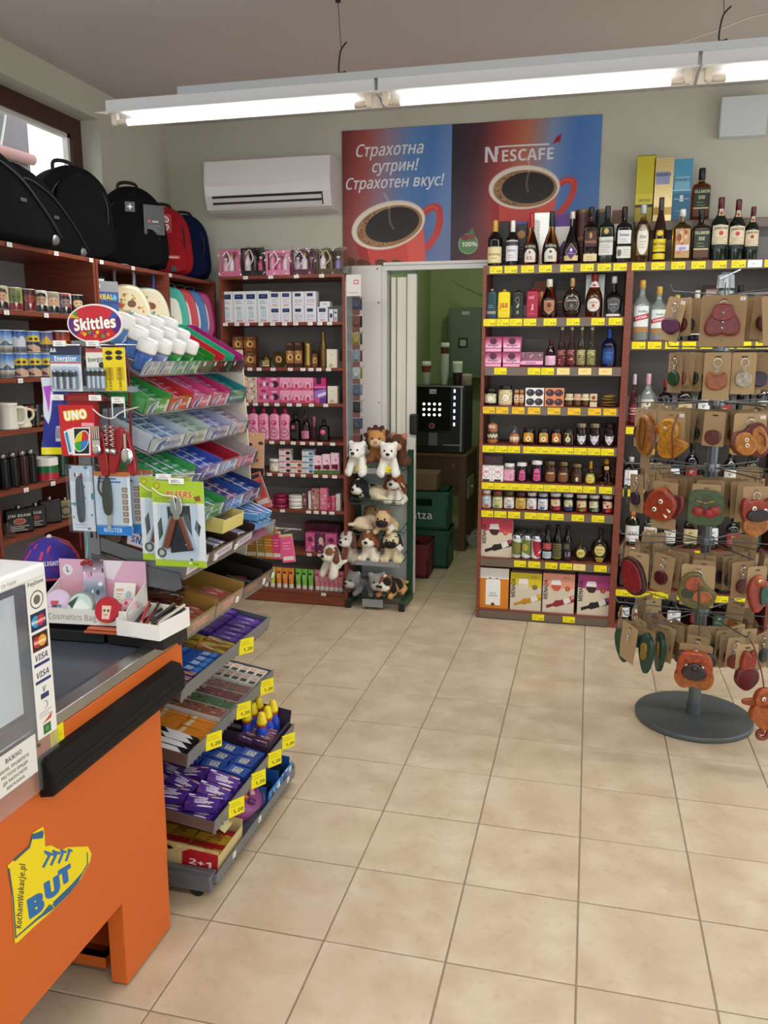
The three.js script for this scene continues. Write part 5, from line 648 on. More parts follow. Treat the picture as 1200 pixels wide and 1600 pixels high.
  { const d = (x, w, h, c, l, n) => { for (let k = 0; k < n; k++) { const t = T('cosmetic_tub', `${l}, ${n === 1 ? 'alone' : ['lowest', 'second', 'third', 'top'][k]} in the pile`, 'tub', [x, y + k * (h / n), z]); M('tub', lathe([[0, 0], [w * .47, 0], [w / 2, .004], [w / 2, h / n * .6], [0, h / n * .6]], 28), mat(c, .35), t); M('lid', lathe([[0, h / n * .58], [w * .51, h / n * .58], [w * .51, h / n * .93], [w * .48, h / n * .985], [0, h / n * .985]], 28), mat(c === '#e8e6e0' ? '#f0eee8' : c, .3), t); } };
    d(-1.941, .08, .04, '#d87a9c', 'flat pink cosmetic tub at the left of the seventh shelf', 1); d(-1.852, .092, .083, '#8c1c40', 'dark red cosmetic tub', 2); d(-1.751, .092, .08, '#e8e6e0', 'white cosmetic tub', 3); }
  [['#6a4a3a', .03, .1, -1.688, 'brown'], ['#e4dade', .017, .11, -1.656, 'thin white'], ['#a87a6a', .048, .13, -1.617, 'floral beige'], ['#d87a92', .046, .134, -1.565, 'rose and white striped'], ['#b83a5a', .022, .082, -1.529, 'small red'], ['#d05a7a', .022, .088, -1.502, 'small pink'], ['#dcd4d2', .028, .1, -1.472, 'white']].forEach(([c, w, h, x, n], i) => box(`${n} slim carton in the row at the right of the seventh shelf`, x, y, z, w, h, .04, { f: pr(28, 72, c, [['s', 10, .18, ['#e8c8d0', '#8a2a44', c]], ['l', .2, .5, .6, 3, .1, '#f0e4e4']]) }, c));
  y = .335;
  const hp = pr(48, 72, '#c85a8c', [['s', 22, .16, ['#8a2a58', '#e8a0c4', '#d86a9c']], ['o', .5, .35, .26, .14, '#7a2448']]);
  [[-1.656, .06, 'left'], [-1.591, .062, 'middle'], [-1.519, .076, 'right']].forEach(([x, w, n], i) => box(`magenta hand cream carton, ${n} of three on the eighth shelf`, x, y, z, w, .12, .05, { f: i === 1 ? pr(48, 72, '#5a2a48', [['o', .6, .4, .25, .2, '#d8c0a8'], ['s', 10, .14, ['#8a4a6a', '#c8a0a0']]]) : hp }, '#a84a78'));
  box('dark rose gift carton at the back of the eighth shelf', -1.62, y, -4.94, .24, .15, .1, { f: pr(96, 56, '#6a2444', [['s', 20, .08, ['#8a3a5a', '#4a1830']]]) }, '#5a1c38');
  y = .085;
  const TB = (x, c, cl2, l) => { const t = T('cream_tube', l, 'tube', [x, y, z], rnd(-.2, .2)), h = .128; const g = new THREE.CylinderGeometry(.019, .016, h * .8, 18, 6), p = g.attributes.position; for (let i = 0; i < p.count; i++) { const f = cl((p.getY(i) / (h * .8) + .5)); p.setZ(i, p.getZ(i) * (1 - f * .92)); p.setX(i, p.getX(i) * (1 + f * .12)); } g.computeVertexNormals(); M('tube_body', g.translate(0, h * .6, 0), mat(c, .35), t); M('cap', cyl(.016, .0155, h * .2, 0, 0, 0, 18), mat('#e4e0d6', .35), t); M('print', xf(flat(.022, .05, pr(24, 56, c, [['r', .1, .02, .8, .22, cl2], ['l', .1, .4, .8, 4, .13, '#f4efe4']])), 0, .055, .0135, -.13), SA.mat(.4), t); };
  ['left', 'right'].forEach((n, i) => TB([-1.965, -1.922][i], '#c6cc3a', '#1e3a2a', `yellow-green cream tube, ${n} of two`)); ['left', 'middle', 'right'].forEach((n, i) => TB([-1.878, -1.836, -1.795][i], '#e08a30', '#2a3440', `orange cream tube, ${n} of three`)); ['left', 'middle', 'right'].forEach((n, i) => TB([-1.747, -1.705, -1.663][i], '#7cc24a', '#14304a', `light green cream tube, ${n} of three`));
  ['first', 'second', 'third', 'fourth', 'fifth', 'sixth'].forEach((n, i) => TB(-1.62 + i * .031, '#d98494', '#a82c44', `pink cream tube, ${n} of six on the bottom shelf`));
}
// ---------- shelves along the left wall
const mugLook = (bg, coat, hair, skin, o2) => pr(96, 80, bg, [...(o2 ?? []), ['p', [[.3, 1], [.36, .72], [.5, .64], [.66, .72], [.74, 1]], coat], ['o', .5, .42, .13, .26, skin], ['p', [[.36, .36], [.4, .14], [.5, .08], [.61, .14], [.64, .36], [.58, .26], [.42, .26]], hair], ['r', .43, .4, .05, .03, '#1a120e'], ['r', .53, .4, .05, .03, '#1a120e'], ['r', .46, .56, .09, .02, '#6a3028'], ['p', [[.47, .68], [.5, .64], [.54, .68], [.5, .9]], '#d8d4cc']]);
function mug(label, x, y, z, ry, a, base, inner = '#ece8e0', o = {}) {
  const t = T('mug', label, 'mug', [x, y, z], ry, o.group), r = o.r ?? .041, h = o.h ?? .094;
  M('cup', lathe([[0, .004], [r * .86, 0], [r, .006], [r, h - .003], [r - .0015, h], [r - .004, h - .002], [r - .0045, .01], [0, .009]], 30), mat(inner, .2), t);
  M('print', labelGeo([[1, 0], [1, 1]], r, h, .05, .97, 2.2, a), SA.mat(.2), t);
  M('handle', tube([[-r + .002, h * .82, 0], [-r - .022, h * .78, 0], [-r - .03, h * .5, 0], [-r - .02, h * .22, 0], [-r + .002, h * .2, 0]], .0055, 18, 8), mat(base, .2), t);
  return t;
}
{
  const x = XL - .055, R = 1.05; let y = 1.72;
  [['#c8bca0', '#2a2420', '#3a2a20', '#c89a78', 'mug with pale background and a man in a dark jacket, at the left edge'], ['#8a9a5a', '#7a1c1c', '#7a6a4a', '#5a6a3a', 'mug with green trees and a dark red band'], ['#4a1814', '#6a1c18', '#3a1410', '#8a3a28', 'dark red mug with small glowing figure'], ['#d8d4cc', '#1a1816', '#14100e', '#b08a70', 'white mug with a dark-bearded portrait under a black hood'], ['#a8a48a', '#18161a', '#8a8478', '#c8a084', 'mug with a grey-haired man in suit and tie'], ['#b03a3c', '#1a1820', '#121216', '#8a7068', 'red and blue mug with a man in a dark cap'], ['#0e0e10', '#121214', '#141416', '#d0b088', 'black mug with a half-lit pale face']].forEach(([bg, coat, hair, skin, l], i) => mug(l, x, y, [-2.925, -3.01, -3.098, -3.175, -3.258, -3.345, -3.44][i], R, mugLook(bg, coat, hair, skin, i === 5 ? [['r', 0, 0, .4, 1, '#3a4a7a'], ['r', .6, 0, .4, .5, '#d0ccd0']] : i === 1 ? [['o', .3, .3, .3, .3, '#5a7a3a'], ['r', 0, .75, 1, .25, '#7a1c20']] : []), i === 6 ? '#121214' : '#e8e4da'));
  y = 1.45;
  const sea = (k) => pr(96, 80, '#4a7ab8', [['g', 0, 0, 0, 1, ['#2a5aa8', '#8ab0d8', '#e4dcc4', '#4a4a50']], ['r', 0, .62, 1, .08, '#3a6a9a'], ['p', [[.2, .62], [.28, .3], [.34, .62]], '#dfe8f0'], ['p', [[.4, .62], [.5, .45], [.6, .62]], '#5a5a64']]), lid = pr(96, 80, '#6a9ac8', [['g', 0, 0, 0, 1, ['#3a6ab0', '#a8c8e4', '#d8d4c8']], ['o', .5, .36, .2, .18, '#d8b82a'], ['o', .44, .36, .05, .06, '#3a3020'], ['o', .57, .36, .05, .06, '#3a3020'], ['p', [[.28, .5], [.72, .5], [.8, .75], [.2, .75]], '#1c3a54'], ['p', [[.1, .75], [.5, .62], [.9, .9], [.5, 1], [.1, 1]], '#c8a48a'], ['p', [[.05, .8], [.3, .7], [.5, .95], [.1, .98]], '#5a3a4a']]), sunset = pr(96, 80, '#a83a14', [['g', 0, 0, 0, 1, ['#6a1c10', '#d8702a', '#5a1810']], ['o', .55, .45, .14, .18, '#e8a040'], ['s', 12, .06, ['#3a100c', '#e89a4a']]]), church = pr(96, 80, '#2a4a8a', [['g', 0, 0, 0, 1, ['#1c3c86', '#7a9ac4', '#4a4a4a']], ['p', [[.3, .75], [.3, .4], [.4, .25], [.5, .4], [.5, .3], [.58, .2], [.66, .4], [.66, .75]], '#c8ccd4']]), ship = pr(96, 80, '#5a5a80', [['g', 0, 0, 0, 1, ['#4a4a80', '#8a7aa0', '#3a3a40']], ['p', [[.3, .6], [.5, .2], [.7, .6]], '#c8a430'], ['p', [[.2, .62], [.8, .62], [.7, .8], [.3, .8]], '#3a2a20']]);
  [[sea(0), 'blue seaside'], [lid, 'yellow figure by the sea'], [lid, 'yellow figure by the sea'], [lid, 'yellow figure by the sea']].forEach(([a, n], i) => mug(`souvenir mug with ${n} print, ${['first', 'second', 'third', 'fourth'][i]} of the lower row`, x, y, [-2.925, -3.012, -3.1, -3.19][i], R, a, '#dfe4ea', '#dfe4ea', { h: .1 }));
  [[sea(1), 'blue seaside'], [church, 'blue church view'], [lid, 'yellow figure'], [ship, 'violet sky and ship'], [sunset, 'orange sunset']].forEach(([a, n], i) => mug(`souvenir mug with ${n} print stacked in the upper row`, x, i === 4 ? y : y + .1005, [-2.925, -3.012, -3.1, -3.19, -3.3][i], R, a, '#dfe4ea', '#dfe4ea', { h: i === 4 ? .2 : .092, r: i === 4 ? .05 : .041 }));
  y = 1.24;
  { const t = T('beer_stein', 'white beer stein with fluted rim at the left edge', 'mug', [x, y, -2.915], R); M('cup', lathe([[0, .004], [.046, 0], [.048, .008], [.043, .02], [.043, .095], [.047, .1], [.047, .11], [.042, .11], [.038, .02], [0, .012]], 30), mat('#e4e0d4', .25), t); M('handle', tube([[.04, .09, 0], [.075, .085, 0], [.082, .055, 0], [.07, .025, 0], [.04, .022, 0]], .007, 18, 8), mat('#e4e0d4', .25), t); }
  { const t = T('leaning_mug', 'cream mug with flared foot next to the white stein', 'mug', [x, y, -3.0], R); M('cup', lathe([[0, .004], [.045, 0], [.046, .012], [.03, .05], [.034, .09], [.03, .09], [.026, .05], [0, .012]], 30), mat('#ded6c0', .25), t); M('handle', tube([[.03, .08, 0], [.055, .07, 0], [.056, .045, 0], [.038, .03, 0]], .006, 14, 7), mat('#ded6c0', .25), t); }
  const dkm = pr(96, 80, '#1c1416', [['s', 26, .09, ['#5a2a1c', '#8a4a24', '#2a1c30', '#b08a60']]]);
  mug('dark mug with brown collage print beside the cream mug', x, y, -3.09, R, dkm, '#1a1416', '#2a2224'); mug('dark mug with orange-brown photo print, second in its row', x, y, -3.18, R, pr(96, 80, '#241a18', [['s', 20, .12, ['#7a3a1c', '#3a2a44', '#a87a50']]]), '#1a1416', '#2a2224'); mug('dark mug with grey photo print behind the blue snack bag', x, y, -3.27, R, dkm, '#1a1416', '#2a2224');
  y = 1.0;
  ['first', 'second', 'third', 'fourth'].forEach((n, i) => { const t = T('steel_bottle', `tall black drinking flask, ${n} from the left`, 'flask', [x, y, [-2.87, -2.93, -2.99, -3.045][i]]); M('body', lathe([[0, 0], [.024, 0], [.026, .004], [.026, .115], [.02, .124], [0, .124]], 22), mat(['#12141a', '#10100f', '#3a1c14', '#141414'][i], .35, .3), t); M('cap', lathe([[0, .122], [.014, .122], [.014, .142], [0, .144]], 18), mat('#9a9894', .3, .8), t); });
  mug('wide mug striped white, green and red', x, y, -3.14, R, pr(96, 80, '#ece8e2', [['r', 0, .34, 1, .33, '#1c6a3a'], ['r', 0, .67, 1, .4, '#b02430']]), '#ece8e2', '#ece8e2', { r: .055, h: .1 }); mug('dark green mug behind the striped one', x - .02, y, -3.27, R, pr(96, 80, '#14301f', [['l', .2, .4, .6, 2, .2, '#2a5a3a']]), '#14301f', '#1a3a26');
  y = .8;
  const hip = (l, z, w, h, c, a) => { const t = T('hip_flask', l, 'flask', [x, y, z], R - .1); M('body', rb(w, h * .9, .026, .01, 0, 0, 0, 3), mat(c, .3, .35), t); M('neck', cyl(.009, .009, .012, 0, h * .9, 0, 14), MAT.chrome, t); M('cap', lathe([[0, h * .93], [.011, h * .93], [.011, h * .99], [0, h]], 16), MAT.chrome, t); M('emblem', xf(flat(w * .82, h * .72, a), 0, h * .08, .0137), SA.mat(.35), t); };
  hip('black hip flask with white lettering and red oval emblem', -2.94, .12, .118, '#101010', pr(72, 72, '#101010', [['t', 'JIM BEAM', .5, .22, .2, '#d8d4cc'], ['o', .5, .5, .24, .14, '#b04a3a', '#d8c8a8', 2], ['l', .12, .72, .76, 3, .1, '#d0ccc4', 3]])); hip('second black hip flask with slanted white lettering', -3.05, .09, .11, '#121212', pr(64, 72, '#121212', [['t', 'BEAM', .5, .24, .2, '#d0ccc4', { skew: -.2 }], ['o', .5, .5, .2, .12, '#8a3a30'], ['l', .15, .7, .7, 3, .1, '#c0bcb4', 3]])); hip('plain dark leather hip flask', -3.15, .1, .122, '#15110f', pr(48, 48, '#15110f', [['l', .2, .4, .6, 2, .2, '#2a2018']])); hip('khaki hip flask with dark wreath emblem', -3.26, .1, .098, '#7a7048', pr(56, 56, '#7a7048', [['o', .5, .55, .36, .34, '#2a2a1c'], ['o', .5, .55, .2, .2, '#8a8258']]));
  one('shot_glass', 'small clear shot glass at the front left of the hip flask shelf', 'glass', lathe([[0, 0], [.02, 0], [.024, .058], [.021, .058], [.018, .012], [0, .01]], 22), GL.film, [x + .02, y, -2.858]);
  // unit with cream suitcases
  const case1 = (l, z, c, edge, a, hc) => { const t = T('childs_suitcase', l, 'suitcase', [XL - .085, 1.64, z], .6), P = smooth([[-.1, .03], [-.1, .14], [-.06, .22], [0, .235], [.06, .22], [.1, .14], [.1, .03], [.08, .012], [-.08, .012]], 44); M('shell', extr(P, .09, .016).translate(0, .004, -.045), mat(c, .3), t); M('rim', new THREE.TubeGeometry(new THREE.CatmullRomCurve3(P.map(([a2, b]) => V3(a2 * 1.15, (b - .12) * 1.12 + .126, 0)), true), 60, .0075, 8, true), mat(edge, .35), t); M('front_print', xf(uvrect(new THREE.CircleGeometry(.088, 30), a.r), 0, .125, .0615), SB.mat(.3), t); M('handle', tube([[-.045, .235, -.02], [-.045, .33, -.02], [-.02, .355, -.02], [.02, .355, -.02], [.045, .33, -.02], [.045, .235, -.02]], .008, 26, 8), mat(hc, .4), t); for (const s of [-.07, .07]) M('wheel', xf(cyl(.014, .014, .012, 0, -.006, 0, 14), s, .014, 0, 0, 0, PI / 2), mat('#2a2a2a', .5), t); };
  const kid = (seedC) => pr(128, 128, '#e8dcb8', [['s', 40, .05, seedC], ['o', .3, .35, .14, .08, '#b8443a'], ['o', .65, .3, .12, .1, '#7a4a2a'], ['o', .62, .62, .18, .08, '#4a9ab8'], ['o', .3, .7, .14, .14, '#d8b83a'], ['t', 'zoo', .5, .5, .14, '#a84a30']], SB);
  case1('cream child suitcase with yellow print and grey handle', -3.93, '#e6dab4', '#d8c890', kid(['#d8b050', '#b86a4a', '#8a9a5a']), '#8a8c90'); case1('cream child suitcase with turquoise rim and blue handle', -4.13, '#e4dcc0', '#3aa89c', kid(['#5ab0b8', '#d8a050', '#8a5a9a']), '#2c4f9a');
  { const t = T('ball_pump_box', 'blue and white toy box with yellow block capitals', 'box', [XL - .04, 1.64, -3.62], 1.0); M('carton', carton(.17, .25, .06, { f: pr(128, 176, '#1c4a94', [['r', 0, 0, 1, .2, '#8a8c90'], ['t', 'SET', .4, .1, .08, '#e8e8e8'], ['t', 'OVERBALL', .5, .3, .13, '#f2c81a'], ['r', 0, .38, 1, .04, '#12346e'], ['p', [[.1, 1], [.16, .55], [.5, .45], [.8, .8], [.8, 1]], '#e6e8ec'], ['o', .7, .56, .14, .12, '#20304a'], ['o', .88, .3, .06, .05, '#4ab0d8']], SA) }, '#1a4488'), SA.mat(.4), t); M('hang_tab', merge([bx(.06, .012, .002, 0, .25, 0)]), mat('#d8d8d8', .5), t); }
  [['#2ba594', 'turquoise', '#e8ead8', '#d8a030', 'pink'], ['#c02a34', 'red', '#e8d8d0', '#3a9a6a', 'green'], ['#2a6aa8', 'blue', '#d8e4ec', '#d86a3a', 'orange'], ['#b02468', 'magenta', '#ecd8e4', '#5a8a3a', 'green']].forEach(([c, n, c2, c3], i) => { const t = T('toy_suitcase', `${n} child suitcase in the row of four in the corner unit`, 'suitcase', [XL - .09, 1.64, -4.42 - i * .118], .5), P = smooth([[-.07, .02], [-.075, .16], [-.045, .245], [0, .262], [.045, .245], [.075, .16], [.07, .02]], 40); M('shell', extr(P, .06, .015).translate(0, .008, -.03), mat(c, .3), t); M('front_panel', extr(smooth([[-.045, .04], [-.048, .15], [-.025, .205], [.025, .205], [.048, .15], [.045, .04]], 30), .004, .003).translate(0, .008, .045), mat(c2, .35), t); M('figure_print', xf(sph(.02, 0, 0, 0, 12).scale(1, 1.2, .3), 0, .1, .052), mat(c3, .4), t); M('handle', tube([[-.025, .27, 0], [-.022, .3, 0], [.022, .3, 0], [.025, .27, 0]], .005, 14, 6), mat('#3a3a40', .5), t); });
}
// ---------- bags on top of the left units
{
  const FB = { specularIntensity: .25 }, blk = mat('#08090c', .9, 0, FB), blk2 = mat('#0c0d10', .9, 0, FB), y = 1.985;
  const puff = (pts, d, bev) => { const s = new THREE.Shape(smooth(pts, 60).map((p) => new THREE.Vector2(...p))); return new THREE.ExtrudeGeometry(s, { depth: d, bevelEnabled: true, bevelSize: bev, bevelThickness: bev, bevelSegments: 5 }); };
  const duffel = (l, z, dx) => { const t = T('trolley_bag', l, 'bag', [XL + dx, y, z], PI / 2 - .04); const g = puff([[-.3, .05], [-.26, .26], [-.16, .3], [-.02, .255], [.12, .15], [.22, .055], [.2, .03], [-.1, .025], [-.28, .03]], .07, .035).translate(0, .015, -.035); M('bag_body', g, blk, t); M('zip_piping', tube([[-.29, .13, .072], [-.2, .29, .072], [-.02, .262, .072], [.14, .15, .072], [.24, .05, .072]], .006, 40, 6), mat('#0c0c0e', .6), t); M('carry_handle', tube([[-.24, .3, .02], [-.22, .345, .02], [-.1, .34, .02], [-.06, .3, .02]], .012, 22, 8), blk2, t); M('wheel_corner', xf(sph(.03, 0, 0, 0, 12).scale(1, .8, .5), .21, .04, .06), mat('#8a8c90', .35, .6), t); M('strap_tab', bx(.035, .014, .006, .02, .16, .072), mat('#3a3c42', .6), t); };
  duffel('black wedge-shaped trolley bag with silver corner at the far left', -2.99, -.035); duffel('second black wedge-shaped trolley bag, left of the big backpack', -3.4, -.175);
  const pack = (l, z, w, h, c, o = {}) => {
    const t = T('backpack', l, 'backpack', [XL - (o.dx ?? .19), y, z], o.ry ?? .75), m = mat(c, .9, 0, FB);
    M('main_compartment', puff([[-w / 2, .03], [-w / 2 - .005, h * .5], [-w * .42, h * .82], [-w * .2, h * .97], [0, h], [w * .2, h * .97], [w * .42, h * .82], [w / 2 + .005, h * .5], [w / 2, .03], [0, .015]].map(([a, b]) => [a * .82, .035 + b * .87]), .12, .038).translate(0, 0, -.06), m, t);
    M('front_pocket', puff([[-w * .4, .03], [-w * .4, h * .3], [-w * .3, h * .46], [0, h * .5], [w * .3, h * .46], [w * .4, h * .3], [w * .4, .03]].map(([a, b]) => [a * .85, .03 + b * .9]), .035, .02).translate(0, 0, .085), mat(o.c2 ?? c, .9, 0, FB), t);
    M('upper_pocket', puff([[-w * .34, h * .56], [-w * .34, h * .74], [-w * .2, h * .87], [w * .2, h * .87], [w * .34, h * .74], [w * .34, h * .56]].map(([a, b]) => [a * .85, b]), .015, .014).translate(0, 0, .095), mat(o.c2 ?? c, .9, 0, FB), t);
    for (const s of [-1, 1]) M('side_panel', puff([[-.045, .04], [-.05, h * .35], [-.03, h * .6], [.03, h * .6], [.05, h * .35], [.045, .04]], .02, .012).rotateY(PI / 2).translate(s * w * .47 - .01, .01, 0), mat(o.side ?? c, .9, 0, FB), t);
    M('zip', tube([[-w * .4, h * .3, .1], [-w * .36, h * .75, .1], [0, h * .93, .1], [w * .36, h * .75, .1], [w * .4, h * .3, .1]], .0045, 36, 5), mat('#08080a', .5), t);
    M('grab_handle', tube([[-.05, h * .96, -.04], [-.045, h + .045, -.04], [.045, h + .045, -.04], [.05, h * .96, -.04]], .009, 20, 8), mat('#101012', .7), t);
    return t;
  };
  pack('large black backpack, biggest on top of the left shelves', -3.72, .36, .43, '#0b0b0c', { ry: 1.1, dx: .235 });
  const sw = pack('black backpack with small white cross badge and hanging card', -4.2, .33, .42, '#0a0b0d', { ry: .7 });
  M('badge', xf(flat(.05, .05, pr(40, 40, '#1a1c20', [['r', .1, .1, .8, .8, '#2a2c30'], ['r', .44, .25, .12, .5, '#f0f0f0'], ['r', .25, .44, .5, .12, '#f0f0f0']])), -.02, .3, .1255), SA.mat(.4), sw);
  M('hang_card', xf(carton(.11, .15, .002, { f: pr(80, 104, '#26292c', [['r', .2, .5, .12, .1, '#b03a34'], ['t', 'GEAR', .55, .55, .09, '#d8d8d8'], ['l', .2, .7, .6, 3, .08, '#777']]) }, '#26292c'), .1, .19, .135, 0, .1), SA.mat(.4), sw);
  const rp = pack('red backpack with white and navy letter C', -4.56, .26, .37, '#8e1a22', { ry: .62, side: '#1c2040' });
  const cl3 = SA.art(64, 64, (c, w, h) => { fill(c, '#a8242c'); c.lineCap = 'round'; for (const [lw, col] of [[19, '#f0eeea'], [12, '#1c2a5a'], [7, '#f0eeea'], [4, '#c02a30']]) { c.strokeStyle = col; c.lineWidth = lw; c.beginPath(); c.arc(34, 32, 17, 0.8, 5.5); c.stroke(); } });
  M('letter_badge', xf(flat(.1, .1, cl3), -.02, .245, .125), SA.mat(.6), rp); M('script_print', xf(flat(.1, .02, pr(80, 16, '#a8242c', [['t', 'Champion', .5, .5, .8, '#e8d8d4', { skew: .2 }]])), .02, .1, .1425), SA.mat(.6), rp); M('buckle', bx(.03, .03, .008, .03, .03, .142), mat('#15151a', .5), rp);
  pack('navy blue backpack at the right end behind the red one', -4.84, .24, .37, '#0f1636', { ry: .62, dx: .2 });
}
// ---------- plush toys: one continuous skin from blended capsules [ax,ay,az, bx,by,bz, ra, rb, colour]
const plushMat = new THREE.MeshPhysicalMaterial({ color: '#ffffff', vertexColors: true, roughness: 1, sheen: 0.35, sheenRoughness: 0.8, sheenColor: new THREE.Color(0.6, 0.6, 0.6) });
function skin(caps, c, half, res = 46, k = 0.006, fuzz = 0.002) {
  const mc = new MarchingCubes(res, plushMat, false, false, 60000); mc.isolation = 0;
  const cols = caps.map((q) => new THREE.Color(q[8]));
  const dist = (x, y, z, q) => { const dx = q[3] - q[0], dy = q[4] - q[1], dz = q[5] - q[2], L = dx * dx + dy * dy + dz * dz, t = L ? cl(((x - q[0]) * dx + (y - q[1]) * dy + (z - q[2]) * dz) / L) : 0; return Math.hypot(x - q[0] - dx * t, y - q[1] - dy * t, z - q[2] - dz * t) - (q[6] + (q[7] - q[6]) * t); };
  const h = mc.halfsize;
  for (let iz = 0; iz < res; iz++) for (let iy = 0; iy < res; iy++) for (let ix = 0; ix < res; ix++) {
    const x = c[0] + (ix - h) / h * half, y = c[1] + (iy - h) / h * half, z = c[2] + (iz - h) / h * half; let s = 0;
    for (const q of caps) s += Math.exp(-Math.max(-0.06, dist(x, y, z, q)) / k);
    mc.field[ix + iy * res + iz * res * res] = Math.max(-1, Math.min(1, k * Math.log(s + 1e-9) * 20));
  }
  mc.update();
  const n = mc.count, p = new Float32Array(n * 3), nn = new Float32Array(n * 3), cc = new Float32Array(n * 3);
  for (let i = 0; i < n; i++) {
    let x = c[0] + mc.positionArray[i * 3] * half, y = c[1] + mc.positionArray[i * 3 + 1] * half, z = c[2] + mc.positionArray[i * 3 + 2] * half, b = 9, bc = cols[0];
    caps.forEach((q, j) => { const d = dist(x, y, z, q); if (d < b) { b = d; bc = cols[j]; } });
    const f = fuzz * PN.noise(x * 260, y * 260, z * 260), g = 1 + 0.18 * PN.noise(x * 180, y * 180, z * 180 + 5), N = [mc.normalArray[i * 3], mc.normalArray[i * 3 + 1], mc.normalArray[i * 3 + 2]];
    p.set([x + N[0] * f, y + N[1] * f, z + N[2] * f], i * 3); nn.set(N, i * 3); cc.set([bc.r * g, bc.g * g, bc.b * g], i * 3);
  }
  const g = new THREE.BufferGeometry(); g.setAttribute('position', new THREE.BufferAttribute(p, 3)); g.setAttribute('color', new THREE.BufferAttribute(cc, 3)); g.computeVertexNormals();
  // smooth normals: average those of equal positions
  const map = new Map(), no = g.attributes.normal; for (let i = 0; i < n; i++) { const key = Math.round(p[i * 3] * 2e4) + ',' + Math.round(p[i * 3 + 1] * 2e4) + ',' + Math.round(p[i * 3 + 2] * 2e4); const a = map.get(key) ?? [0, 0, 0]; a[0] += no.getX(i); a[1] += no.getY(i); a[2] += no.getZ(i); map.set(key, a); nn[i] = 0; no.array[i * 3] = no.array[i * 3]; p[i * 3] = p[i * 3]; (g.userData.k ??= []).push(key); }
  g.userData.k.forEach((key, i) => { const a = map.get(key), l = Math.hypot(...a) || 1; no.setXYZ(i, a[0] / l, a[1] / l, a[2] / l); }); g.userData = {};
  return g;
}
const noseM = mat('#15110f', 0.25), eyeM = mat('#0d0a09', 0.1), tagM = mat('#ece9e6', 0.6);
// o: body, head, muzzle, ear, patch colours; ears 'flop' | 'up' | 'round'; legs 'sit' | 'hang'
function plush(label, p, ry, o) {
  const t = T('plush_' + o.kind, label, 'plush toy', p, ry), B = o.body, H = o.head ?? B, Mz = o.muzzle ?? H, E = o.ear ?? H, L = o.legs ?? B, s = [], hy = o.lie ? 0.088 : o.hang ? 0.112 : 0.138, hz = o.lie ? 0.07 : 0.026;
  const hx = o.hx ?? 0, side = (f) => { f(-1); f(1); };
  if (o.lie) { s.push([0, .045, -.06, 0, .048, .03, .046, .04, B], [0, .048, .03, hx * .6, .07, .06, .036, .03, H]); side((k) => s.push([k * .036, .025, .045, k * .042, .014, .1, .018, .016, L], [k * .045, .028, -.06, k * .055, .014, -.02, .024, .016, L])); s.push([0, .05, -.1, .03, .05, -.135, .014, .01, o.tail ?? B]); }
  else { s.push([0, .046, -.004, 0, .09, .006, .047, .036, B]); if (o.belly) s.push([0, .045, .018, 0, .09, .022, .034, .028, o.belly]); side((k) => { if (o.hang) s.push([k * .03, .06, .03, k * .04, -.022, .062, .02, .019, L], [k * .035, .03, .03, k * .052, -.012, .05, .022, .02, L]); else s.push([k * .024, .082, .026, k * .028, .016, .05, .017, .017, L], [k * .046, .026, .0, k * .054, .016, .05, .026, .017, L]); }); s.push([0, .03, -.045, o.tailx ?? .03, .05, -.07, .014, .01, o.tail ?? B]); }
  s.push([hx, hy, hz, hx, hy + .004, hz, .049, .049, H], [hx, hy - .014, hz + .038, hx, hy - .018, hz + .052, .025, .018, Mz]);
  side((k) => s.push([hx + k * .017, hy - .02, hz + .042, hx + k * .017, hy - .02, hz + .042, .019, .019, Mz]));
  if (o.blaze) s.push([hx, hy + .042, hz + .016, hx, hy, hz + .042, .012, .014, o.blaze]);
  if (o.patch) s.push([hx + .02, hy + .016, hz + .03, hx + .02, hy + .016, hz + .03, .023, .023, o.patch]);
  if (o.saddle) s.push([-.016, .05, o.lie ? -.03 : -.03, .02, .06, o.lie ? -.02 : -.02, .04, .036, o.saddle]);
  if (o.mane) for (let i = 0; i < 11; i++) { const a = i / 11 * 2 * PI; s.push([hx + Math.cos(a) * .045, hy + .004 + Math.sin(a) * .045, hz - .012, hx + Math.cos(a) * .076, hy + .006 + Math.sin(a) * .076, hz - .004, .024, .012, o.mane]); }
  side((k) => { if (o.ears === 'flop') s.push([hx + k * .04, hy + .03, hz - .002, hx + k * .058, hy - .034, hz + .01, .013, .018, E]); else if (o.ears === 'up') s.push([hx + k * .028, hy + .036, hz, hx + k * .04, hy + .068, hz - .004, .015, .007, E]); else s.push([hx + k * .036, hy + .04, hz - .004, hx + k * .04, hy + .046, hz - .004, .018, .016, E]); });
  M('body', skin(s, [hx * .5, .075, .0], o.mane ? .165 : .155, 48), plushMat, t);
  for (const k of [-1, 1]) M('eye', sph(.007, hx + k * .021, hy + .01, hz + .047, 10), eyeM, t);
  M('nose', sph(.011, 0, 0, 0, 10).scale(1.15, .85, .8).translate(hx, hy - .008, hz + .073), o.nose ? mat(o.nose, .3) : noseM, t);
  if (o.tag) { M('hang_tag', xf(bx(.034, .034, .0015), o.tag[0], o.tag[1], o.tag[2], 0, 0, .7), tagM, t); }
  return t;
}
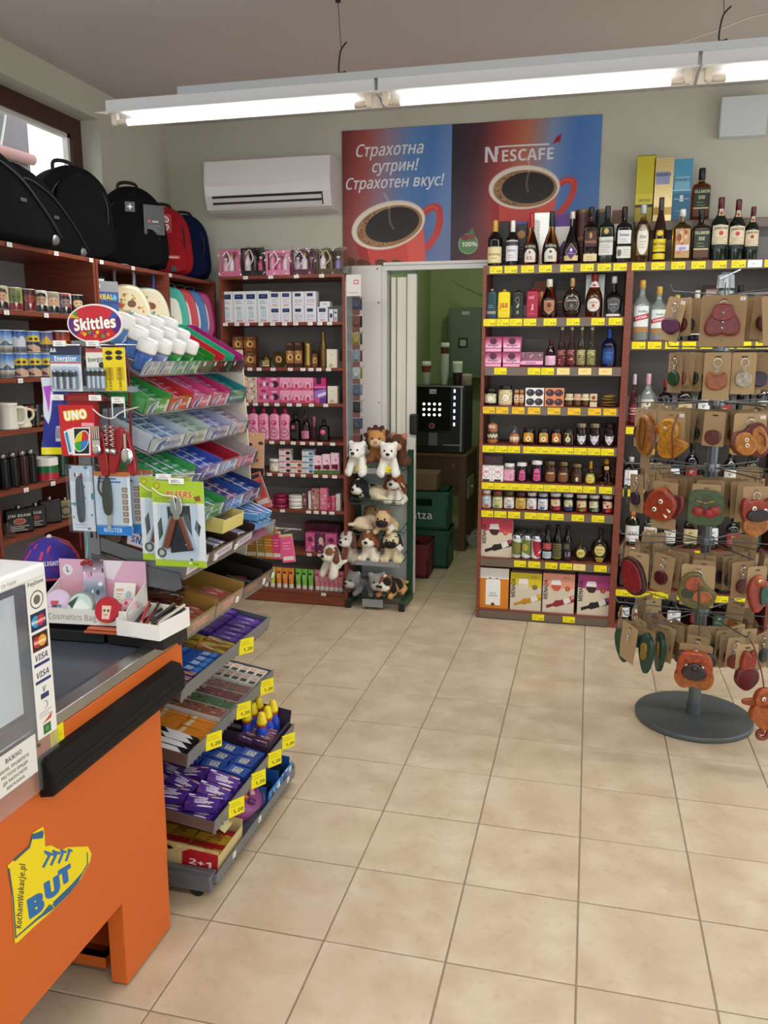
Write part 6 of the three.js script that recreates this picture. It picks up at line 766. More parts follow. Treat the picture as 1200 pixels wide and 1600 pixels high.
{
  const g = mat('#0f4029', .4), t = T('toy_rack', 'dark green metal rack with soft toys beside the doorway', 'rack', [-1.23, 0, -4.95]);
  for (const s of [-1, 1]) { M('upright', rb(.032, .96, .04, .004, s * .17, .01, 0), g, t); M('foot', rb(.034, .045, .26, .005, s * .17, .018, .105), g, t); M('end_cap', rb(.036, .05, .02, .004, s * .17, 0, .235), mat('#101412', .6), t); }
  M('back_sheet', bx(.3, .86, .004, 0, .07, -.005), mat('#aab2ae', .35), t);
  M('crossbar', bx(.32, .03, .02, 0, .05, 0), g, t);
  for (const [y, strip] of [[.855, 1], [.655, 0], [.465, 0], [.285, 1], [.075, 0]]) {
    const sh = M('wire_shelf', merge([...Array.from({ length: 9 }, (_, i) => rod([-.15 + i * .0375, y, .0], [-.15 + i * .0375, y, .215], .0018, 5)), rod([-.155, y, .215], [.155, y, .215], .0028), rod([-.155, y, .1], [.155, y, .1], .0022), wire([[-.155, y, 0], [-.155, y + .05, .03], [-.155, y + .03, .215], [.155, y + .03, .215], [.155, y + .05, .03], [.155, y, 0]], .0024)]), mat('#16503a', .4, .2), t);
    if (strip) M('price_strip', bx(.31, .034, .002, 0, y - .012, .219), mat('#b8bcc0', .25, 0, { transmission: .5, thickness: 0 }), sh);
    if (y > .8) for (const s of [-.085, .075]) M('price_tag', carton(.07, .038, .002, { f: TAGY[0] }, '#e8d020'), SA.mat(.45), sh).position.set(s, y + .0, .222);
    if (y < .1) M('clear_tray', merge([bx(.13, .05, .002, -.01, .02, .25), bx(.13, .002, .05, -.01, .02, .225)]), mat('#c8ccd0', .2, 0, { transmission: .6, thickness: 0 }), sh);
  }
  const Z = -4.8, W = '#e9e6de';
  plush('white polar bear toy, left of the pair on the top rack shelf', [-1.345, .865, -4.775], -.1, { kind: 'bear', body: W, ears: 'round', hang: 1, tag: [.05, .1, .05] });
  plush('white polar bear toy, right of the pair on the top rack shelf', [-1.155, .865, -4.775], .15, { kind: 'bear', body: W, ears: 'round', hang: 1 });
  plush('tan lion toy with dark brown mane between the polar bears', [-1.25, .9, -4.87], .1, { kind: 'lion', body: '#8a5a30', head: '#c08a50', muzzle: '#e0c8a4', mane: '#4a2a18', ears: 'round', ear: '#a87040', nose: '#c88a7a' });
  plush('small brown monkey toy at the top right corner of the rack', [-1.11, .88, -4.9], -.3, { kind: 'monkey', body: '#5a3420', head: '#5a3420', muzzle: '#c89a78', ears: 'round', ear: '#b87a60' });
  plush('black and white sheepdog toy lying on the second shelf', [-1.3, .665, -4.84], -.5, { kind: 'dog', body: '#e4dcc4', head: '#1a1a1c', muzzle: '#e4e0d6', blaze: W, ears: 'flop', ear: '#1a1a1c', lie: 1, legs: '#26262a', saddle: '#1c1c1e', tag: [.05, .04, .09] });
  plush('cream curled dog toy beside the sheepdog', [-1.205, .665, -4.86], 2.2, { kind: 'dog', body: '#dccfae', head: '#d8c8a4', ears: 'flop', lie: 1 });
  plush('chestnut and white beagle toy leaning at the right of the second shelf', [-1.125, .65, -4.85], -.15, { kind: 'dog', body: '#e2dccf', head: '#8a4a24', muzzle: '#e8e4da', blaze: '#e8e4da', ears: 'flop', ear: '#7a3e1e', saddle: '#7a4424', tag: [.06, .1, .05] });
  plush('cream dog toy turned away on the third shelf', [-1.31, .475, -4.84], 2.7, { kind: 'dog', body: '#dccaa8', head: '#a8845c', ears: 'flop', ear: '#4a382c', lie: 1, hx: .02 });
  plush('beige dog toy with dark muzzle facing forward on the third shelf', [-1.185, .475, -4.82], .0, { kind: 'dog', body: '#d8bc94', head: '#d0b084', muzzle: '#2a2020', ears: 'up', ear: '#7a5436', lie: 1, tag: [.07, .03, .09] });
  plush('white and brown dog toy hanging out at the left of the fourth shelf', [-1.47, .25, -4.66], -.5, { kind: 'dog', body: '#e4ded0', head: '#e8e4d8', ears: 'flop', ear: '#6a4028', hang: 1, patch: '#8a5a38' });
  plush('grey and white dog toy behind the hanging one', [-1.4, .29, -4.78], -.4, { kind: 'dog', body: '#a89a8a', head: '#c8c4bc', muzzle: '#e0dcd4', ears: 'flop', ear: '#5a3c2a' });
  plush('brown and white spaniel toy sitting in the middle of the fourth shelf', [-1.275, .295, -4.79], -.05, { kind: 'dog', body: '#e4dcca', belly: '#ece6d8', head: '#8a5230', muzzle: '#e8e2d4', blaze: '#e8e2d4', ears: 'flop', ear: '#7a4426', saddle: '#8a5230' });
  plush('pug toy with black face sitting at the right of the fourth shelf', [-1.135, .295, -4.79], .0, { kind: 'dog', body: '#d6c8a4', head: '#d4c6a2', muzzle: '#17130f', ears: 'flop', ear: '#241c16', tag: [.07, .09, .06] });
  const K = { kind: 'koala', body: '#6e6c6c', head: '#7a7878', muzzle: '#b0aca6', ears: 'round', ear: '#8a8886', lie: 1, belly: '#c8c4bc' };
  plush('grey koala toy at the left of the lowest shelf', [-1.34, .085, -4.8], -.5, K); plush('grey koala toy in the middle of the lowest shelf', [-1.24, .085, -4.8], .3, { ...K, body: '#5e5c5e', head: '#8a8886' });
  plush('black, tan and white dog toy at the right of the lowest shelf', [-1.135, .085, -4.79], -.3, { kind: 'dog', body: '#c8945a', head: '#8a5430', muzzle: '#e4dccc', blaze: '#e4dccc', patch: '#1c1814', ears: 'flop', ear: '#1c1814', lie: 1, saddle: '#241c18', tag: [.0, .06, .13] });
}
{ // narrow display of hair clips on the side of the cosmetics unit
  const t = T('accessory_panel', 'narrow slotted display strip of hair clips on the cosmetics unit side', 'display', [-1.402, .95, -4.79]);
  M('grid_panel', bx(.004, 1.0, .12, 0, 0, 0), mat('#8f979c', .4, .3), t); M('header_card', carton(.09, .12, .003, { f: pr(72, 96, '#dcd8d2', [['r', .5, .25, .34, .2, '#c85a54'], ['r', .56, .3, .22, .1, '#e8e2dc'], ['l', .1, .84, .8, 1, .1, '#555']]) }, '#d8d4cc'), SA.mat(.4), t).position.set(.045, .93, .06);
  M('edge_trim', bx(.006, 1.02, .006, 0, -.01, .063), mat('#c4c8cc', .3, .7), t);
  for (let r = 0; r < 9; r++) for (let k = 0; k < 2; k++) {
    const y = .85 - r * .1, z = .028 - k * .05, hk = M('peg_hook', rod([0, y + .07, z], [.085, y + .075, z], .0016, 5), MAT.chrome, t);
    const c = ['#3c4450', '#9aa0a6', '#6a3a34', '#4a566a', '#8a7c44', '#26282c', '#74828e'][(r * 2 + k * 3) % 7];
    const pk = one('hair_clip_card', `small clip card, row ${['one', 'two', 'three', 'four', 'five', 'six', 'seven', 'eight', 'nine'][r]} of the display strip, ${k ? 'rear' : 'front'} hook`, 'hair clip', merge([xf(bx(.045, .065, .003), 0, 0, 0), xf(rb(.03, .03, .016, .006), 0, .01, .009)]), mat(c, .3), [-1.402 + .05, .95 + y + .005, -4.79 + z]);
  }
}
// ---------- store room behind the doorway
{
  const dk = mat('#5b4028', .6), t = T('desk', 'brown wooden desk under the coffee machine', 'desk', [-1.19, 0, -6.38]);
  M('top', rb(.56, .025, .62, .004, 0, .755, -.3), mat('#6a4a30', .5), t); M('front_panel', bx(.5, .3, .018, 0, .45, -.012), dk, t); M('side_panel', bx(.02, .75, .58, .265, 0, -.3), mat('#4a3320', .6), t); M('side_panel', bx(.02, .75, .58, -.265, 0, -.3), dk, t); M('leg_edge', bx(.05, .755, .02, .245, 0, -.002), mat('#6a4a30', .55), t); M('lock', xf(cyl(.012, .012, .008, 0, 0, 0, 14), .17, .69, .002, PI / 2), mat('#a8742a', .4, .6), t);
  const dr = M('drawer', bx(.02, .16, .3, .276, .42, -.2), mat('#8a8272', .5), t); M('knob', sph(.012, .29, .5, -.2, 10), mat('#c8c4bc', .4), dr);
  const m = T('coffee_machine', 'black coffee machine with twelve lit buttons on the desk', 'coffee machine', [-1.14, .782, -6.4]);
  M('housing', rb(.4, .53, .42, .008, 0, 0, -.22), mat('#17181a', .35), m);
  M('silver_frame', merge([bx(.012, .5, .01, .17, .015, -.008), bx(.38, .012, .01, -.005, .515, -.008), bx(.14, .01, .01, .1, .06, -.008)]), mat('#a9acb0', .3, .8), m);
  const door = M('front_panel', rb(.29, .34, .018, .004, -.055, .18, -.004), mat('#0a0b0d', .12), m);
  const lit = new THREE.MeshStandardMaterial({ color: '#ffffff', emissive: '#ffffff', emissiveIntensity: 1.6 });
  for (let r = 0; r < 3; r++) for (let c = 0; c < 4; c++) M('button', xf(cyl(.0105, .0105, .004, 0, 0, 0, 16), -.125 + c * .042, .385 - r * .042, .006, PI / 2), lit, door);
  M('knob', xf(cyl(.023, .023, .012, 0, 0, 0, 22), -.06, .215, .004, PI / 2), mat('#b8bcc0', .3, .8), door); M('knob_centre', xf(cyl(.017, .017, .004, 0, 0, 0, 22), -.06, .215, .0165, PI / 2), mat('#a01c28', .35), door);
  M('logo', xf(flat(.055, .035, pr(48, 32, '#e8eaf0', [['t', 'Zia', .5, .5, .7, '#b02838', { skew: .2 }], ['r', .6, .6, .3, .2, '#4a7ab8']])), -.055, .465, .0056), SA.mat(.3), door);
  const led = new THREE.MeshStandardMaterial({ color: '#dfe6ff', emissive: '#c4d0ff', emissiveIntensity: 2.2 });
  for (let k = 0; k < 6; k++) M('led', rb(.014, .026, .006, .004, .115, .475 - k * .052, -.004), led, m);
  M('cup_bay', bx(.27, .1, .01, -.06, .06, -.01), mat('#3a3f44', .3, .4), m); M('spout', bx(.07, .1, .02, -.05, .06, .0), mat('#8a9096', .3, .5), m);
  const pl = new THREE.RectAreaLight('#c8d4ff', 2.2, .03, .3); pl.position.set(-1.02, 1.13, -6.385); pl.rotation.y = PI; pl.name = 'machine_led_light'; scene.add(pl);
  const cups = (l, x, z, n, r, top, c) => { const q = T('paper_cup_stack', l, 'cup', [x, 1.313, z]); M('cups', merge(Array.from({ length: n }, (_, k) => lathe([[r * .7, k * .012], [r, k * .012 + .08], [r * 1.05, k * .012 + .082], [r * 1.05, k * .012 + .085], [r * .95, k * .012 + .085]], 20))), mat(c, .6), q); M('sleeve', lathe([[r * .95, n * .012 + .07], [r * 1.02, n * .012 + .12], [r * .95, n * .012 + .13]], 20), mat(top, .6), q); M('rim', lathe([[r * .95, n * .012 + .12], [r * 1.06, n * .012 + .135], [r, n * .012 + .16], [0, n * .012 + .16]], 20), mat('#e4e2dc', .6), q); };
  cups('tall stack of white and brown paper cups on the coffee machine', -1.13, -6.55, 14, .032, '#5a2a20', '#c8ccc4'); cups('short stack of dark paper cups at the left on the coffee machine', -1.27, -6.5, 2, .036, '#7a3024', '#b8bab4'); cups('short dark cup stack with white lids on the coffee machine', -1.02, -6.5, 2, .038, '#e4e4e0', '#2a1c18');
  one('lid_tub', 'small clear tub with red lids right of the cups', 'tub', lathe([[0, 0], [.04, 0], [.046, .07], [.04, .085], [0, .09]], 18), mat('#b8a8a0', .35), [-.95, 1.313, -6.52]);
  const crate = (l, p, ry, w, h, d, c, txt) => { const q = T('drinks_crate', l, 'crate', p, ry), m2 = mat(c, .5); M('floor', bx(w, .02, d, 0, 0, 0), m2, q); for (const s of [-1, 1]) { M('long_wall', merge([bx(w, h * .62, .016, 0, 0, s * (d / 2 - .008)), bx(w, h * .16, .016, 0, h * .84, s * (d / 2 - .008)), bx(w * .3, h * .24, .016, -w * .35, h * .61, s * (d / 2 - .008)), bx(w * .3, h * .24, .016, w * .35, h * .61, s * (d / 2 - .008))]), m2, q); M('short_wall', merge([bx(.016, h * .58, d, s * (w / 2 - .008), 0, 0), bx(.016, h * .14, d, s * (w / 2 - .008), h * .86, 0), bx(.016, h * .3, d * .3, s * (w / 2 - .008), h * .57, d * .34), bx(.016, h * .3, d * .3, s * (w / 2 - .008), h * .57, -d * .34)]), m2, q); } M('rim', merge([bx(w + .01, .02, .02, 0, h - .02, d / 2 - .008), bx(w + .01, .02, .02, 0, h - .02, -d / 2 + .008), bx(.02, .02, d, w / 2 - .008, h - .02, 0), bx(.02, .02, d, -w / 2 + .008, h - .02, 0)]), m2, q); if (txt) M('logo', xf(flat(.26, .1, pr(128, 48, c, [['t', 'ritza', .5, .5, .8, '#dfe4dc', { skew: -.15, st: '#10281c' }]])), .0, h * .2, d / 2 + .001), SA.mat(.4), q); return q; };
  crate('green drinks crate with white lettering, upper of two', [-1.17, .29, -5.94], .06, .4, .28, .3, '#1a5a3c', 1); crate('green drinks crate, lower of two on the floor', [-1.16, .004, -5.94], .03, .4, .28, .3, '#17503a'); crate('dark red drinks crate in front of the green ones', [-1.24, .004, -5.63], .05, .38, .24, .3, '#6a1a20');
  one('cardboard_box', 'flat brown cardboard box on the green crates', 'box', rb(.3, .12, .26, .004), mat('#7a6248', .8), [-1.21, .572, -5.96], .05);
  const cb = T('electrical_cabinet', 'grey wall cabinet with round knob high on the store room wall', 'cabinet', [-.98, 1.33, -7.66]); M('case', rb(.62, .64, .2, .005, .0, 0, -.08), mat('#76827c', .45), cb); M('door', rb(.3, .62, .012, .004, .15, .01, .025), mat('#7c8882', .45), cb); M('door', rb(.28, .62, .012, .004, -.15, .01, .025), mat('#72807a', .45), cb); M('window', merge([bx(.09, .09, .006, -.17, .28, .034)]), mat('#2a302e', .3), cb); M('meter_face', bx(.055, .055, .003, -.17, .2975, .0385), mat('#b8c0bc', .4), cb); M('knob', sph(.018, .05, .06, .045, 12), MAT.chrome, cb); M('label_plate', bx(.07, .03, .003, -.15, .575, .032), mat('#c8d0cc', .4), cb);
  const lk = T('metal_locker', 'dark grey tall locker standing right of the coffee machine', 'locker', [-.72, 0, -7.35]); M('case', rb(.36, 1.25, .4, .004), mat('#41453f', .5), lk); M('door', rb(.32, 1.19, .012, .004, 0, .03, .204), mat('#4a4e48', .5), lk); M('handle', rb(.012, .06, .012, .004, -.12, .7, .214), MAT.chrome, lk);
  one('cable_coil', 'tangle of white cables on the store room floor', 'cable', merge(DI.map((k) => tube(Array.from({ length: 12 }, (_, i) => [Math.cos(i / 12 * 2 * PI + k) * (.09 + .03 * k), .015 + .05 * Math.abs(k) + .05 * Math.sin(i * 1.3 + k * 4) * .5 + .03, Math.sin(i / 12 * 2 * PI) * .09 + k * .03]), .004, 40, 5, true))), mat('#a8aaa0', .5), [-.83, 0, -6.55]);
  one('tinsel_garland', 'thin silver tinsel strand hanging under the store room ceiling', 'garland', merge([tube([[-1.25, 2.2, -7.6], [-.95, 2.05, -7.5], [-.7, 1.98, -7.4], [-.5, 2.0, -7.3]], .004, 24, 5), ...Array.from({ length: 40 }, (_, i) => xf(bx(.02, .004, .006), -1.2 + i * .0165, 2.16 - .17 * Math.min(1, i / 26), -7.58 + i * .006, rnd(3), rnd(3), rnd(3)))]), mat('#c8ccd0', .25, .8));
  const rl = T('added_store_lamp', 'small round unseen ceiling lamp added to light the store room', 'lamp', [-.55, YC - .12, -6.2]); M('base', cyl(.13, .13, .05, 0, .05, 0, 24), MAT.white, rl); M('diffuser', lathe([[0, 0], [.1, .015], [.12, .05], [0, .05]], 24), new THREE.MeshStandardMaterial({ color: '#fff', emissive: '#fff2dc', emissiveIntensity: 1.2 }), rl);  // unseen lamp, added to brighten the store room
  const sl = new THREE.PointLight('#f0ffd8', 1.1); sl.position.set(-.55, YC - .2, -6.2); sl.shadow.radius = 5; sl.castShadow = true; sl.name = 'added_store_light'; scene.add(sl);  // added fill for the store room, shines from the unseen lamp
}
// ---------- revolving keyring stand
{
  const SX = 0.495, SZ = -3.55, gm = mat('#5c6265', .42, .35), t = T('keyring_stand', 'revolving grey keyring stand with round base in front of the spirits', 'display stand', [SX, 0, SZ]);
  M('base_plate', lathe([[0, 0], [.238, 0], [.242, .006], [.242, .02], [.238, .026], [0, .026]], 56), gm, t); M('pole', merge([cyl(.026, .026, .47, 0, .024, 0, 20), cyl(.02, .02, 1.38, 0, .48, 0, 18)]), mat('#6e7478', .35, .5), t); M('pole_collar', cyl(.03, .03, .05, 0, .024, 0, 22), gm, t); M('clear_sleeve', cyl(.03, .03, .12, 0, 1.42, 0, 18), mat('#dfe4e8', .1, 0, { transmission: .8, thickness: 0 }), t);
  const kraftT = ['#a58a66', '#9a7f5c', '#b09670', '#8f7656'].map((c) => mat(c, .85)), TY = [1.775, 1.575, 1.36, 1.095, .79, .485], TN = ['top', 'second', 'third', 'fourth', 'fifth', 'lowest'];
  const hole = [[-.01, -.012], [.01, -.012], [.01, -.018], [-.01, -.018]];
  const cardG = {}; const card = (w, h) => cardG[w + ',' + h] ??= extr([[-w / 2 + .006, 0], [w / 2 - .006, 0], [w / 2, -.006], [w / 2, -h], [-w / 2, -h], [-w / 2, -.006]], .0012, 0, [hole]);
  const ringG = xf(new THREE.TorusGeometry(.014, .0018, 6, 22), 0, -.036, .006, .2), chainG = merge(Array.from({ length: 4 }, (_, i) => xf(new THREE.TorusGeometry(.0042, .0012, 5, 10), 0, -.054 - i * .0065, .006, 0, i % 2 ? PI / 2 : 0)));
  const puff = (pts, d, b, n = 40) => extr(smooth(pts, n), d, b).translate(0, 0, .004);
  const leaTex = dataTex(256, (u, v) => { const g = 205 + 90 * fbm(u * 9, v * 9, 21, 4); return [Math.min(255, g), Math.min(255, g * .96), Math.min(255, g * .9)]; }, true, 7);
  const lea = (c) => leaM[c] ??= new THREE.MeshPhysicalMaterial({ map: leaTex, color: new THREE.Color(c).multiplyScalar(.86), roughness: .4, clearcoat: .25, clearcoatRoughness: .4 });
  const leaM = {};
  const eye = (p, x, y, z, r = .009) => { M('eye', sph(r, 0, 0, 0, 12).scale(1, 1, .5).translate(x, y, z), mat('#f0ead8', .3), p); M('pupil', sph(r * .5, 0, 0, 0, 10).scale(1, 1, .5).translate(x, y, z + r * .35), mat('#15110f', .2), p); };
  const P = {   // leather figures hanging below the ring, drawn about (0, -.1)
    purse(p) { M('purse_body', puff([[-.02, -.04], [.02, -.04], [.03, -.065], [.05, -.1], [.048, -.13], [.02, -.135], [0, -.128], [-.02, -.135], [-.048, -.13], [-.05, -.1], [-.03, -.065]], .012, .008), lea('#9a2322'), p); M('flap', puff([[-.024, -.045], [.024, -.045], [.032, -.075], [0, -.088], [-.032, -.075]], .003, .003).translate(0, 0, .02), lea('#a83028'), p); for (const y of [-.062, -.095, -.115]) M('stud', sph(.0045, 0, y, .027, 10), MAT.chrome, p); },
    purple(p) { M('figure', puff([[-.03, -.09], [0, -.082], [.03, -.09], [.034, -.11], [.01, -.125], [-.024, -.118]], .008, .006), lea('#7a3a6c'), p); M('figure_foot', puff([[-.01, -.112], [.02, -.112], [.018, -.128], [-.006, -.128]], .008, .004), lea('#3a1c4a'), p); },
    fox(p) { M('figure', puff([[-.028, -.088], [-.024, -.076], [-.012, -.086], [.012, -.086], [.024, -.076], [.03, -.09], [.03, -.112], [.014, -.126], [-.016, -.126], [-.03, -.112]], .009, .006), lea('#c86a2c'), p); },
    duck(p) { M('body', puff([[-.022, -.105], [.025, -.1], [.06, -.115], [.07, -.122], [.048, -.145], [.02, -.165], [-.018, -.165], [-.032, -.14]], .014, .008), lea('#e09a1c'), p); M('head', puff([[-.025, -.045], [0, -.034], [.024, -.045], [.03, -.075], [.018, -.1], [-.018, -.1], [-.03, -.075]], .016, .009), lea('#e8a622'), p); M('beak', puff([[-.03, -.068], [-.052, -.06], [-.048, -.076], [-.03, -.086]], .01, .005), lea('#d8701c'), p); M('wing', puff([[.01, -.118], [.05, -.12], [.066, -.126], [.034, -.146], [.01, -.14]], .006, .004).translate(0, 0, .018), lea('#d88e18'), p); eye(p, -.008, -.062, .03, .006); M('strap', tube([[.034, -.01, .02], [.026, -.07, .034], [.03, -.13, .034], [.028, -.18, .02]], .003, 18, 5), lea('#8a4a1c'), p); },
    monkey(p) { M('fringe', puff([[-.05, -.075], [-.02, -.066], [.0, -.045], [.035, -.04], [.062, -.075], [.066, -.125], [.046, -.15], [.0, -.145], [-.04, -.14], [-.062, -.11]], .008, .007), lea('#7a1a18'), p); M('face', puff([[-.04, -.08], [-.012, -.075], [.0, -.09], [.012, -.1], [.01, -.13], [-.012, -.142], [-.04, -.13], [-.05, -.105]], .012, .008).translate(0, 0, .008), lea('#e0902a'), p); M('ear', puff([[.01, -.062], [.03, -.052], [.05, -.08], [.055, -.12], [.038, -.138], [.016, -.11]], .008, .007).translate(0, 0, .008), lea('#dc8c30'), p); eye(p, -.02, -.092, .034, .0075); eye(p, -.016, -.112, .034, .0075); M('ear_seam', tube([[.022, -.066, .034], [.04, -.08, .035], [.046, -.115, .035]], .0025, 12, 5), lea('#6a1a14'), p); },
    fish(p) { M('body', puff([[-.06, -.09], [-.036, -.05], [.0, -.03], [.02, -.045], [.05, -.07], [.046, -.105], [.02, -.135], [-.03, -.135], [-.062, -.115]], .02, .01), lea('#c04a24'), p); M('tail_fin', puff([[.03, -.06], [.07, -.05], [.075, -.09], [.05, -.13], [.03, -.11]], .01, .006), lea('#7a1a22'), p); eye(p, .006, -.07, .042, .009); eye(p, -.018, -.102, .042, .009); for (const [x, y] of [[.034, -.1], [.022, -.122]]) M('tooth', xf(new THREE.ConeGeometry(.006, .02, 8), x, y, .036, .6, 0, .6), mat('#efe8d8', .4), p); M('back_fin', puff([[-.04, -.06], [-.05, -.035], [-.028, -.045]], .008, .004), lea('#a83a20'), p); },
    cherry(p) { M('purse_body', puff([[-.05, -.035], [.05, -.035], [.056, -.06], [.052, -.14], [0, -.148], [-.052, -.14], [-.056, -.06]], .012, .007), lea('#4a6a34'), p); for (const [x, y] of [[-.022, -.1], [.018, -.104], [.036, -.094]]) M('cherry', sph(.021, 0, 0, 0, 14).scale(1, .9, .45).translate(x, y, .028), lea('#c02024'), p); M('stalk', tube([[-.02, -.085, .028], [-.004, -.06, .03], [.006, -.048, .028], [.016, -.08, .03]], .0022, 14, 5), lea('#8a6a2c'), p); M('thread', tube([[-.03, -.06, .024], [0, -.066, .028], [.03, -.058, .024]], .0018, 12, 5), mat('#c8a860', .7), p); },
    bull(p) { M('head', puff([[-.045, -.05], [-.03, -.06], [0, -.055], [.03, -.062], [.046, -.05], [.05, -.09], [.04, -.12], [-.04, -.12], [-.05, -.09]], .014, .008), lea('#b83c28'), p); M('nose', puff([[-.03, -.092], [.03, -.092], [.036, -.11], [.0, -.122], [-.036, -.11]], .01, .006).translate(0, 0, .016), lea('#2a1a1c'), p); M('chin', puff([[-.032, -.12], [.03, -.12], [.04, -.15], [.016, -.172], [-.02, -.172], [-.042, -.15]], .014, .008), lea('#c87a2c'), p); eye(p, -.018, -.078, .03, .009); eye(p, .024, -.086, .03, .008); },
    melon(p) { M('rind', puff([[-.05, -.03], [.0, -.04], [.03, -.09], [.036, -.15], [.0, -.17], [-.04, -.15], [-.062, -.1]], .012, .006), lea('#4a1c18'), p); M('flesh', puff([[-.044, -.038], [-.004, -.05], [.022, -.095], [.028, -.142], [.0, -.16], [-.036, -.142], [-.054, -.1]], .004, .004).translate(0, 0, .017), lea('#a8182c'), p); },
    flower(p) { M('purse_body', puff([[-.04, -.045], [0, -.035], [.012, -.06], [.04, -.09], [.062, -.105], [.05, -.14], [.0, -.16], [-.04, -.145], [-.062, -.11]], .012, .008), lea('#7a7a3a'), p); M('upper_petal', puff([[-.032, -.055], [0, -.045], [.012, -.068], [-.006, -.09], [-.036, -.085]], .004, .004).translate(0, 0, .02), lea('#d0643a'), p); M('lower_petal', puff([[.0, -.1], [.04, -.098], [.052, -.115], [.03, -.135], [-.01, -.125]], .004, .004).translate(0, 0, .02), lea('#d87a48'), p); M('leaf', puff([[-.05, -.1], [-.02, -.098], [-.018, -.118], [-.045, -.12]], .003, .003).translate(0, 0, .02), lea('#2c4a28'), p); M('tassel', tube([[.006, -.06, .03], [.012, -.14, .036], [.01, -.22, .03]], .0035, 16, 6), lea('#3c5a2c'), p); },
    parrot(p) { M('body', puff([[-.02, -.05], [.02, -.05], [.034, -.09], [.026, -.14], [0, -.17], [-.02, -.14], [-.034, -.09]], .012, .007), lea('#b8402c'), p); M('head', sph(.022, 0, -.052, .014, 14), lea('#d8742c'), p); M('wing', puff([[.01, -.08], [.034, -.085], [.03, -.13], [.014, -.14]], .006, .004).translate(0, 0, .018), lea('#2a6a5a'), p); eye(p, -.008, -.048, .034, .006); },
    round(p) { M('purse_body', puff(ell(.046, .05, 20, 0, -.1), .012, .008), lea('#7a1e22'), p); for (let i = 0; i < 3; i++) M('weave', xf(new THREE.TorusGeometry(.04 - i * .012, .0035, 6, 24), 0, -.1, .026), lea('#5c1418'), p); },
    leaf(p) { M('purse_body', puff([[-.03, -.04], [.0, -.02], [.03, -.04], [.036, -.1], [.0, -.175], [-.036, -.1]], .01, .006), lea('#15584c'), p); M('stripe', puff([[-.012, -.06], [.012, -.055], [.014, -.11], [-.008, -.12]], .003, .003).translate(0, 0, .017), lea('#b8962c'), p); },
    fan(p) { M('purse_body', puff([[-.035, -.05], [.035, -.05], [.03, -.13], [0, -.175], [-.03, -.13]], .01, .006), lea('#1f5a38'), p); },
    pug(p) { M('head', puff([[-.045, -.04], [-.03, -.034], [.03, -.034], [.045, -.04], [.056, -.085], [.05, -.12], [-.05, -.12], [-.056, -.085]], .018, .009), lea('#d2581c'), p); M('mane', puff([[-.056, -.105], [.056, -.105], [.062, -.14], [.04, -.165], [.0, -.156], [-.04, -.165], [-.062, -.14]], .014, .008), lea('#c8741c'), p); M('muzzle', puff([[-.026, -.082], [0, -.07], [.026, -.082], [.038, -.105], [.02, -.122], [-.02, -.122], [-.038, -.105]], .01, .007).translate(0, 0, .024), lea('#341a1c'), p); for (const s of [-1, 1]) M('ear', puff([[s * .036, -.036], [s * .06, -.036], [s * .07, -.062], [s * .056, -.074]], .01, .006), lea('#1f1a1c'), p), eye(p, s * .027, -.078, .036, .007), M('brow', tube([[s * .014, -.066, .036], [s * .028, -.058, .037], [s * .038, -.064, .036]], .0025, 10, 5), lea('#a03c14'), p); M('nose', sph(.011, 0, -.082, .046, 12), lea('#2a1416'), p); },
    dragon(p) { M('head', puff([[-.02, -.05], [-.01, -.03], [.004, -.045], [.02, -.03], [.024, -.07], [.01, -.1], [-.02, -.095]], .012, .007), lea('#b83c24'), p); M('body', puff([[-.03, -.1], [.03, -.1], [.04, -.14], [.0, -.175], [-.04, -.14]], .012, .007), lea('#7a1624'), p); },
    seahorse(p) { M('strap', tube([[.01, -.03, .012], [.0, .04, .0], [.0, .12, -.06], [.0, .142, -.09]], .003, 16, 5), lea('#8a4a1c'), p); M('head', puff([[-.01, -.03], [.02, -.024], [.045, -.05], [.03, -.09], [-.01, -.085], [-.022, -.06]], .014, .008), lea('#c8601c'), p); M('snout', puff([[-.016, -.062], [-.07, -.062], [-.07, -.07], [-.016, -.08]], .006, .004), lea('#b84e16'), p); M('body', puff([[-.02, -.085], [.04, -.08], [.06, -.12], [.046, -.16], [.02, -.175], [-.01, -.15], [-.036, -.12]], .014, .008), lea('#cc6a20'), p); M('tail', tube([[.03, -.165, .012], [.04, -.19, .012], [.03, -.215, .012], [.005, -.215, .012], [-.004, -.195, .012], [.012, -.185, .012], [.018, -.198, .012]], .0085, 28, 7), lea('#a83c1c'), p); M('crest', merge([0, 1, 2, 3].map((i) => xf(new THREE.ConeGeometry(.007, .02, 8), -.004 + i * .013, -.02 - i * .004, .012, 0, 0, -.1 - i * .25))), lea('#a83c1c'), p); eye(p, -.002, -.052, .03, .008); },
    melonpod(p) { M('pod', puff([[-.01, -.03], [.02, -.045], [.032, -.1], [.01, -.165], [-.02, -.15], [-.034, -.1]], .018, .01), lea('#b8782a'), p); for (const s of [-1, 1]) M('rib', tube([[s * .01, -.04, .033], [s * .016, -.1, .034], [s * .004, -.155, .033]], .002, 12, 5), lea('#6a3c18'), p); },
    plain() {},
  };
  const small = (col) => (p) => M('charm', puff([[-.02, -.08], [.005, -.074], [.022, -.085], [.02, -.11], [0, -.12], [-.022, -.108]], .006, .005, 18), lea(col), p);
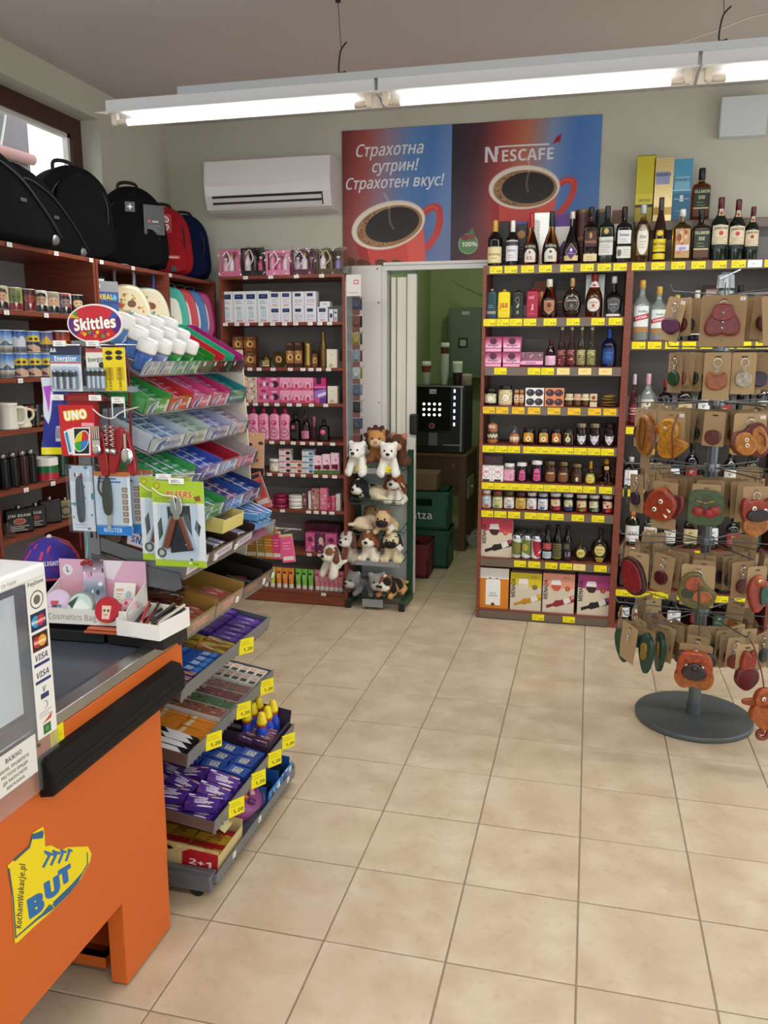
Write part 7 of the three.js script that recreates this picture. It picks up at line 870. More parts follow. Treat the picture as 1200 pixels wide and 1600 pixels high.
  function keyring(label, tier, deg, r, kind, o = {}) {
    const a = deg * PI / 180, y = TY[tier] - .022 + (o.dy ?? 0), k = T('keyring', label, 'keyring', [SX + r * Math.sin(a), y, SZ + r * Math.cos(a)], a + (o.turn ?? 0), o.group);
    k.rotation.order = 'YXZ'; k.rotation.z = o.roll ?? 0;
    if (!o.nocard) M('kraft_card', card(o.w ?? .088, o.h ?? .14), kraftT[Math.floor(rnd(4))], k);
    if (o.price) M('price_sticker', flat(.018, .012, TAGS).translate(o.w ? o.w / 2 - .014 : .03, -.02, .0016), SA.mat(.5), k);
    if (!o.noring) { M('split_ring', ringG, MAT.chrome, k); M('chain', chainG, MAT.chrome, k); }
    (P[kind] ?? small(kind))(k); return k;
  }
  // wire arms: two per direction and tier
  const DIRS = [-98, -66, -40, -8, 22, 52, 85, 140, -140];
  const skipArm = (ti, d) => (ti < 2 && [-98, -66, -140].includes(d)) || (ti === 2 && d === -98);
  TY.forEach((y, ti) => { M('hub', cyl(.032, .032, .03, 0, y - .015, 0, 18), mat('#9aa0a4', .3, .8), t); DIRS.forEach((d) => { if (skipArm(ti, d)) return; const a = d * PI / 180, f = (r, h) => [r * Math.sin(a), y + h, r * Math.cos(a)]; M('wire_arm', merge([rod(f(.03, 0), f(.34, 0), .0025), rod(f(.34, 0), f(.352, .022), .0025), ]), mat('#74787c', .4, .8), t); }); });
  M('pole_cap', merge([cyl(.034, .03, .05, 0, 1.8, 0, 18), rod([-.03, 1.83, .05], [.05, 1.87, .0], .003)]), mat('#aab2b8', .2, .5), t);
  // the figures at the front
  keyring('kraft card with tiny purple animal charm on the top tier', 0, -40, .3, 'purple', { roll: -.22, h: .16, w: .08, price: 1 });
  keyring('wide kraft card with red leather purse and snap studs on the top tier', 0, -8, .35, 'purse', { w: .15, h: .18, price: 1 });
  keyring('crumpled kraft card hanging at the right of the red purse', 0, 24, .34, 'plain', { w: .14, h: .17, roll: .12 });
  keyring('kraft card with small orange fox-like charm on the second tier', 1, -9, .35, 'fox', { w: .09, h: .17 });
  keyring('card with green figure charm on the second tier left', 1, -40, .29, '#2a5a34', { w: .08, h: .15, turn: -.3 }); keyring('black and white little charm right of the orange one', 1, 8, .3, '#e0dcd4', { w: .085, h: .15 });
  keyring('yellow leather duck hanging on the third tier', 2, -33, .36, 'duck', { w: .11, h: .12, noring: 1, price: 1 }); keyring('yellow-brown leather fruit pod left of the duck', 2, -52, .34, 'melonpod', { w: .08, h: .15, noring: 1 });
  keyring('orange leather monkey head on kraft card, third tier', 2, 11, .36, 'monkey', { w: .115, h: .15, price: 1 });
  keyring('orange-red leather fish with two white teeth on the fourth tier', 3, -33, .37, 'fish', { w: .1, h: .18, noring: 1 });
  keyring('green leather pouch with red cherries on the fourth tier', 3, -10, .34, 'cherry', { w: .1, h: .06, noring: 1 }); keyring('red leather bull head with orange chin on kraft card, fourth tier', 3, 18, .36, 'bull', { w: .1, h: .17 });
  keyring('dark red watermelon-slice leather purse on the fifth tier', 4, -54, .34, 'melon', { w: .09, h: .16, noring: 1, turn: .35 }); keyring('green and orange flower-shaped leather purse on the fifth tier', 4, -11, .36, 'flower', { w: .12, h: .16 }); keyring('little red and orange parrot figure on the fifth tier', 4, 24, .35, 'parrot', { w: .08, h: .16, noring: 1 }); keyring('round woven dark red leather purse at the right of the fifth tier', 4, 46, .34, 'round', { w: .1, h: .15, noring: 1 });
  keyring('mauve card back with white price sticker on the lowest tier', 5, -56, .35, 'plain', { w: .1, h: .16, roll: -.14 }); keyring('orange dog head with dark muzzle and black ears on the lowest tier', 5, -9, .38, 'pug', { w: .12, h: .09 }); keyring('dark green leather purse with pointed end, left of the lowest tier', 5, -66, .33, 'fan', { noring: 1, w: .08, h: .1, turn: .7 }); keyring('blue-green leaf-shaped purse with yellow stripe on the lowest tier', 5, -42, .33, 'leaf', { noring: 1, w: .08, h: .1, turn: -.3 }); keyring('second blue-green leaf purse just right of the first', 5, -38, .27, 'leaf', { noring: 1, w: .08, h: .1, turn: -.6 });
  keyring('red dragon-like leather figure on the lowest tier', 5, 22, .35, 'dragon', { noring: 1, w: .09, h: .13 }); keyring('orange leather seahorse hanging lowest at the right edge', 5, 23, .44, 'seahorse', { nocard: 1, noring: 1, dy: -.12 });
  keyring('navy card with two pale lines of print hanging left under the duck', 3, -64, .3, 'plain', { w: .07, h: .11, noring: 1, dy: .13 });
  // cards behind them
  const CH = ['#6a1c24', '#2a4a34', '#b8742c', '#3a2a4a', '#7a2a2c', '#8a5a2a', '#1f4a4a', '#a03a24'], CN = ['wine-red', 'dark green', 'ochre', 'violet', 'brick-red', 'tan', 'teal', 'rust'], DN = { '-98': 'left', '-66': 'left-front', '-40': 'front-left', '-8': 'front', 22: 'front-right', 52: 'right', 85: 'far right', 140: 'rear right', '-140': 'rear left' };
  TY.forEach((y, ti) => DIRS.forEach((d, di) => { if (skipArm(ti, d)) return; for (let q = 0; q < (Math.abs(d) > 120 ? 2 : 4); q++) { const c = (ti * 3 + di * 2 + q * 5) % 8, r = [-98, -66, 52, 85, 140, -140].includes(d) ? .325 - q * .055 : .275 - q * .045; keyring(`kraft card, ${CN[c]} charm, ${['first', 'second', 'third', 'fourth'][q]} from outer end, ${DN[d]} arm, ${TN[ti]} tier`, ti, d, r, CH[c], { w: rnd(.075, .1), h: rnd(.12, .16), roll: rnd(-.13, .13), turn: rnd(-.35, .35), noring: rnd() < .5 }); } }));
}
// ---------- stepped candy rack at the end of the checkout
{
  const ZN = -1.95, LEN = 0.655, XB = -1.34, gm = mat('#6d7076', .45, .4), gl = mat('#7d8084', .4, .35), t = T('candy_rack', 'grey stepped candy rack with wire trays at the end of the checkout', 'rack', [XB, 0, ZN]);
  // posts with slots, back sheet, feet
  for (const z of [-.01, -LEN + .01]) { const p = M('post', bx(.045, 1.56, .028, .03, .02, z), mat('#8f9399', .4, .5), t); if (z > -.1) for (let k = 0; k < 16; k++) M('slot', bx(.007, .03, .002, .03, .3 + k * .075, z + .0145), mat('#17181a', .8), p); }
  M('back_sheet', bx(.004, 1.4, LEN, .005, .12, -LEN / 2), mat('#c8bda8', .6), t);
  M('far_side_board', extr([[.01, .85], [.19, .85], [.22, 1.05], [.2, 1.56], [.01, 1.56]], .006).translate(0, 0, -LEN - .012), mat('#e6dccb', .6), t);
  for (const z of [.0, -LEN]) { M('foot', rb(.34, .045, .05, .004, .18, .028, z), gm, t); M('caster', xf(cyl(.022, .022, .02, 0, -.01, 0, 16), .3, .022, z, PI / 2), mat('#141414', .6), t); }
  M('near_wire_frame', merge([tube([[.0, 1.56, .012], [.155, 1.56, .012], [.17, 1.54, .012], [.172, 1.1, .012], [.19, 1.06, .012]], .0035, 30, 6), rod([.0, 1.56, .012], [.0, 1.02, .012], .003), ...[1.5, 1.42, 1.3, 1.18].map((y) => rod([0, y, .012], [.172, y, .012], .0022)), ...[.05, .11].map((x) => rod([x, 1.56, .012], [x, 1.05, .012], .0018))]), mat('#7a2226', .45, .3), t);
  // [front x, front bottom y, tilt, depth, lip height]
  const S = [[-1.142, 1.487, .52, .15, .045], [-1.14, 1.385, .42, .17, .05], [-1.132, 1.283, .4, .18, .05], [-1.105, 1.178, .38, .2, .05], [-1.09, 1.06, .34, .22, .05], [-1.045, .945, .26, .26, .045], [-1.05, .772, .2, .27, .045], [-1.072, .592, .18, .25, .045], [-1.062, .395, .16, .26, .045], [-.987, .2, .14, .33, .042], [-.985, .04, .08, .33, .035]];
  const fronts = [];
  const trays = S.map(([xf0, y, tl, d, lip], i) => {
    const q = new THREE.Group(); q.name = 'tray'; t.add(q); q.position.set(xf0 - XB, y, 0); q.rotation.order = 'YXZ'; q.rotation.set(tl, PI / 2, 0);
    M('tray_floor', bx(LEN, .003, d, LEN / 2, 0, -d / 2), i < 5 ? mat('#a7aaae', .4, .4) : gl, q);
    M('front_lip', bx(LEN, lip, .003, LEN / 2, 0, .0015), i < 7 ? GL.film : gl, q);
    M('side_lip', bx(.003, lip * .9, d, .0015, 0, -d / 2), i < 5 ? GL.film : i === 9 || i === 8 || i === 7 ? mat('#6a5450', .5, .1) : gl, q); M('side_lip', bx(.003, lip * .9, d, LEN - .0015, 0, -d / 2), gl, q);
    if (i > 6) M('lip_teeth', merge(Array.from({ length: 26 }, (_, k) => bx(.006, .006, .004, .012 + k * .0252, -.006, .0015))), gl, q);
    q.updateMatrixWorld(true); return q;
  });
  // near-side arm plates
  const arm = (i, h) => { const [x, y, tl, d] = S[i]; M('arm_plate', extr([[.03, y + .06], [.03, y - .0], [x - XB - .02, y - .03], [x - XB + .0, y - .02], [x - XB - .005, y + .02]], .004).translate(0, 0, .004), gm, t); };
  arm(5);
  const put = (i, o, u, v, h = 0, rx = 0, ry = 0) => { const q = trays[i]; q.updateWorldMatrix(true, false); o.position.set(u, h + .0035, v).applyMatrix4(q.matrixWorld); o.quaternion.setFromRotationMatrix(new THREE.Matrix4().extractRotation(q.matrixWorld)).multiply(new THREE.Quaternion().setFromEuler(new THREE.Euler(rx, ry, 0))); return o; };
  const ORD = ['first', 'second', 'third', 'fourth', 'fifth', 'sixth', 'seventh'];
  const TN = ['top', 'second', 'third', 'fourth', 'fifth', 'sixth', 'seventh', 'eighth', 'ninth', 'tenth', 'bottom'];
  // open display carton: floor and low walls, printed front
  function display(label, i, u, w, d, h, art, base, side) {
    const q = T('display_carton', label, 'carton'), m = mat(base, .55);
    const g = (ww, hh, dd, x, y, z) => bx(ww, hh, dd, x, y, z);
    M('carton_body', merge([g(w, .002, d, 0, 0, -d / 2), g(.002, h * 1.4, d, -w / 2 + .001, 0, -d / 2), g(.002, h * 1.4, d, w / 2 - .001, 0, -d / 2), g(w, h * 1.6, .002, 0, 0, -d + .001)]), m, q);
    M('front_flap', carton(w, h, .002, { f: art }, base), SA.mat(.4), q).position.z = -.001;
    if (side) { M('side_wall', bx(.0025, h * 2.3, d * .75, -w / 2 - .0015, 0, -d * .55), m, q); M('side_print', xf(flat(d * .74, h * 1.3, side), -w / 2 - .0036, h * .98, -d * .55, 0, -PI / 2), SA.mat(.4), q); }
    return put(i, q, u, -.003);
  }
  const packG = {}, prC = {};
  function packs(label, i, u, w, d, n, rows, ph, art, base, o = {}) {   // n across, rows deep
    const pw = w / n * .93, pd = d / rows * .94, key = [pw, pd, ph, art.px].join();
    const g = packG[key] ??= carton(pw, ph, pd, { t: art, f: o.f ?? base }, base);
    for (let r = 0; r < rows; r++) for (let k = 0; k < n; k++) put(i, one(o.name ?? 'gum_pack', label, o.cat ?? 'gum', g, SA.mat(o.rough ?? .28), [0, 0, 0], 0, o.group ?? label), u - w / 2 + (k + .5) * w / n, -.012 - (r + .5) * d / rows, (o.h ?? .004) + rnd(.003) + (o.step ?? 0) * r, rnd(-.05, .05) * (o.mess ?? 1), rnd(-.06, .06) * (o.mess ?? 1));
  }
  const gum = (a, b, sw = '#1c3a8a') => pr(56, 28, a, [['r', .05, 0, .2, 1, '#dfe4ea'], ['p', [[.3, .9], [.36, .3], [.5, .1], [.46, .5], [.4, .9]], sw], ['t', 'Orbit', .72, .55, .46, b, { skew: .2 }]]);  // pale band is foil sheen put into the colour as a stripe
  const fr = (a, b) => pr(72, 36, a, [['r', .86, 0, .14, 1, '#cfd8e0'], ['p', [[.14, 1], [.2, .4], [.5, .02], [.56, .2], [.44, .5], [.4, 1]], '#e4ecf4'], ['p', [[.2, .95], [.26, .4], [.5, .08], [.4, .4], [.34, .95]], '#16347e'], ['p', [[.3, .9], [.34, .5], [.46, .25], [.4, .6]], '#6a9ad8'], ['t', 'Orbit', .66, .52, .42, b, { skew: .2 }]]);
  // tier 1: gum tubs and slim coloured cartons
  [0, 1, 2].forEach((r) => [0, 1, 2, 3].forEach((k) => {
    const c = [['#3a6ab8', '#8a9ad0', '#3aa04a', '#2a8a3a'], ['#4a7ac0', '#a03a7a', '#3a9a4a', '#c8d8e0'], ['#5a8ad0', '#7a9ac8', '#4aa85a', '#3a9a5a']][r][k], q = T('gum_tub', `white-capped gum tub, ${['front', 'middle', 'rear'][r]} row, ${ORD[k]} from the near end`, 'gum tub');
    M('tub', lathe([[0, 0], [.021, 0], [.0225, .004], [.0225, .05], [0, .05]], 20), mat(c, .3), q); M('lid', lathe([[0, .049], [.0262, .049], [.027, .055], [.027, .078], [.023, .085], [0, .086]], 22), mat('#f2f2f0', .3), q); M('print', labelGeo([[1, 0], [1, 1]], .0226, .05, .1, .95, 1.2, pr0(c)), SA.mat(.3), q);
    put(0, q, .045 + k * .078 + (r % 2) * .01, -.028 - r * .043, .002 + r * .012, -.12);
  }));
  function pr0(c) { return prC[c] ??= pr(40, 28, c, [['p', [[.2, .9], [.3, .3], [.5, .1], [.4, .6]], '#e8ecf4'], ['t', 'Orbit', .66, .5, .4, '#f0f4f8', { skew: .2 }]]); }

  [['#2f8f2c', 'green'], ['#c8242c', 'red'], ['#2fae86', 'turquoise'], ['#a8247c', 'magenta']].forEach(([c, n], k) => { const q = T('slim_display_carton', `${n} slim tilted display carton at the far end of the top tier`, 'carton'), w = .071; M('carton_body', merge([bx(w, .002, .19, 0, .01, -.1), bx(.002, .045, .19, -w / 2, .01, -.1), bx(.002, .045, .19, w / 2, .01, -.1), bx(w, .05, .002, 0, .01, -.195)]), mat(c, .45), q); M('inner_slope', xf(bx(w - .004, .002, .175, 0, 0, 0), 0, .032, -.105, .06), mat(c, .5), q); M('front_flap', carton(w - .004, .04, .003, { f: pr(56, 36, '#14161a', [['o', .78, .55, .16, .3, null, c, 4], ['r', .08, .1, .2, .34, '#e8e8e8'], ['l', .4, .7, .25, 1, .2, c]]) }, '#14161a'), SA.mat(.35), q).position.z = .0; put(0, q, .375 + k * .0725, -.002, .0); });
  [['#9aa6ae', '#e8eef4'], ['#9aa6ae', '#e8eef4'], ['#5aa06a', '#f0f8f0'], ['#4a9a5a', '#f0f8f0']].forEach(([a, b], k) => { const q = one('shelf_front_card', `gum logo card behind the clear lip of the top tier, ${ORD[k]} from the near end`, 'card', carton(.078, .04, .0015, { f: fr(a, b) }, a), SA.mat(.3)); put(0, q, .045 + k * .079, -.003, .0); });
  // tiers 2 to 5: gum display cartons
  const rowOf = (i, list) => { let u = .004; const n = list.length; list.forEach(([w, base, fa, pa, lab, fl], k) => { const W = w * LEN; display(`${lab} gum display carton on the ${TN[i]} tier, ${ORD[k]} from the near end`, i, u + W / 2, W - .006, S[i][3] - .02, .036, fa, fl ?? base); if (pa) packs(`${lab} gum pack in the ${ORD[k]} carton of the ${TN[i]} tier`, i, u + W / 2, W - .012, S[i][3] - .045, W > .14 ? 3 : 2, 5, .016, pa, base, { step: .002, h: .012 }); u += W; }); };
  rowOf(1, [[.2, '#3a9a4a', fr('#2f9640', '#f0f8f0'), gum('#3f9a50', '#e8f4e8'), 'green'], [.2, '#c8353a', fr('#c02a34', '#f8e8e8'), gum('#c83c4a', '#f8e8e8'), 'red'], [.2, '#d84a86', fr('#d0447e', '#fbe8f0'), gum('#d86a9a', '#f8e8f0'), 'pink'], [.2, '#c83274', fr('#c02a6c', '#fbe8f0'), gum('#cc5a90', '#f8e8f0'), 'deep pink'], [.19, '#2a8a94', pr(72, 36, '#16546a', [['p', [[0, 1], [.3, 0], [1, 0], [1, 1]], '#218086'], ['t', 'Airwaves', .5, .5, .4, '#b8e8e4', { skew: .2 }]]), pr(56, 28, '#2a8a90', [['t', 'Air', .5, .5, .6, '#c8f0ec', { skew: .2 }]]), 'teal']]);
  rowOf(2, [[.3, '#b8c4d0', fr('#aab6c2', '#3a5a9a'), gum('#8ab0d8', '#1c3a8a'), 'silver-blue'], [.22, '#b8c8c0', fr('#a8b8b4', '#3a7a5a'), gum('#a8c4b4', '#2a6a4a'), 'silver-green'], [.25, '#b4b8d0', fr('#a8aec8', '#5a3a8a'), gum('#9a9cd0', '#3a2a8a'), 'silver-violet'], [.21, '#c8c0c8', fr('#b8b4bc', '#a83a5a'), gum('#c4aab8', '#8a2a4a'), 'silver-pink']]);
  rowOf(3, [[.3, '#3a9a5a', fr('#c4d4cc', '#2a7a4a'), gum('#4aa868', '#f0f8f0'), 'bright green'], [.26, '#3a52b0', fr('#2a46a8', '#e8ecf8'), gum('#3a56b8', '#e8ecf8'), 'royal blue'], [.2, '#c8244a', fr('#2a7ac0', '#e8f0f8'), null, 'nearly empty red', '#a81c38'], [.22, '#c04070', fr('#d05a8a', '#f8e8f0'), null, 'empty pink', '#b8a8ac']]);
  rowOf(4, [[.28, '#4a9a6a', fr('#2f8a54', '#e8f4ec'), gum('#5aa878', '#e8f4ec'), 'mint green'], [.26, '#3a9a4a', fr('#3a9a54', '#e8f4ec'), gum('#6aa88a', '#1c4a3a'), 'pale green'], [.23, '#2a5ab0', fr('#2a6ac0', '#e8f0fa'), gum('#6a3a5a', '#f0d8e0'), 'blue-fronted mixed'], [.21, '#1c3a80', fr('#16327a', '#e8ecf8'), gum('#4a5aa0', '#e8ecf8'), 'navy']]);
  // tier 6: brown bars, yellow carton, blue-white bars
  const bar = (a, s, b, o = {}) => pr(80, 30, a, [['r', .1, .18, .8, .64, o.bg ?? a], ['t', s, .5, .5, .52, b, { skew: .12, st: o.st, lw: 3 }], ['r', 0, 0, .05, 1, '#b8b4b0'], ['r', .95, 0, .05, 1, '#b8b4b0']]);
  const snA = bar('#3a1d14', 'SNICKERS', '#2a3fa8', { bg: '#e8e4ea' }), snF = pr(96, 36, '#2c1510', [['p', [[.1, .3], [.9, .1], [.92, .7], [.12, .9]], '#dcd8e4'], ['t', 'SNICKERS', .5, .5, .34, '#2a3a9a', { rot: -.04 }]]);
  display('dark brown bar carton, nearest on the sixth tier, with large lettering on its side', 5, .085, .16, .2, .04, snF, '#2c1610', pr(120, 40, '#2c1610', [['p', [[.02, .15], [.98, .1], [.98, .85], [.04, .9]], '#e2dfe8', '#a02a34', 2], ['t', 'SNICKERS', .5, .5, .5, '#24359a']])); display('dark brown bar carton, second on the sixth tier', 5, .25, .16, .2, .04, snF, '#2c1610'); display('dark brown bar carton, third on the sixth tier', 5, .41, .14, .2, .04, snF, '#2c1610');
  for (const [u, n] of [[.085, 'first'], [.25, 'second'], [.41, 'third']]) packs(`brown chocolate bar in the ${n} carton of the sixth tier`, 5, u, .135, .16, 4, 2, .016, snA, '#3a1d14', { name: 'chocolate_bar', cat: 'chocolate bar', h: .008 });
  { const q = T('yellow_carton', 'pale yellow open carton of small bars standing on the brown bars', 'carton'); M('carton_body', merge([bx(.15, .004, .14, 0, 0, 0), bx(.15, .04, .003, 0, 0, .07), bx(.15, .055, .003, 0, 0, -.07), bx(.003, .045, .14, -.075, 0, 0), bx(.003, .045, .14, .075, 0, 0)]), mat('#d8c878', .6), q); put(5, q, .36, -.1, .05, -.12); for (let k = 0; k < 5; k++) put(5, one('mini_bar', 'small wrapped bar in the pale yellow carton', 'chocolate bar', packG.mini ??= carton(.02, .012, .08, { t: pr(28, 48, '#8a8a84', [['s', 12, .2, ['#d8d4c0', '#5a4a3a', '#b8a03a']]]) }, '#6a6a60'), SA.mat(.35), [0, 0, 0], 0, 'small bars in the yellow carton'), .31 + k * .024, -.1 + rnd(.03), .058, -.12, rnd(-.5, .5)); }
  const boA = pr(80, 30, '#3a7ac0', [['p', [[.1, 0], [.3, 0], [.2, 1], [0, 1]], '#e4eef6'], ['p', [[.75, 0], [.95, 0], [.85, 1], [.65, 1]], '#f0f6fa'], ['t', 'Bounty', .5, .5, .5, '#1c4a9a', { skew: .15 }]]);
  packs('blue and white wrapped bar in the heap at the far end of the sixth tier', 5, .57, .16, .22, 4, 3, .022, boA, '#5a96cc', { name: 'chocolate_bar', cat: 'chocolate bar', h: .02, step: .008, mess: 3 }); packs('blue and white wrapped bar in the upper layer of the far heap, sixth tier', 5, .575, .14, .18, 3, 2, .022, boA, '#5a96cc', { name: 'chocolate_bar', cat: 'chocolate bar', h: .05, step: .008, mess: 4 });
  // tier 7: gold and black cartons
  const twF = pr(96, 36, '#8a7458', [['t', 'Twix', .5, .5, .6, '#c02a34', { skew: .15, st: '#e8d8d0', lw: 2 }]]), maF = pr(96, 36, '#17130f', [['t', 'Mars', .5, .5, .62, '#c8442c', { skew: .12, st: '#3a1a10', lw: 2 }]]);
  display('gold-brown bar carton with red lettering, nearest on the seventh tier', 6, .1, .19, .24, .042, twF, '#a8823c'); display('gold-brown bar carton with red lettering, second on the seventh tier', 6, .3, .19, .24, .042, twF, '#a8823c'); display('black bar carton with red lettering, third on the seventh tier', 6, .475, .15, .24, .042, maF, '#1c1713'); display('black bar carton with red lettering at the far end of the seventh tier', 6, .59, .11, .24, .042, maF, '#1c1713');
  packs('gold and red wrapped bar in the nearest gold carton', 6, .1, .17, .18, 5, 2, .02, bar('#8a5a3a', 'Twix', '#e0d0c8', { bg: '#a83a3a' }), '#9a6a3a', { name: 'chocolate_bar', cat: 'chocolate bar' }); packs('gold and red wrapped bar in the second gold carton', 6, .3, .1, .1, 3, 1, .02, bar('#8a5a3a', 'Twix', '#e0d0c8', { bg: '#a83a3a' }), '#9a6a3a', { name: 'chocolate_bar', cat: 'chocolate bar', h: .01 });
  packs('black wrapped bar in the black cartons of the seventh tier', 6, .475, .13, .1, 3, 1, .02, bar('#15110e', 'Mars', '#c8442c'), '#15110e', { name: 'chocolate_bar', cat: 'chocolate bar' });
  for (let k = 0; k < 7; k++) put(6, one('wafer_bar', 'red, silver and gold wrapped bar on top of the nearest gold carton', 'chocolate bar', packG.waf ??= carton(.03, .014, .11, { t: pr(36, 72, '#5a4038', [['s', 18, .2, ['#c8c4c8', '#a02a3a', '#c89a3a', '#3a2a24']]]) }, '#5a3a2c'), SA.mat(.25), [0, 0, 0], 0, 'wrapped bars above the gold carton'), .05 + k * .025, -.13 - rnd(.05), .045 + rnd(.02), rnd(-.2, .2), rnd(-.5, .5));
  // tier 8: mixed bars and violet bars
  const vio = (s) => pr(80, 30, '#4a2a8a', [['r', 0, .7, 1, .12, '#6a48b0'], ['t', s, .5, .5, .52, '#e4dcf0', { skew: .15 }]]);
  packs('violet chocolate bar at the far end of the eighth tier', 7, .53, .23, .2, 6, 2, .016, vio('Lila'), '#4a2c88', { name: 'chocolate_bar', cat: 'chocolate bar', h: .006, step: .008 });
  packs('blue wrapped bar on the eighth tier', 7, .22, .15, .2, 4, 2, .016, pr(80, 30, '#2458b0', [['r', 0, .75, 1, .15, '#4a8ad8'], ['t', 'Knoppers', .5, .5, .42, '#e8f0f8']]), '#2458b0', { name: 'chocolate_bar', cat: 'chocolate bar', h: .006 }); packs('violet and yellow wrapped bar at the near end of the eighth tier', 7, .07, .13, .2, 4, 2, .016, pr(80, 30, '#5a2a7a', [['r', .3, 0, .4, 1, '#d8a83a'], ['s', 8, .12, ['#c83a5a', '#e8d8e8', '#3a2a7a']]]), '#5a2a7a', { name: 'chocolate_bar', cat: 'chocolate bar', h: .008, mess: 2 }); packs('red and yellow wrapped bar in the middle of the eighth tier', 7, .355, .1, .2, 3, 2, .016, pr(80, 30, '#c8b03a', [['r', 0, 0, .4, 1, '#b02a3a'], ['s', 8, .1, ['#e8d8c8', '#3a6a3a']]]), '#b8902c', { name: 'chocolate_bar', cat: 'chocolate bar', h: .006, mess: 2 });
  // tier 9: small boxes, cards, sticks
  packs('tiny white candy box at the far end of the ninth tier', 8, .575, .13, .22, 2, 7, .03, pr(40, 28, '#dcd8cc', [['r', .08, .15, .36, .7, '#3a4a3a'], ['r', .5, .15, .4, .7, '#d0a890']]), '#dcd8d0', { name: 'candy_box', cat: 'candy', mess: .3, rough: .2 });
  for (let k = 0; k < 4; k++) put(8, one('candy_tray', `clear-edged candy strip tray, ${ORD[k]} of four across the ninth tier`, 'candy tray', carton(.058, .032, .22, { t: pr(28, 96, ['#8a5a4a', '#4a6a4a', '#6a3a3a', '#7a5a50'][k], [['s', 26, .14, ['#a86a5a', '#3a5a3a', '#5a2a34', '#c8a89a']]]), f: '#d8d4d0', l: '#dcd8d4', r: '#dcd8d4' }, '#c8c4c0'), SA.mat(.2)), .28 + k * .062, -.125, .0);
  packs('orange cellophane stick on the ninth tier', 8, .185, .12, .2, 7, 2, .012, pr(20, 60, '#d8862a', [['r', 0, .1, 1, .15, '#d8d0b0']]), '#d8862a', { name: 'candy_stick', cat: 'candy', rough: .2 }); packs('black and white liquorice pack at the near end of the ninth tier', 8, .06, .11, .22, 4, 1, .014, pr(24, 96, '#16161c', [['p', [[0, .6], [1, .45], [1, .85], [0, 1]], '#dcdce0'], ['r', .2, .1, .6, .2, '#4a5a7a']]), '#16161c', { name: 'liquorice_pack', cat: 'candy', h: .02, step: .01 });
  // tier 10
  const milk = pr(84, 32, '#4a2a88', [['s', 10, .12, ['#e4dcea', '#d8b8a8', '#7a3a4a']], ['t', 'Milka', .5, .45, .5, '#f0ecf4', { skew: .15 }]]), oreo = pr(84, 32, '#2a4a9a', [['r', .15, .2, .7, .55, '#5a7ac0'], ['t', 'OREO', .5, .5, .56, '#f0f0f0', { st: '#1a1a2a', lw: 3 }]]);
  packs('violet chocolate bar with pink pieces, near half of the tenth tier', 9, .12, .22, .27, 4, 3, .018, milk, '#432680', { name: 'chocolate_bar', cat: 'chocolate bar', h: .012, mess: 3.5 }); packs('violet chocolate bar of the loose upper layer, tenth tier', 9, .12, .2, .2, 3, 2, .018, milk, '#432680', { name: 'chocolate_bar', cat: 'chocolate bar', h: .036, mess: 5 });
  packs('blue cookie bar with white lettering in the middle of the tenth tier', 9, .33, .17, .24, 3, 3, .02, oreo, '#25408a', { name: 'chocolate_bar', cat: 'chocolate bar', h: .02, mess: 2.5 });
  { const q = T('drink_carton', 'open dark carton holding the blue bottles on the tenth tier', 'carton'); M('carton_body', merge([bx(.2, .004, .24, 0, 0, -.13), bx(.2, .05, .003, 0, 0, -.012), bx(.003, .07, .24, -.1, 0, -.13), bx(.003, .09, .24, .1, 0, -.13), bx(.2, .13, .003, 0, 0, -.25)]), mat('#3a2a3c', .55), q); put(9, q, .54, 0, .002); }
  [0, 1].forEach((r) => [0, 1, 2].forEach((k) => { const q = T('candy_bottle', `blue candy bottle with yellow cap, ${r ? 'rear' : 'front'} row, ${ORD[k]} from the near side`, 'candy bottle'); M('bottle_body', lathe([[0, 0], [.02, 0], [.022, .006], [.022, .06], [.016, .078], [.016, .085], [0, .085]], 20), mat('#1c3fb0', .25), q); M('collar', cyl(.0165, .0165, .008, 0, .084, 0, 18), mat('#b82430', .35), q); M('cap', lathe([[0, .09], [.017, .09], [.0185, .1], [.015, .112], [.012, .128], [.008, .133], [0, .134]], 18), mat('#ecd41c', .35), q); put(9, q, .49 + k * .052, -.05 - r * .055, .006, -.14); }));
  packs('violet and copper wrapped bar in the carton in front of the blue bottles', 9, .475, .1, .11, 3, 2, .016, pr(60, 28, '#5a3a5a', [['s', 12, .14, ['#c8bcd0', '#9a5a3a', '#2a2a5a']]]), '#4a2c50', { name: 'chocolate_bar', cat: 'chocolate bar', h: .05, mess: 4 });
  // bottom tier
  { const q = T('wafer_carton', 'cream carton with red corner and white figure two on the bottom tier', 'carton'), fa = pr(120, 56, '#d8c08a', [['s', 16, .06, ['#c8a868', '#e8d8ac']], ['o', .42, .24, .1, .1, '#2a2018'], ['o', .3, .66, .14, .14, '#b06a3a'], ['p', [[.62, .3], [.7, .12], [1, .12], [1, 1], [.62, 1]], '#b01c24'], ['t', '2+1', .82, .62, .34, '#f0e4d8']]);
    M('carton_body', merge([bx(.17, .003, .3, 0, 0, -.155), bx(.17, .06, .003, 0, 0, -.005), bx(.003, .08, .3, .085, 0, -.155), bx(.17, .1, .003, 0, 0, -.305)]), mat('#d2ba84', .6), q); M('side_panel', xf(flat(.3, .075, fa), -.0885, 0, -.155, 0, -PI / 2), SA.mat(.45), q); M('side_board', bx(.003, .075, .3, -.085, 0, -.155), mat('#d2ba84', .6), q); M('inner_flap', xf(bx(.06, .002, .1, 0, 0, 0), .055, .085, -.08, .5), mat('#e2d8a0', .6), q); put(10, q, .12, -.005, .002); }
  const gold = pr(84, 36, '#c8a030', [['r', .68, 0, .32, 1, '#b01c28'], ['t', '7 Days', .36, .5, .5, '#8a1c20', { skew: .15 }]]);
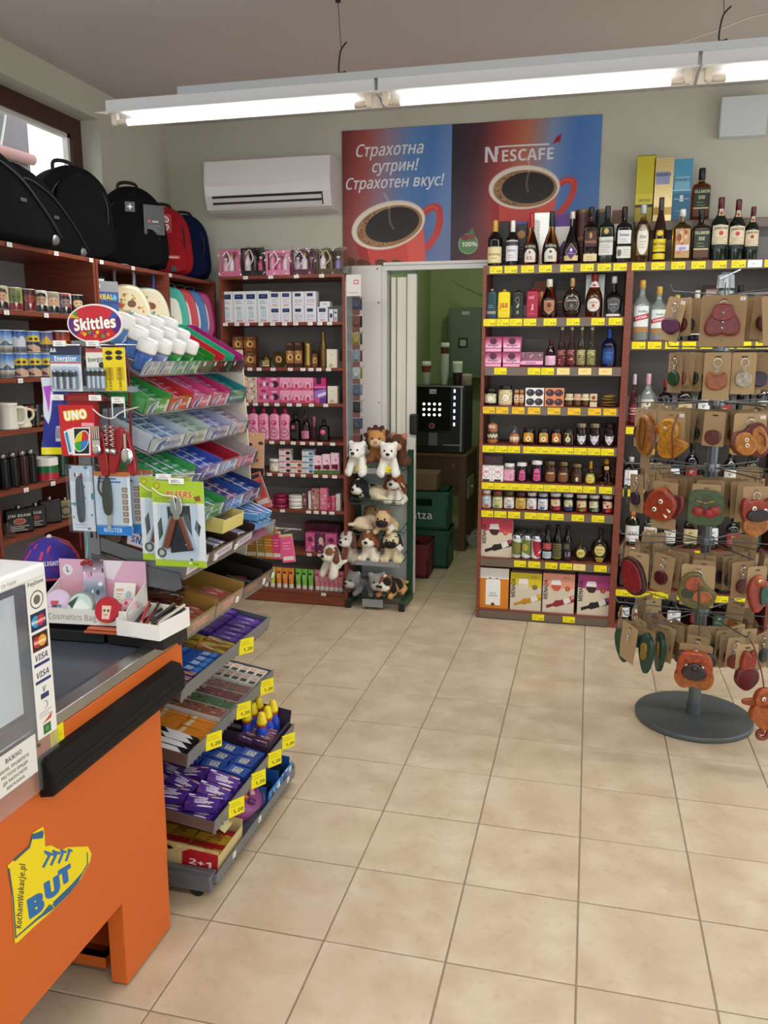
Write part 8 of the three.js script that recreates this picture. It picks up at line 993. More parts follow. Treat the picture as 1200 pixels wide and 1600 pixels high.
  packs('gold and red wrapped wafer in the cream carton', 10, .12, .16, .24, 2, 2, .03, gold, '#b8902c', { name: 'wafer_pack', cat: 'wafer', h: .008, mess: 2 });
  { const q = T('lolly_tub', 'round clear-lidded tub of red and orange sweets on the bottom tier', 'tub'); M('tub', lathe([[0, 0], [.068, 0], [.074, .01], [.08, .07], [0, .07]], 30), mat('#8a3a7a', .4), q); M('lid', lathe([[.078, .07], [.084, .072], [.084, .08], [.078, .082], [.078, .078], [0, .078]], 30), GL.film, q); const th = .5, yy = .0745; put(10, q, .315, -.1, .042, th); for (let k = 0; k < 9; k++) { const a = k * 2.4, rr = .02 + .0052 * k; put(10, one('wrapped_sweet', 'little wrapped sweet in the round tub', 'sweet', packG['sw' + k % 4] ??= rb(.026, .01, .02, .004), mat(['#b02430', '#d8742c', '#5a2a6a', '#d8a0b0'][k % 4], .25), [0, 0, 0], 0, 'sweets in the round tub'), .315 + Math.cos(a) * rr, -.1 + yy * Math.sin(th) + Math.sin(a) * rr * Math.cos(th), .042 + yy * Math.cos(th) - Math.sin(a) * rr * Math.sin(th), th, a); } }
  for (const [u, n] of [[.46, 'near'], [.575, 'far']]) { const q = T('toy_sweet_carton', `blue display carton with dark interior on the bottom tier, ${n} one`, 'carton'); M('carton_body', merge([bx(.11, .003, .26, 0, 0, -.14), bx(.003, .075, .26, -.054, 0, -.14), bx(.003, .075, .26, .054, 0, -.14), bx(.11, .1, .003, 0, 0, -.268)]), mat('#1c5aa8', .5), q); M('front_flap', carton(.11, .06, .003, { f: pr(72, 40, '#2a7ac0', [['s', 26, .08, ['#1c4a90', '#6ab0e0', '#e8e8f0']], ['o', .3, .5, .14, .3, '#2a3a5a'], ['r', .75, .2, .16, .5, '#e0e4e8']]) }, '#1c5aa8'), SA.mat(.4), q); M('dark_tray', bx(.1, .03, .22, 0, .006, -.14), mat('#1a2a2a', .3), q); put(10, q, u, -.002, .003); }
  // price tags clipped to the lips
  const tg = carton(.056, .052, .002, { f: pr(40, 44, '#f0e000', [['l', .15, .2, .7, 2, .16, '#a89a10'], ['t', '1,20', .6, .72, .3, '#3a3408']]) }, '#e8d800');
  for (const [i, u] of [[7, .42], [8, .56], [8, .36], [8, .14], [9, .56], [9, .43], [9, .29], [9, .12]]) { const m2 = M('price_tag', tg, SA.mat(.4), trays[i]); m2.position.set(u, -.004, .0045); m2.rotation.set(-.12, -.55, 0); m2.position.z = .02; }
  const wt = carton(.02, .018, .0015, { f: TAGS }, '#f0eee8'); for (const [i, u] of [[5, .33], [5, .19], [6, .34], [6, .56], [6, .64], [10, .58], [10, .32], [10, .12]]) M('price_tag', wt, SA.mat(.45), trays[i]).position.set(u, .012, .004);
}
// ---------- goods hung on the near end of the candy rack
{
  const Z = -1.86, hookM = MAT.chrome, blister = mat('#f4f8fc', .08, 0, { transmission: 1, thickness: 0, clearcoat: .5 });
  const hook = (x, y, z1 = Z + .02) => rod([x, y, -1.935], [x, y + .004, z1], .0022, 6);
  { const t = T('brand_sign', 'oval red sign with white bubbly lettering above the batteries', 'sign', [-1.2, 1.575, Z]);
    const a = SB.art(300, 190, (c, w, h) => { fill(c, '#f4f0ee'); oval(c, w / 2, h / 2, w / 2 - 7, h / 2 - 7, '#c4202e'); c.save(); c.beginPath(); c.ellipse(w / 2, h / 2, w / 2 - 8, h / 2 - 8, 0, 0, 7); c.clip(); oval(c, 20, 60, 50, 50, '#e8a020'); oval(c, 30, 110, 44, 44, '#5a2a7a'); oval(c, 275, 50, 54, 46, '#2a5ab0'); oval(c, 285, 105, 44, 44, '#4a2a80'); oval(c, 60, 40, 26, 22, '#3a9a3a'); oval(c, 240, 34, 26, 18, '#8a3a8a'); oval(c, 150, 44, 95, 42, '#c8283a'); for (let i = 0; i < 11; i++) oval(c, 80 + i * 14, 138 + (i % 3) * 9, 11, 10, ['#e8701c', '#e0c020', '#c02030', '#3a9a3a', '#7a2a8a'][i % 5], '#8a1c1c', 1); c.restore(); tx(c, 'Skittles', w / 2, h * .5, 74, '#f8f6f4', { st: '#8a1420', lw: 12, rot: -.07, sx: .86 }); tx(c, 'Skittles', w / 2, h * .5, 74, '#f8f6f4', { st: '#f8f6f4', lw: 4, rot: -.07, sx: .86 }); });
    const g = extr(ell(.077, .047, 40), .004, .0008).translate(0, .044, 0); M('sign_board', g, mat('#efecea', .4), t); M('print', xf(uvrect(new THREE.CircleGeometry(1, 40), a.r).scale(.077, .047, 1), 0, .044, .0062), SB.mat(.3), t); M('stem', bx(.012, .1, .004, 0, -.08, -.003), mat('#c8ccd0', .3), t); }
  // batteries in a clear rail
  { const t = T('peg_rail', 'clear rail with hooks carrying the battery packs', 'rail', [-1.217, 1.452, Z]); M('rail', bx(.235, .014, .02, 0, 0, 0), mat('#c8d4dc', .1, 0, { transmission: .7, thickness: 0 }), t); for (const x of [-.08, .02, .08]) M('hook', rod([x, .115, -.075], [x, .115, .02], .0022, 6), hookM, t); M('price_holder', carton(.036, .014, .002, { f: TAGS }, '#eee'), SA.mat(.4), t).position.set(-.075, .112, .022); M('price_holder', carton(.036, .014, .002, { f: TAGS }, '#eee'), SA.mat(.4), t).position.set(.018, .112, .022); }
  const batt = (l, x, w, h, y, a, n, z = Z, ry = 0) => { const t = T('battery_pack', l, 'batteries', [x, y, z], ry); M('card', carton(w, h, .0015, { f: a, b: '#b8bcc0' }, '#dfe2e4', SA), SA.mat(.35), t); if (n) { for (let k = 0; k < n; k++) { const b = M('battery', merge([cyl(.0068, .0068, .046, 0, 0, 0, 14), cyl(.003, .003, .003, 0, .046, 0, 10)]), mat('#aeb4bc', .25, .7), t); b.position.set((k - (n - 1) / 2) * w / n * .82, h * .06, .0095); M('battery_band', cyl(.0069, .0069, .012, b.position.x, h * .06 + .03, .0095, 14), mat('#1c1c22', .3, .3), t); } M('blister', rb(w * .9, h * .52, .018, .006, 0, h * .04, .0105), blister, t); } return t; };
  const en1 = pr(88, 112, '#dfe6ee', [['r', 0, 0, 1, .2, '#2a3050'], ['t', 'AA', .12, .1, .12, '#f0f0f0'], ['r', 0, .2, 1, .14, '#5a86b8'], ['t', 'Energizer', .5, .27, .14, '#f4f8fc', { sx: .9 }], ['r', 0, .35, 1, .03, '#c03a3a']]), en2 = pr(64, 112, '#e4e2da', [['r', 0, 0, 1, .1, '#b84a50'], ['t', 'Energizer', .5, .26, .13, '#22242c', { sx: .8, rot: -.08 }], ['o', .7, .4, .14, .08, '#2a2c34']]), yb = pr(36, 112, '#e6ce1c', [['o', .5, .12, .28, .05, '#2a2a20'], ['o', .5, .24, .28, .05, '#2a2a20'], ['r', .2, .45, .6, .3, '#c8a814'], ['t', 'CAMELION', .5, .72, .1, '#5a4a10', { rot: -PI / 2 }]]);
  batt('large silver-blue battery card with four batteries, front left', -1.285, .085, .112, 1.452, en1, 4, Z + .012, .05);
  [0, 1, 2].forEach((k) => batt(`dark battery card seen edge on, ${['left', 'middle', 'right'][k]} of three`, -1.252 + k * .012, .028, .105, 1.457, pr(28, 96, ['#2a2624', '#3a302c', '#2c2a2e'][k], [['r', .2, .2, .6, .1, '#a86a3a']]), 0, Z - .01 - k * .004, .9));
  batt('grey battery card with black lettering and four silver batteries', -1.198, .062, .104, 1.455, en2, 4, Z + .008);
  batt('yellow battery card, left of the two', -1.163, .034, .105, 1.455, yb, 0, Z + .01); batt('yellow battery card, right of the two', -1.134, .034, .106, 1.455, yb, 0, Z + .012);
  { const t = T('snack_bag', 'blue foil bag with violet corner and yellow hem hanging behind the card game', 'bag', [-1.335, 1.285, Z - .03], .25), g = new THREE.BoxGeometry(.095, .2, .03, 8, 12, 2), p = g.attributes.position; for (let i = 0; i < p.count; i++) { const e = Math.cos(p.getY(i) / .1 * PI / 2) * Math.cos(p.getX(i) / .0475 * PI / 2); p.setZ(i, p.getZ(i) * (.08 + .95 * e) + .003 * Math.sin(p.getX(i) * 120 + p.getY(i) * 70)); p.setX(i, p.getX(i) - .015 * (p.getY(i) < 0 ? p.getY(i) / -.1 : 0)); } const A = pr(72, 128, '#1c2c8c', [['p', [[0, 0], [.4, 0], [.18, .6], [0, .5]], '#d8dcea'], ['p', [[.04, .12], [.3, .1], [.16, .45]], '#b84ac8'], ['l', .3, .1, .5, 5, .06, '#3a4cb0', 3], ['r', .52, .42, .3, .1, '#6a7080'], ['r', .4, .62, .34, .2, '#c4ccd8'], ['f', (c, w, h) => { for (let i = 0; i < 9; i++) fill(c, '#3a3c48', w * .42 + i * 2.6, h * .64, 1.2, h * .14); }], ['r', 0, .9, 1, .1, '#e8d81c']]); uvrect(g, A.r); g.computeVertexNormals(); M('bag', g.translate(0, .1, 0), SA.mat(.22), t); M('header_card', bx(.07, .03, .002, .01, .2, 0), mat('#d8b82a', .5), t); }
  { const t = T('card_game', 'red card game box with yellow-white slanted letters and fanned cards', 'card game', [-1.262, 1.288, Z + .004], .03), ua = pr(112, 144, '#c41c26', [['f', (c, w, h) => { c.save(); c.translate(w * .46, h * .2); c.rotate(-.12); tx(c, 'UNO', 0, 0, h * .22, '#f0ece0', { st: '#e8c020', lw: 7 }); tx(c, 'UNO', 0, 0, h * .22, '#f6f2e8', { st: '#f6f2e8', lw: 2 }); c.restore(); }], ['r', .62, .34, .34, .07, '#e8a0a8'], ['p', [[.1, .52], [.28, .46], [.36, .94], [.2, .98]], '#d8e4ec'], ['p', [[.13, .55], [.26, .5], [.33, .9], [.22, .93]], '#2a8ac0'], ['p', [[.2, .48], [.42, .44], [.46, .95], [.3, .98]], '#e8e4d8'], ['p', [[.36, .44], [.86, .42], [.82, .97], [.34, .98]], '#f0f0ec'], ['p', [[.4, .46], [.82, .45], [.78, .94], [.38, .95]], '#1a1a1c'], ['f', (c, w, h) => { c.save(); c.translate(w * .59, h * .7); c.rotate(.55); c.scale(.62, 1); ['#d8c820', '#3aa03c', '#2a7ac8', '#c8242c'].forEach((col, i) => { c.fillStyle = col; c.beginPath(); c.moveTo(0, 0); c.arc(0, 0, h * .22, -PI / 2 - .55 + i * -PI / 2, -PI - .55 + i * -PI / 2, true); c.fill(); }); c.strokeStyle = '#f0f0ec'; c.lineWidth = 3; c.beginPath(); c.arc(0, 0, h * .22, 0, 7); c.stroke(); c.restore(); }]]);
    M('box', carton(.1, .13, .024, { f: ua, r: '#9a141c', l: '#a81820' }, '#b81a22'), SA.mat(.3), t); M('hang_header', merge([bx(.08, .03, .002, .01, .13, -.005)]), mat('#a8161e', .4), t); M('red_hook_strip', bx(.125, .014, .012, .008, .14, .0), mat('#8a1a22', .4), t); for (const x of [-.05, .055]) M('price_holder', carton(.034, .014, .002, { f: TAGS }, '#e8c8cc'), SA.mat(.4), t).position.set(x, .142, .012); }
  // red multi-tools with fork, corkscrew and spoon
  const handle = (t, rz) => M('handle', xf(extr(smooth([[-.007, -.06], [0, -.066], [.007, -.06], [.008, .04], [0, .05], [-.008, .04]], 30), .008, .003), 0, -.045, 0, 0, 0, rz), mat('#8e141c', .25), t);
  { const t = T('pocket_tool', 'red pocket tool with open steel fork', 'pocket tool', [-1.195, 1.35, Z + .01]); handle(t, .1); M('fork', merge([bx(.022, .03, .002, -.008, -.045, .018), ...[0, 1, 2, 3].map((k) => bx(.0035, .035, .002, -.0165 + k * .0058, -.018, .018)), xf(sph(.013, 0, 0, 0, 12).scale(1, 1, .25), -.008, -.042, .018)]), MAT.chrome, t); }
  const helix = Array.from({ length: 40 }, (_, i) => [Math.cos(i * .8) * .0055, -i * .0014, Math.sin(i * .8) * .0055]);
  [['left', -1.172, -.05], ['right', -1.15, -.25]].forEach(([n, x, rz]) => { const t = T('pocket_tool', `red pocket tool with steel corkscrew, ${n} of the two`, 'pocket tool', [x, 1.36, Z + .004 + (n === 'right' ? .01 : 0)]); handle(t, rz); M('corkscrew', xf(tube(helix, .0016, 120, 5), -.004, .01, .02), MAT.chrome, t); M('bolster', sph(.009, -.004, -.055, .016, 12), MAT.chrome, t); });
  { const t = T('pocket_tool', 'red pocket tool with round steel spoon', 'pocket tool', [-1.122, 1.355, Z + .012]); handle(t, .22); M('spoon', merge([xf(sph(.017, 0, 0, 0, 16).scale(1, 1.2, .3), .006, -.06, .02), bx(.006, .04, .003, .002, -.045, .018)]), MAT.chrome, t); }
  { const t = T('wire_hook', 'bent white wire hook with price frame above the pocket tools', 'hook', [-1.15, 1.38, -1.93]); M('wire', merge([tube([[-.055, .03, .1], [-.03, .012, .1], [.0, .008, .1], [.012, .02, .09], [.012, .03, .0]], .0022, 26, 6), wire([[.0, .01, .1], [.0, .06, .1], [.034, .06, .1], [.034, .01, .1]], .0018)]), mat('#d8d4cc', .3, .4), t); M('price_frame', carton(.034, .016, .002, { f: TAGS }, '#eee'), SA.mat(.4), t).position.set(.017, .045, .1); }
  // penknife packs
  const kA = pr(72, 160, '#dfe3e8', [['r', 0, 0, 1, .24, '#c4ccd8'], ['s', 16, .12, ['#3a6a9a', '#e8ecf0', '#8a3a3a', '#2a8a9a']], ['l', .1, .9, .8, 2, .04, '#9aa0a8']]), kB = pr(104, 144, '#dde4ea', [['r', 0, 0, 1, .07, '#b86a3a'], ['l', .1, .1, .7, 2, .05, '#2a5a9a', 3], ['r', 0, .84, 1, .16, '#2a7ac8'], ['t', 'MASTER', .45, .92, .1, '#c8dcf0'], ['f', (c, w, h) => { for (let i = 0; i < 6; i++) { fill(c, '#a87a5a', w * .76, h * (.24 + i * .095), w * .16, h * .075); fill(c, '#d8b890', w * .8, h * (.26 + i * .095), w * .07, h * .035); } }]]);
  { const t = T('penknife_pack', 'narrow white clear-bag pack with folded silver penknife', 'penknife pack', [-1.268, 1.09, Z + .006], .04); M('card', carton(.066, .172, .002, { f: kA }, '#d8dce0'), SA.mat(.35), t); M('penknife', extr(smooth([[-.0045, -.06], [0, -.064], [.0045, -.06], [.005, .045], [0, .055], [-.005, .045]], 26), .008, .002).translate(-.002, .09, .003), mat('#5a5e68', .3, .7), t); M('clear_bag', rb(.072, .178, .02, .006, 0, -.002, .008), blister, t); }
  const kp = (l, x, z, ry) => { const t = T('knife_pack', l, 'knife pack', [x, 1.085, z], ry); M('card', carton(.1, .165, .002, { f: kB }, '#d0d8e0'), SA.mat(.35), t); M('knife_handle', extr(smooth([[-.005, -.03], [.006, -.034], [.008, .05], [.002, .06], [-.006, .05]], 26), .008, .002).translate(-.012, .09, .004), mat('#2e3428', .4), t); M('blade', extr([[-.006, 0], [.008, 0], [.006, .045], [-.002, .052]], .002).rotateZ(PI).translate(-.008, .065, .008), MAT.chrome, t); M('clip', tube([[-.03, .155, .006], [-.032, .12, .012], [-.02, .1, .012]], .003, 14, 6), mat('#1a1a1a', .4), t); M('blister', rb(.09, .13, .022, .006, 0, .026, .0125), blister, t); };
  kp('blue and white knife card with black grip, front one of the stack', -1.175, Z + .012, .03); kp('blue and white knife card, middle one of the stack', -1.158, Z - .016, .06); kp('blue and white knife card, rear one of the stack', -1.142, Z - .04, .08);
  { const t = T('red_lanyard', 'small red tassel on a turquoise cord below the penknife pack', 'charm', [-1.268, 1.0, Z]); M('cord', tube([[0, .09, 0], [.002, .05, .002], [-.004, .015, 0]], .0018, 12, 5), mat('#5ac0c8', .5), t); M('tassel', merge([sph(.008, -.004, .006, 0, 8), sph(.006, -.016, .0, .003, 8), sph(.006, .008, .0, .002, 8)]), mat('#a02428', .6), t); }
  // plier packs in front
  const plA = pr(136, 216, '#d3dadf', [['r', 0, 0, 1, .25, '#a4c22c'], ['t', 'PLIERS', .52, .155, .1, '#c0342a', { skew: .15, st: '#e8d8a0', lw: 2 }], ['o', .1, .06, .06, .035, null, '#c05a2c', 2], ['l', .04, .2, .35, 3, .02, '#5a6a1c', 1], ['p', [[.8, .18], [.92, .16], [.94, .22], [.84, .23]], '#8a4a2c'], ['g2']].slice(0, 5).concat([['r', 0, .25, 1, .015, '#e0e8b0'], ['r', 0, .92, 1, .08, '#a4c22c'], ['t', 'set', .8, .96, .05, '#5a7a1c'], ['p', [[.28, .3], [.72, .28], [.76, .8], [.32, .84]], '#1f2126'], ['o', .14, .84, .09, .06, '#4a4e4a'], ['o', .14, .84, .05, .033, '#c8c8b8'], ['p', [[.08, .5], [.16, .42], [.18, .62], [.1, .7]], '#2a2c30'], ['p', [[.84, .44], [.92, .52], [.88, .64], [.8, .54]], '#2c3234'], ['s', 8, .03, ['#8a6a5a', '#e8e8e8', '#3a3a3a']]]));
  const pliers = (l, x, y, z, ry) => { const t = T('plier_pack', l, 'plier pack', [x, y, z], ry); M('card', carton(.136, .218, .003, { f: plA, b: '#c8d0d4' }, '#c8d2d6'), SA.mat(.3), t); M('jaws', merge([xf(extr(smooth([[-.004, 0], [.006, .005], [.009, .03], [.002, .048], [-.002, .03]], 24), .006, .002), .004, .135, .006), xf(extr(smooth([[.004, 0], [-.006, .005], [-.009, .03], [-.002, .048], [.002, .03]], 24), .006, .002), -.006, .135, .006), xf(cyl(.009, .009, .01, 0, -.005, 0, 16), 0, .132, .01, PI / 2)]), MAT.chrome, t); for (const s of [-1, 1]) { M('grip', xf(rb(.015, .085, .012, .004, 0, -.085, 0), s * .008, .13, .009, 0, 0, s * .3), mat('#7a3a22', .35), t); M('steel_edge', xf(bx(.004, .085, .013, s * .008, -.085, 0), s * .008, .13, .009, 0, 0, s * .3), MAT.chrome, t); } M('blister', rb(.1, .15, .03, .01, .005, .02, .017), blister, t); M('tie', tube([[-.066, .2, .004], [-.04, .185, .01], [0, .18, .012], [.01, .165, .01]], .0022, 18, 5), mat('#e8e6c8', .5), t); M('price_holder', carton(.04, .014, .002, { f: TAGS }, '#eee'), SA.mat(.4), t).position.set(0, .212, .006); };
  pliers('green-topped plier pack, front one of the two', -.982, 1.018, Z + .03, .06); pliers('green-topped plier pack half hidden behind the first', -1.036, 1.022, Z - .005, .1);
  { const t = T('plier_hook', 'long steel hook carrying the plier packs', 'hook', [-1.0, 1.235, -1.93]); M('rod', merge([rod([-.05, 0, 0], [-.05, .0, .1], .0022), rod([.018, .004, -.01], [.018, .004, .13], .0022), rod([-.06, 0, 0], [.03, .004, -.01], .0025), rod([-.13, 0, -.01], [-.05, 0, 0], .0025)]), hookM, t); }
  // goods on the far end
  const ZF2 = -2.645;
  const hang = (l, x, y, w, h, a, ry = 0, rz = 0, name = 'hanging_pack', cat = 'pack', base = '#d8d4cc') => { const t = T(name, l, cat, [x, y, ZF2], ry); t.rotation.order = 'YXZ'; t.rotation.z = rz; M('card', carton(w, h, .004, { f: a, b: a }, base), SA.mat(.35), t); M('hook', rod([0, h - .01, -.02], [0, h - .005, .03], .0018, 5), hookM, t); return t; };
  hang('yellow price card on the far end of the rack', -1.17, 1.42, .056, .052, pr(52, 48, '#e8a81c', [['t', 'HIT!', .46, .55, .42, '#3a2a10', { skew: .2 }], ['o', .85, .2, .1, .12, '#5a4a2a']]), .1, .05, 'price_card', 'card'); hang('black price card on the far end of the rack', -1.165, 1.285, .055, .046, pr(52, 44, '#1c1a16', [['t', 'SALE', .5, .5, .4, '#c8c4a8', { rot: -.2 }]]), .1, .12, 'price_card', 'card');
  hang('cosmetic card printed with a woman face and pink lips', -1.12, 1.13, .062, .15, pr(64, 150, '#d8a886', [['r', 0, .82, 1, .18, '#2a1c1c'], ['o', .5, .3, .52, .5, '#d4a480'], ['o', .2, .28, .14, .04, '#4a3a34'], ['o', .8, .24, .14, .04, '#4a3a34'], ['p', [[.5, .3], [.56, .52], [.46, .54]], '#b88a6a'], ['o', .52, .64, .16, .05, '#b8505a'], ['r', .3, .62, .4, .012, '#8a2a3a']]), .15, -.04); hang('white cosmetic card with red print left of the face card', -1.175, 1.12, .05, .15, pr(52, 150, '#dcd4c8', [['t', 'eyes', .5, .14, .1, '#b03a40', { skew: .2 }], ['o', .5, .5, .14, .08, '#3a3a5a'], ['l', .2, .7, .6, 3, .05, '#b86a5a'], ['r', .1, .3, .2, .3, '#c88a7a']]), .12, .03);
  hang('salmon-pink tube pack hanging at a slant', -1.085, 1.02, .05, .125, pr(44, 112, '#e0705c', [['r', .15, .05, .7, .1, '#3a3a40'], ['r', .12, .22, .76, .5, '#d8484a'], ['l', .2, .28, .6, 4, .08, '#f0b8a8'], ['r', .1, .76, .8, .14, '#e8d8d0']]), .1, .33);
  [['#a87c34', 'first gold-brown', -1.14, .06], ['#b08a3c', 'second gold-brown', -1.11, .02], ['#d8862a', 'orange', -1.075, 0], ['#e0487e', 'slim pink', -1.045, .02], ['#e8548a', 'broad hot pink', -1.0, .12]].forEach(([c, n, x, rz], i) => hang(`${n} sachet hanging at the far end of the rack`, x, .835 - (i === 4 ? .008 : 0), i === 3 ? .03 : .046, .1, pr(40, 88, c, [['r', .1, .78, .8, .14, '#e8dcc8'], ['l', .2, .3, .6, 3, .1, '#f4e8d0'], ['r', 0, 0, 1, .08, '#d8c080']]), -.1 + i * .06, rz));
  { const t = T('peg_bar', 'steel peg bar holding the sachets on the rack far end', 'bar', [-1.08, .942, ZF2 - .02]); M('bar', merge([rod([-.12, 0, 0], [.12, 0, 0], .003), ...[-.06, -.03, .005, .035, .08].map((x) => rod([x, 0, 0], [x, .004, .07], .0018, 5))]), hookM, t); }
  { const t = T('bent_cards', 'sheaf of tan hanging card tops above the sachets', 'cards', [-1.1, .925, ZF2]); for (let k = 0; k < 7; k++) M('card_top', xf(bx(.034, .03, .0015), -.05 + k * .016, 0, .01, .3 - k * .07, .5 - k * .1, .3), mat(['#b89a5a', '#a8884a', '#c8aa6a'][k % 3], .6), t); }
  { const t = T('spray_jar', 'white capped jar with yellow label at the rack far end', 'jar', [-1.172, .955, -2.69]); M('body', lathe([[0, 0], [.022, 0], [.023, .004], [.023, .05], [0, .05]], 20), mat('#b8a890', .3), t); M('lid', cyl(.0235, .0235, .02, 0, .05, 0, 20), mat('#e8e4dc', .35), t); M('label', labelGeo([[1, 0], [1, 1]], .0232, .07, .15, .6, 1, pr(32, 28, '#d8a02a', [['o', .5, .5, .2, .3, '#2a2418']])), SA.mat(.4), t); }
}
// ---------- goods on the checkout
{
  const Y = .8055;
  // flat black cartons under the boxes
  one('flat_black_carton', 'flat black carton at the left under the white display box', 'box', rb(.2, .03, .11, .003), mat('#17171a', .45), [-1.3, Y, -1.85], .05); one('flat_black_carton', 'flat black carton at the right under the pen tray', 'box', rb(.17, .032, .09, .003), mat('#121214', .4), [-1.1, Y, -1.84], -.08);
  [['lower', 0], ['upper', .0075]].forEach(([n, dy], k) => one('ruler', `orange-red flat stick on the black cartons, ${n} of two`, 'stick', rb(.14, .006, .018, .002), mat(['#b85a3a', '#c86a48'][k], .4), [-1.17 + k * .006, Y + .0325 + dy, -1.79 - k * .004], .06 - k * .04)); one('bent_paper', 'thin paper strip curling over the front of the black cartons', 'paper', tube([[-.06, .001, 0], [0, .006, .01], [.07, .002, .006]], .003, 12, 4).scale(1, 1, 3), mat('#b8b4ac', .7), [-1.09, Y + .033, -1.8]);
  const yb2 = Y + .049;
  { const t = T('display_box', 'white open display box with pink back panel full of pocket mirrors', 'box', [-1.262, yb2, -1.86], .1), w = .25, wm = mat('#e9e5e0', .5), fa = pr(160, 24, '#e6e2dc', [['t', 'Cosmetics Bag', .4, .5, .55, '#8a8880', { bold: false }]]), ba = pr(160, 84, '#e4b4cc', [['o', .1, .22, .06, .11, '#f0ecee'], ['t', 'L', .1, .22, .14, '#4a4a5a'], ['p', [[.45, 0], [.75, 0], [.62, .4], [.45, .3]], '#f0e4ec'], ['p', [[.0, .4], [1, .5], [1, 1], [0, 1]], '#e0a8b8']]);
    M('carton_body', merge([bx(w, .003, .13, 0, 0, 0), bx(w, .04, .003, 0, 0, .064)]), wm, t); for (const s of [-1, 1]) M('side_wall', extr([[-.064, 0], [.064, 0], [.064, .04], [-.064, .085]], .003).rotateY(-PI / 2).translate(s * w / 2, 0, 0), wm, t); M('front_panel', xf(flat(w, .039, fa), 0, 0, .0662), SA.mat(.5), t); M('back_panel', carton(w, .14, .003, { f: ba }, '#e2b4c8'), SA.mat(.45), t).position.z = -.063; M('mirror_card', xf(carton(.06, .125, .004, { f: pr(56, 104, '#c8bccc', [['g', 0, 0, 0, 1, ['#4a4048', '#e4c4e0', '#6a8a9a', '#d8c8d8']], ['s', 14, .12, ['#e8a0b8', '#f0ecf0', '#3a3a44']]]) }, '#d8ccd8'), 0, 0, 0, -.25, 0, .12), SA.mat(.25), t).position.set(-.01, .02, -.03); M('paper_note', xf(carton(.06, .055, .003, { f: pr(64, 56, '#f0ece4', [['r', .1, .3, .35, .12, '#d8b08a'], ['o', .7, .6, .14, .2, '#b8c8d0'], ['l', .1, .55, .3, 3, .14, '#8a8a84']]) }, '#f0ece4'), 0, 0, 0, -.3), SA.mat(.45), t).position.set(.07, .03, -.035); }
  const mir = (l, x, z, r, a, e, rx, ry = 0) => { const t = T('pocket_mirror', l, 'pocket mirror', [x, yb2 + .004, z], ry + .1); M('case', xf(lathe([[0, 0], [r * .93, 0], [r, .004], [r, .012], [r * .93, .016], [0, .016]], 30), 0, r, -.006, PI / 2 + rx), mat(e, .25), t); M('cover_print', xf(uvrect(new THREE.CircleGeometry(r * .92, 28), a.r), 0, r + .0105 * Math.sin(-rx), .0108, rx), SA.mat(.25), t); };
  mir('round lilac pocket mirror with red bow print', -1.345, -1.83, .036, pr(56, 56, '#dcc4e0', [['r', .25, .4, .3, .14, '#c83a4a'], ['o', .6, .6, .1, .06, '#5a8a8a'], ['r', .3, .55, .2, .1, '#3a3a44']]), '#d8bcd8', -.3, .15); mir('round silver pocket mirror with open lid', -1.265, -1.815, .037, pr(56, 56, '#c8dcd4', [['p', [[.1, .6], [.5, .2], [.9, .5], [.6, .8]], '#e8f0ea'], ['p', [[.0, .4], [.4, .1], [.2, .6]], '#3a4a44']]), '#8a9490', -.35); mir('round red pocket mirror with pale face print', -1.185, -1.81, .034, pr(56, 56, '#b82430', [['p', [[.3, .3], [.7, .3], [.66, .85], [.34, .85]], '#e8c8b8'], ['o', .42, .5, .04, .05, '#2a1c1c'], ['o', .58, .5, .04, .05, '#2a1c1c'], ['r', .42, .66, .16, .03, '#b04a4a']]), '#a81c28', -.35); mir('small pink and black pocket mirror at the back of the box', -1.155, -1.86, .026, pr(40, 40, '#e4b8c8', [['s', 10, .14, ['#2a2a30', '#d84a6a', '#f0e8ec']]]), '#d8a0b8', -.3);
  { const t = T('pen_tray', 'white cardboard tray of mixed pens at the counter edge', 'tray', [-1.068, yb2 - .012, -1.83], -.12), wm = mat('#eceae6', .5); M('tray', merge([bx(.13, .003, .13, 0, 0, 0), bx(.13, .04, .003, 0, 0, .064), bx(.13, .05, .003, 0, 0, -.064), bx(.003, .045, .13, -.064, 0, 0), bx(.003, .045, .13, .064, 0, 0)]), wm, t); }
  const pn = ['#121214', '#16161a', '#c02a3a', '#1c1a1c', '#b8302c', '#1a1a20', '#8a7a3a', '#17171a', '#2a2428', '#121215', '#3a2a2a', '#c8c4b8'];
  pn.forEach((c, i) => { const t = T('pen', `${c === '#c02a3a' || c === '#b8302c' ? 'red' : c === '#8a7a3a' ? 'gold' : c === '#c8c4b8' ? 'white' : 'black'} pen in the white tray, ${['first', 'second', 'third', 'fourth', 'fifth', 'sixth', 'seventh', 'eighth', 'ninth', 'tenth', 'eleventh', 'twelfth'][i]} from the left`, 'pen', [-1.115 + i * .0085, yb2 + .004 + (i % 3) * .008, -1.845], rnd(-.5, .3)); t.rotation.order = 'YXZ'; t.rotation.x = .22; M('barrel', xf(cyl(.004, .004, .1, 0, -.05, 0, 10), 0, .012, 0, PI / 2), mat(c, .3), t); M('tip', xf(new THREE.ConeGeometry(.004, .014, 10), 0, .012, .057, PI / 2), mat('#b8a86a', .3, .7), t); M('clip', bx(.002, .002, .035, 0, .016, -.03), mat('#c8b87a', .3, .8), t); });
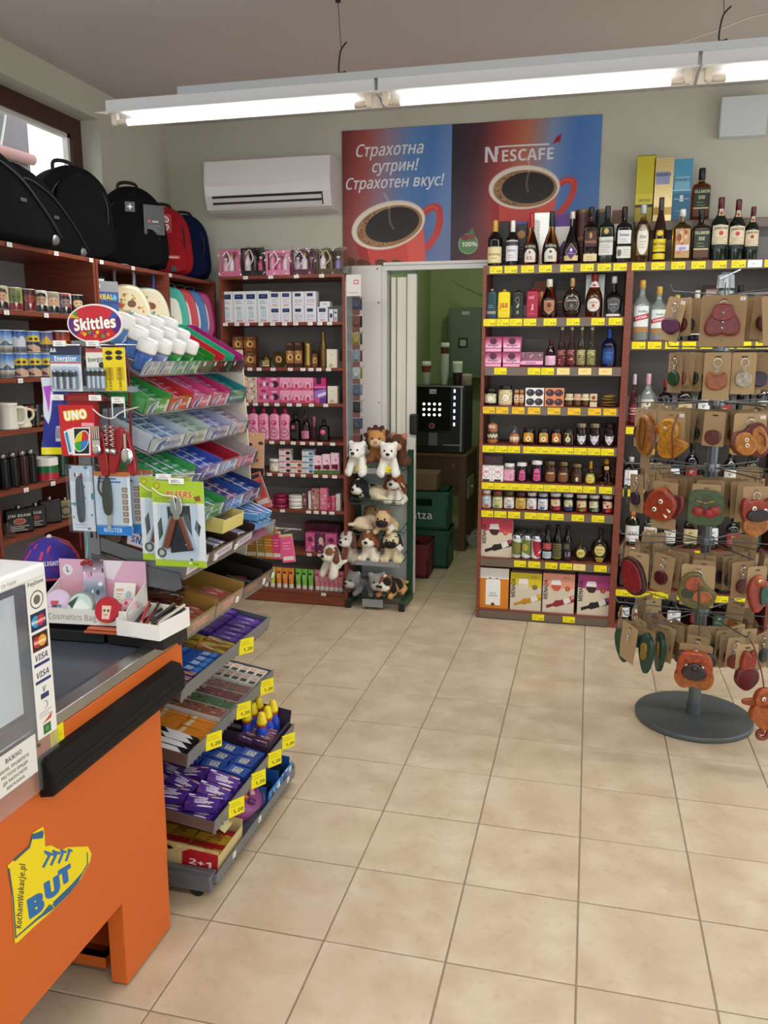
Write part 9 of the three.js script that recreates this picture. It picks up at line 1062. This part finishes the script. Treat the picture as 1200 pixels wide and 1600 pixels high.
  // lighters and the cap behind them
  { const t = T('lighter_carton', 'dark blue carton of lighters with lime-green rim', 'carton', [-1.53, Y, -1.78], .15); M('carton_body', merge([bx(.13, .003, .09, 0, 0, 0), bx(.13, .05, .003, 0, 0, .045), bx(.003, .06, .09, -.065, 0, 0), bx(.003, .06, .09, .065, 0, 0)]), mat('#1a2450', .5), t); M('back_board', bx(.2, .13, .004, .03, 0, -.047), mat('#141c44', .5), t); M('lime_rim', bx(.2, .028, .005, .03, .13, -.047), mat('#a8c81c', .5), t); }
  ['first', 'second', 'third', 'fourth'].forEach((n, i) => { const t = T('lighter', `purple lighter with white top, ${n} from the left`, 'lighter', [-1.575 + i * .03, Y + .004, -1.775 + i * .003], .15); M('lighter_body', rb(.023, .065, .012, .005, 0, 0, 0), mat(['#5a2a9a', '#7a2aa8', '#8a2ab0', '#b02a8a'][i], .25, 0, { transmission: .25, thickness: 0 }), t); M('valve', rb(.02, .016, .011, .004, 0, .066, 0), mat('#dfe6e4', .3), t); });
  { const t = T('fabric_cap', 'red and purple toy cap with a short printed word', 'cap', [-1.5, Y + .1, -2.02], .5); M('crown', lathe([[.082, 0], [.084, .02], [.078, .06], [.055, .1], [.02, .118], [0, .12]], 30), SB.mat(.7), t); const g = t.children[0].geometry; uvrect(g, SB.art(160, 96, (c, w, h) => { fill(c, '#b82a3c'); fill(c, '#3a2a9a', 0, 0, 34, h); fill(c, '#3a2a9a', 126, 0, 40, h); for (let i = 0; i < 46; i++) { c.strokeStyle = ['#3a2a9a', '#d8404c', '#6a2a7a'][i % 3]; c.lineWidth = 3; const x = rnd(w), y = rnd(h); c.beginPath(); c.moveTo(x, y); c.lineTo(x + rnd(-8, 8), y + rnd(8, 24)); c.stroke(); } }).r); M('visor', xf(extr(smooth([[-.07, 0], [.07, 0], [.075, .04], [.0, .085], [-.075, .04]], 30), .003, .001), 0, .01, .05, PI / 2 - .2), mat('#b02a3a', .7), t); M('word_print', xf(flat(.075, .02, pr(80, 20, '#3a2a9a', [['t', 'TWILIGHT', .5, .5, .8, '#f0ece8', { sx: .85 }]])), 0, .05, .0815, -.12), SA.mat(.6), t); M('button', sph(.008, 0, .12, 0, 10), mat('#e8e4e4', .5), t); M('stand', cyl(.05, .07, .1, 0, -.1, 0, 20), mat('#1a1c28', .6), t); }
  // card payment screen
  { const t = T('service_screen', 'clear acrylic screen with card logo strip and white top ledge', 'screen', [-1.036, .683, -1.372]);
    M('acrylic_sheet', bx(.004, .43, .62, 0, 0, .31), mat('#f2f6fa', .04, 0, { transmission: .93, thickness: 0 }), t);
    const st = SB.art(72, 430, (c, w, h) => { fill(c, '#eceae4'); const B = (y, hh, col) => fill(c, col, 8, y, w - 16, hh); tx(c, 'PayZone', w / 2, 22, 14, '#444'); oval(c, w / 2, 66, 22, 22, null, '#4a4a44', 3); oval(c, w / 2, 66, 12, 12, '#6a6a60'); B(98, 46, '#1c2a50'); oval(c, 26, 121, 15, 15, '#2a9ac8'); oval(c, 44, 121, 15, 15, '#c02a3a'); tx(c, 'Maestro', w / 2, 121, 13, '#f0f0f0'); B(152, 46, '#3a1418'); oval(c, 26, 175, 15, 15, '#b82a2a'); oval(c, 44, 175, 15, 15, '#e8a030'); tx(c, 'Master', w / 2, 175, 13, '#f4e8d8'); tx(c, 'VISA', w / 2, 216, 22, '#2a3050', { skew: .2 }); B(230, 8, '#1c2a6a'); tx(c, 'VISA', w / 2, 262, 22, '#2a3050', { skew: .2 }); B(276, 8, '#1c2a6a'); tx(c, 'V', w / 2, 302, 20, '#3a3a4a', { skew: .2 }); fill(c, '#2a3464', 22, 314, 30, 14); oval(c, w / 2, 346, 11, 11, '#a8b0b8'); oval(c, w / 2 - 4, 346, 9, 9, '#eceae4'); lines(c, 12, 362, 46, 3, 6, '#8a8a84'); poly(c, [[20, 394], [60, 374], [52, 390]], '#c04a3a'); fill(c, '#2a6a3a', 22, 398, 28, 26); oval(c, 36, 411, 7, 7, '#5a9a4a'); });
    M('card_logo_strip', xf(flat(.06, .335, st), .0024, .105, .032, 0, PI / 2), SB.mat(.4), t);
    const nt = SB.art(180, 110, (c, w, h) => { fill(c, '#e4e2dc'); tx(c, 'ВАЖНО', w / 2, 22, 18, '#444'); ['МОЛЯ, ПРОВЕРЕТЕ', 'РЕСТОТО ПРЕДИ', 'ДА НАПУСНЕТЕ', 'МАГАЗИНА'].forEach((s, i) => tx(c, s, w / 2, 44 + i * 17, 13, '#4a4a48')); });
    M('notice_sheet', xf(flat(.13, .08, nt), .0024, .045, .135, 0, PI / 2), SB.mat(.5), t);
    M('top_ledge', rb(.13, .03, .62, .008, -.06, .428, .31, 3), mat('#f1f2f2', .35), t); M('ledge_lettering', xf(flat(.22, .011, SB.art(220, 14, (c, w, h) => { fill(c, '#f1f2f2'); tx(c, 'касовият бон се пази', w / 2, 7, 12, '#5a5c60', { bold: false }); })), .0056, .436, .15, 0, PI / 2), SB.mat(.4), t);
    M('paper_sheet', bx(.002, .24, .2, -.012, .17, .18), mat('#ecebe8', .7), t); M('paper_sheet', bx(.002, .2, .2, -.03, .2, .4), mat('#e4e8ee', .7), t); M('fixing_screw', xf(cyl(.004, .004, .004, 0, 0, 0, 10), .003, .095, .06, 0, 0, PI / 2), mat('#5a4a40', .4), t); }
  { const t = T('card_terminal', 'black card terminal with rows of keys behind the acrylic screen', 'card terminal', [-1.14, Y, -1.17], -.5); M('case', xf(rb(.09, .035, .17, .008, 0, 0, 0), 0, .004, 0, .08), mat('#1a1b1e', .4), t); for (let r = 0; r < 4; r++) for (let c = 0; c < 3; c++) M('key', rb(.016, .006, .012, .002, -.024 + c * .024, .038 - r * .0016, .0 + r * .019), mat(r === 3 ? ['#a83a34', '#b8a83a', '#3a8a4a'][c] : '#4a4c50', .5), t); M('display', bx(.06, .002, .04, 0, .0465, -.045), mat('#5a6a64', .2), t); }
}
for (const s of [SA, SB]) s.tex.needsUpdate = true;
renderer.render(scene, camera);
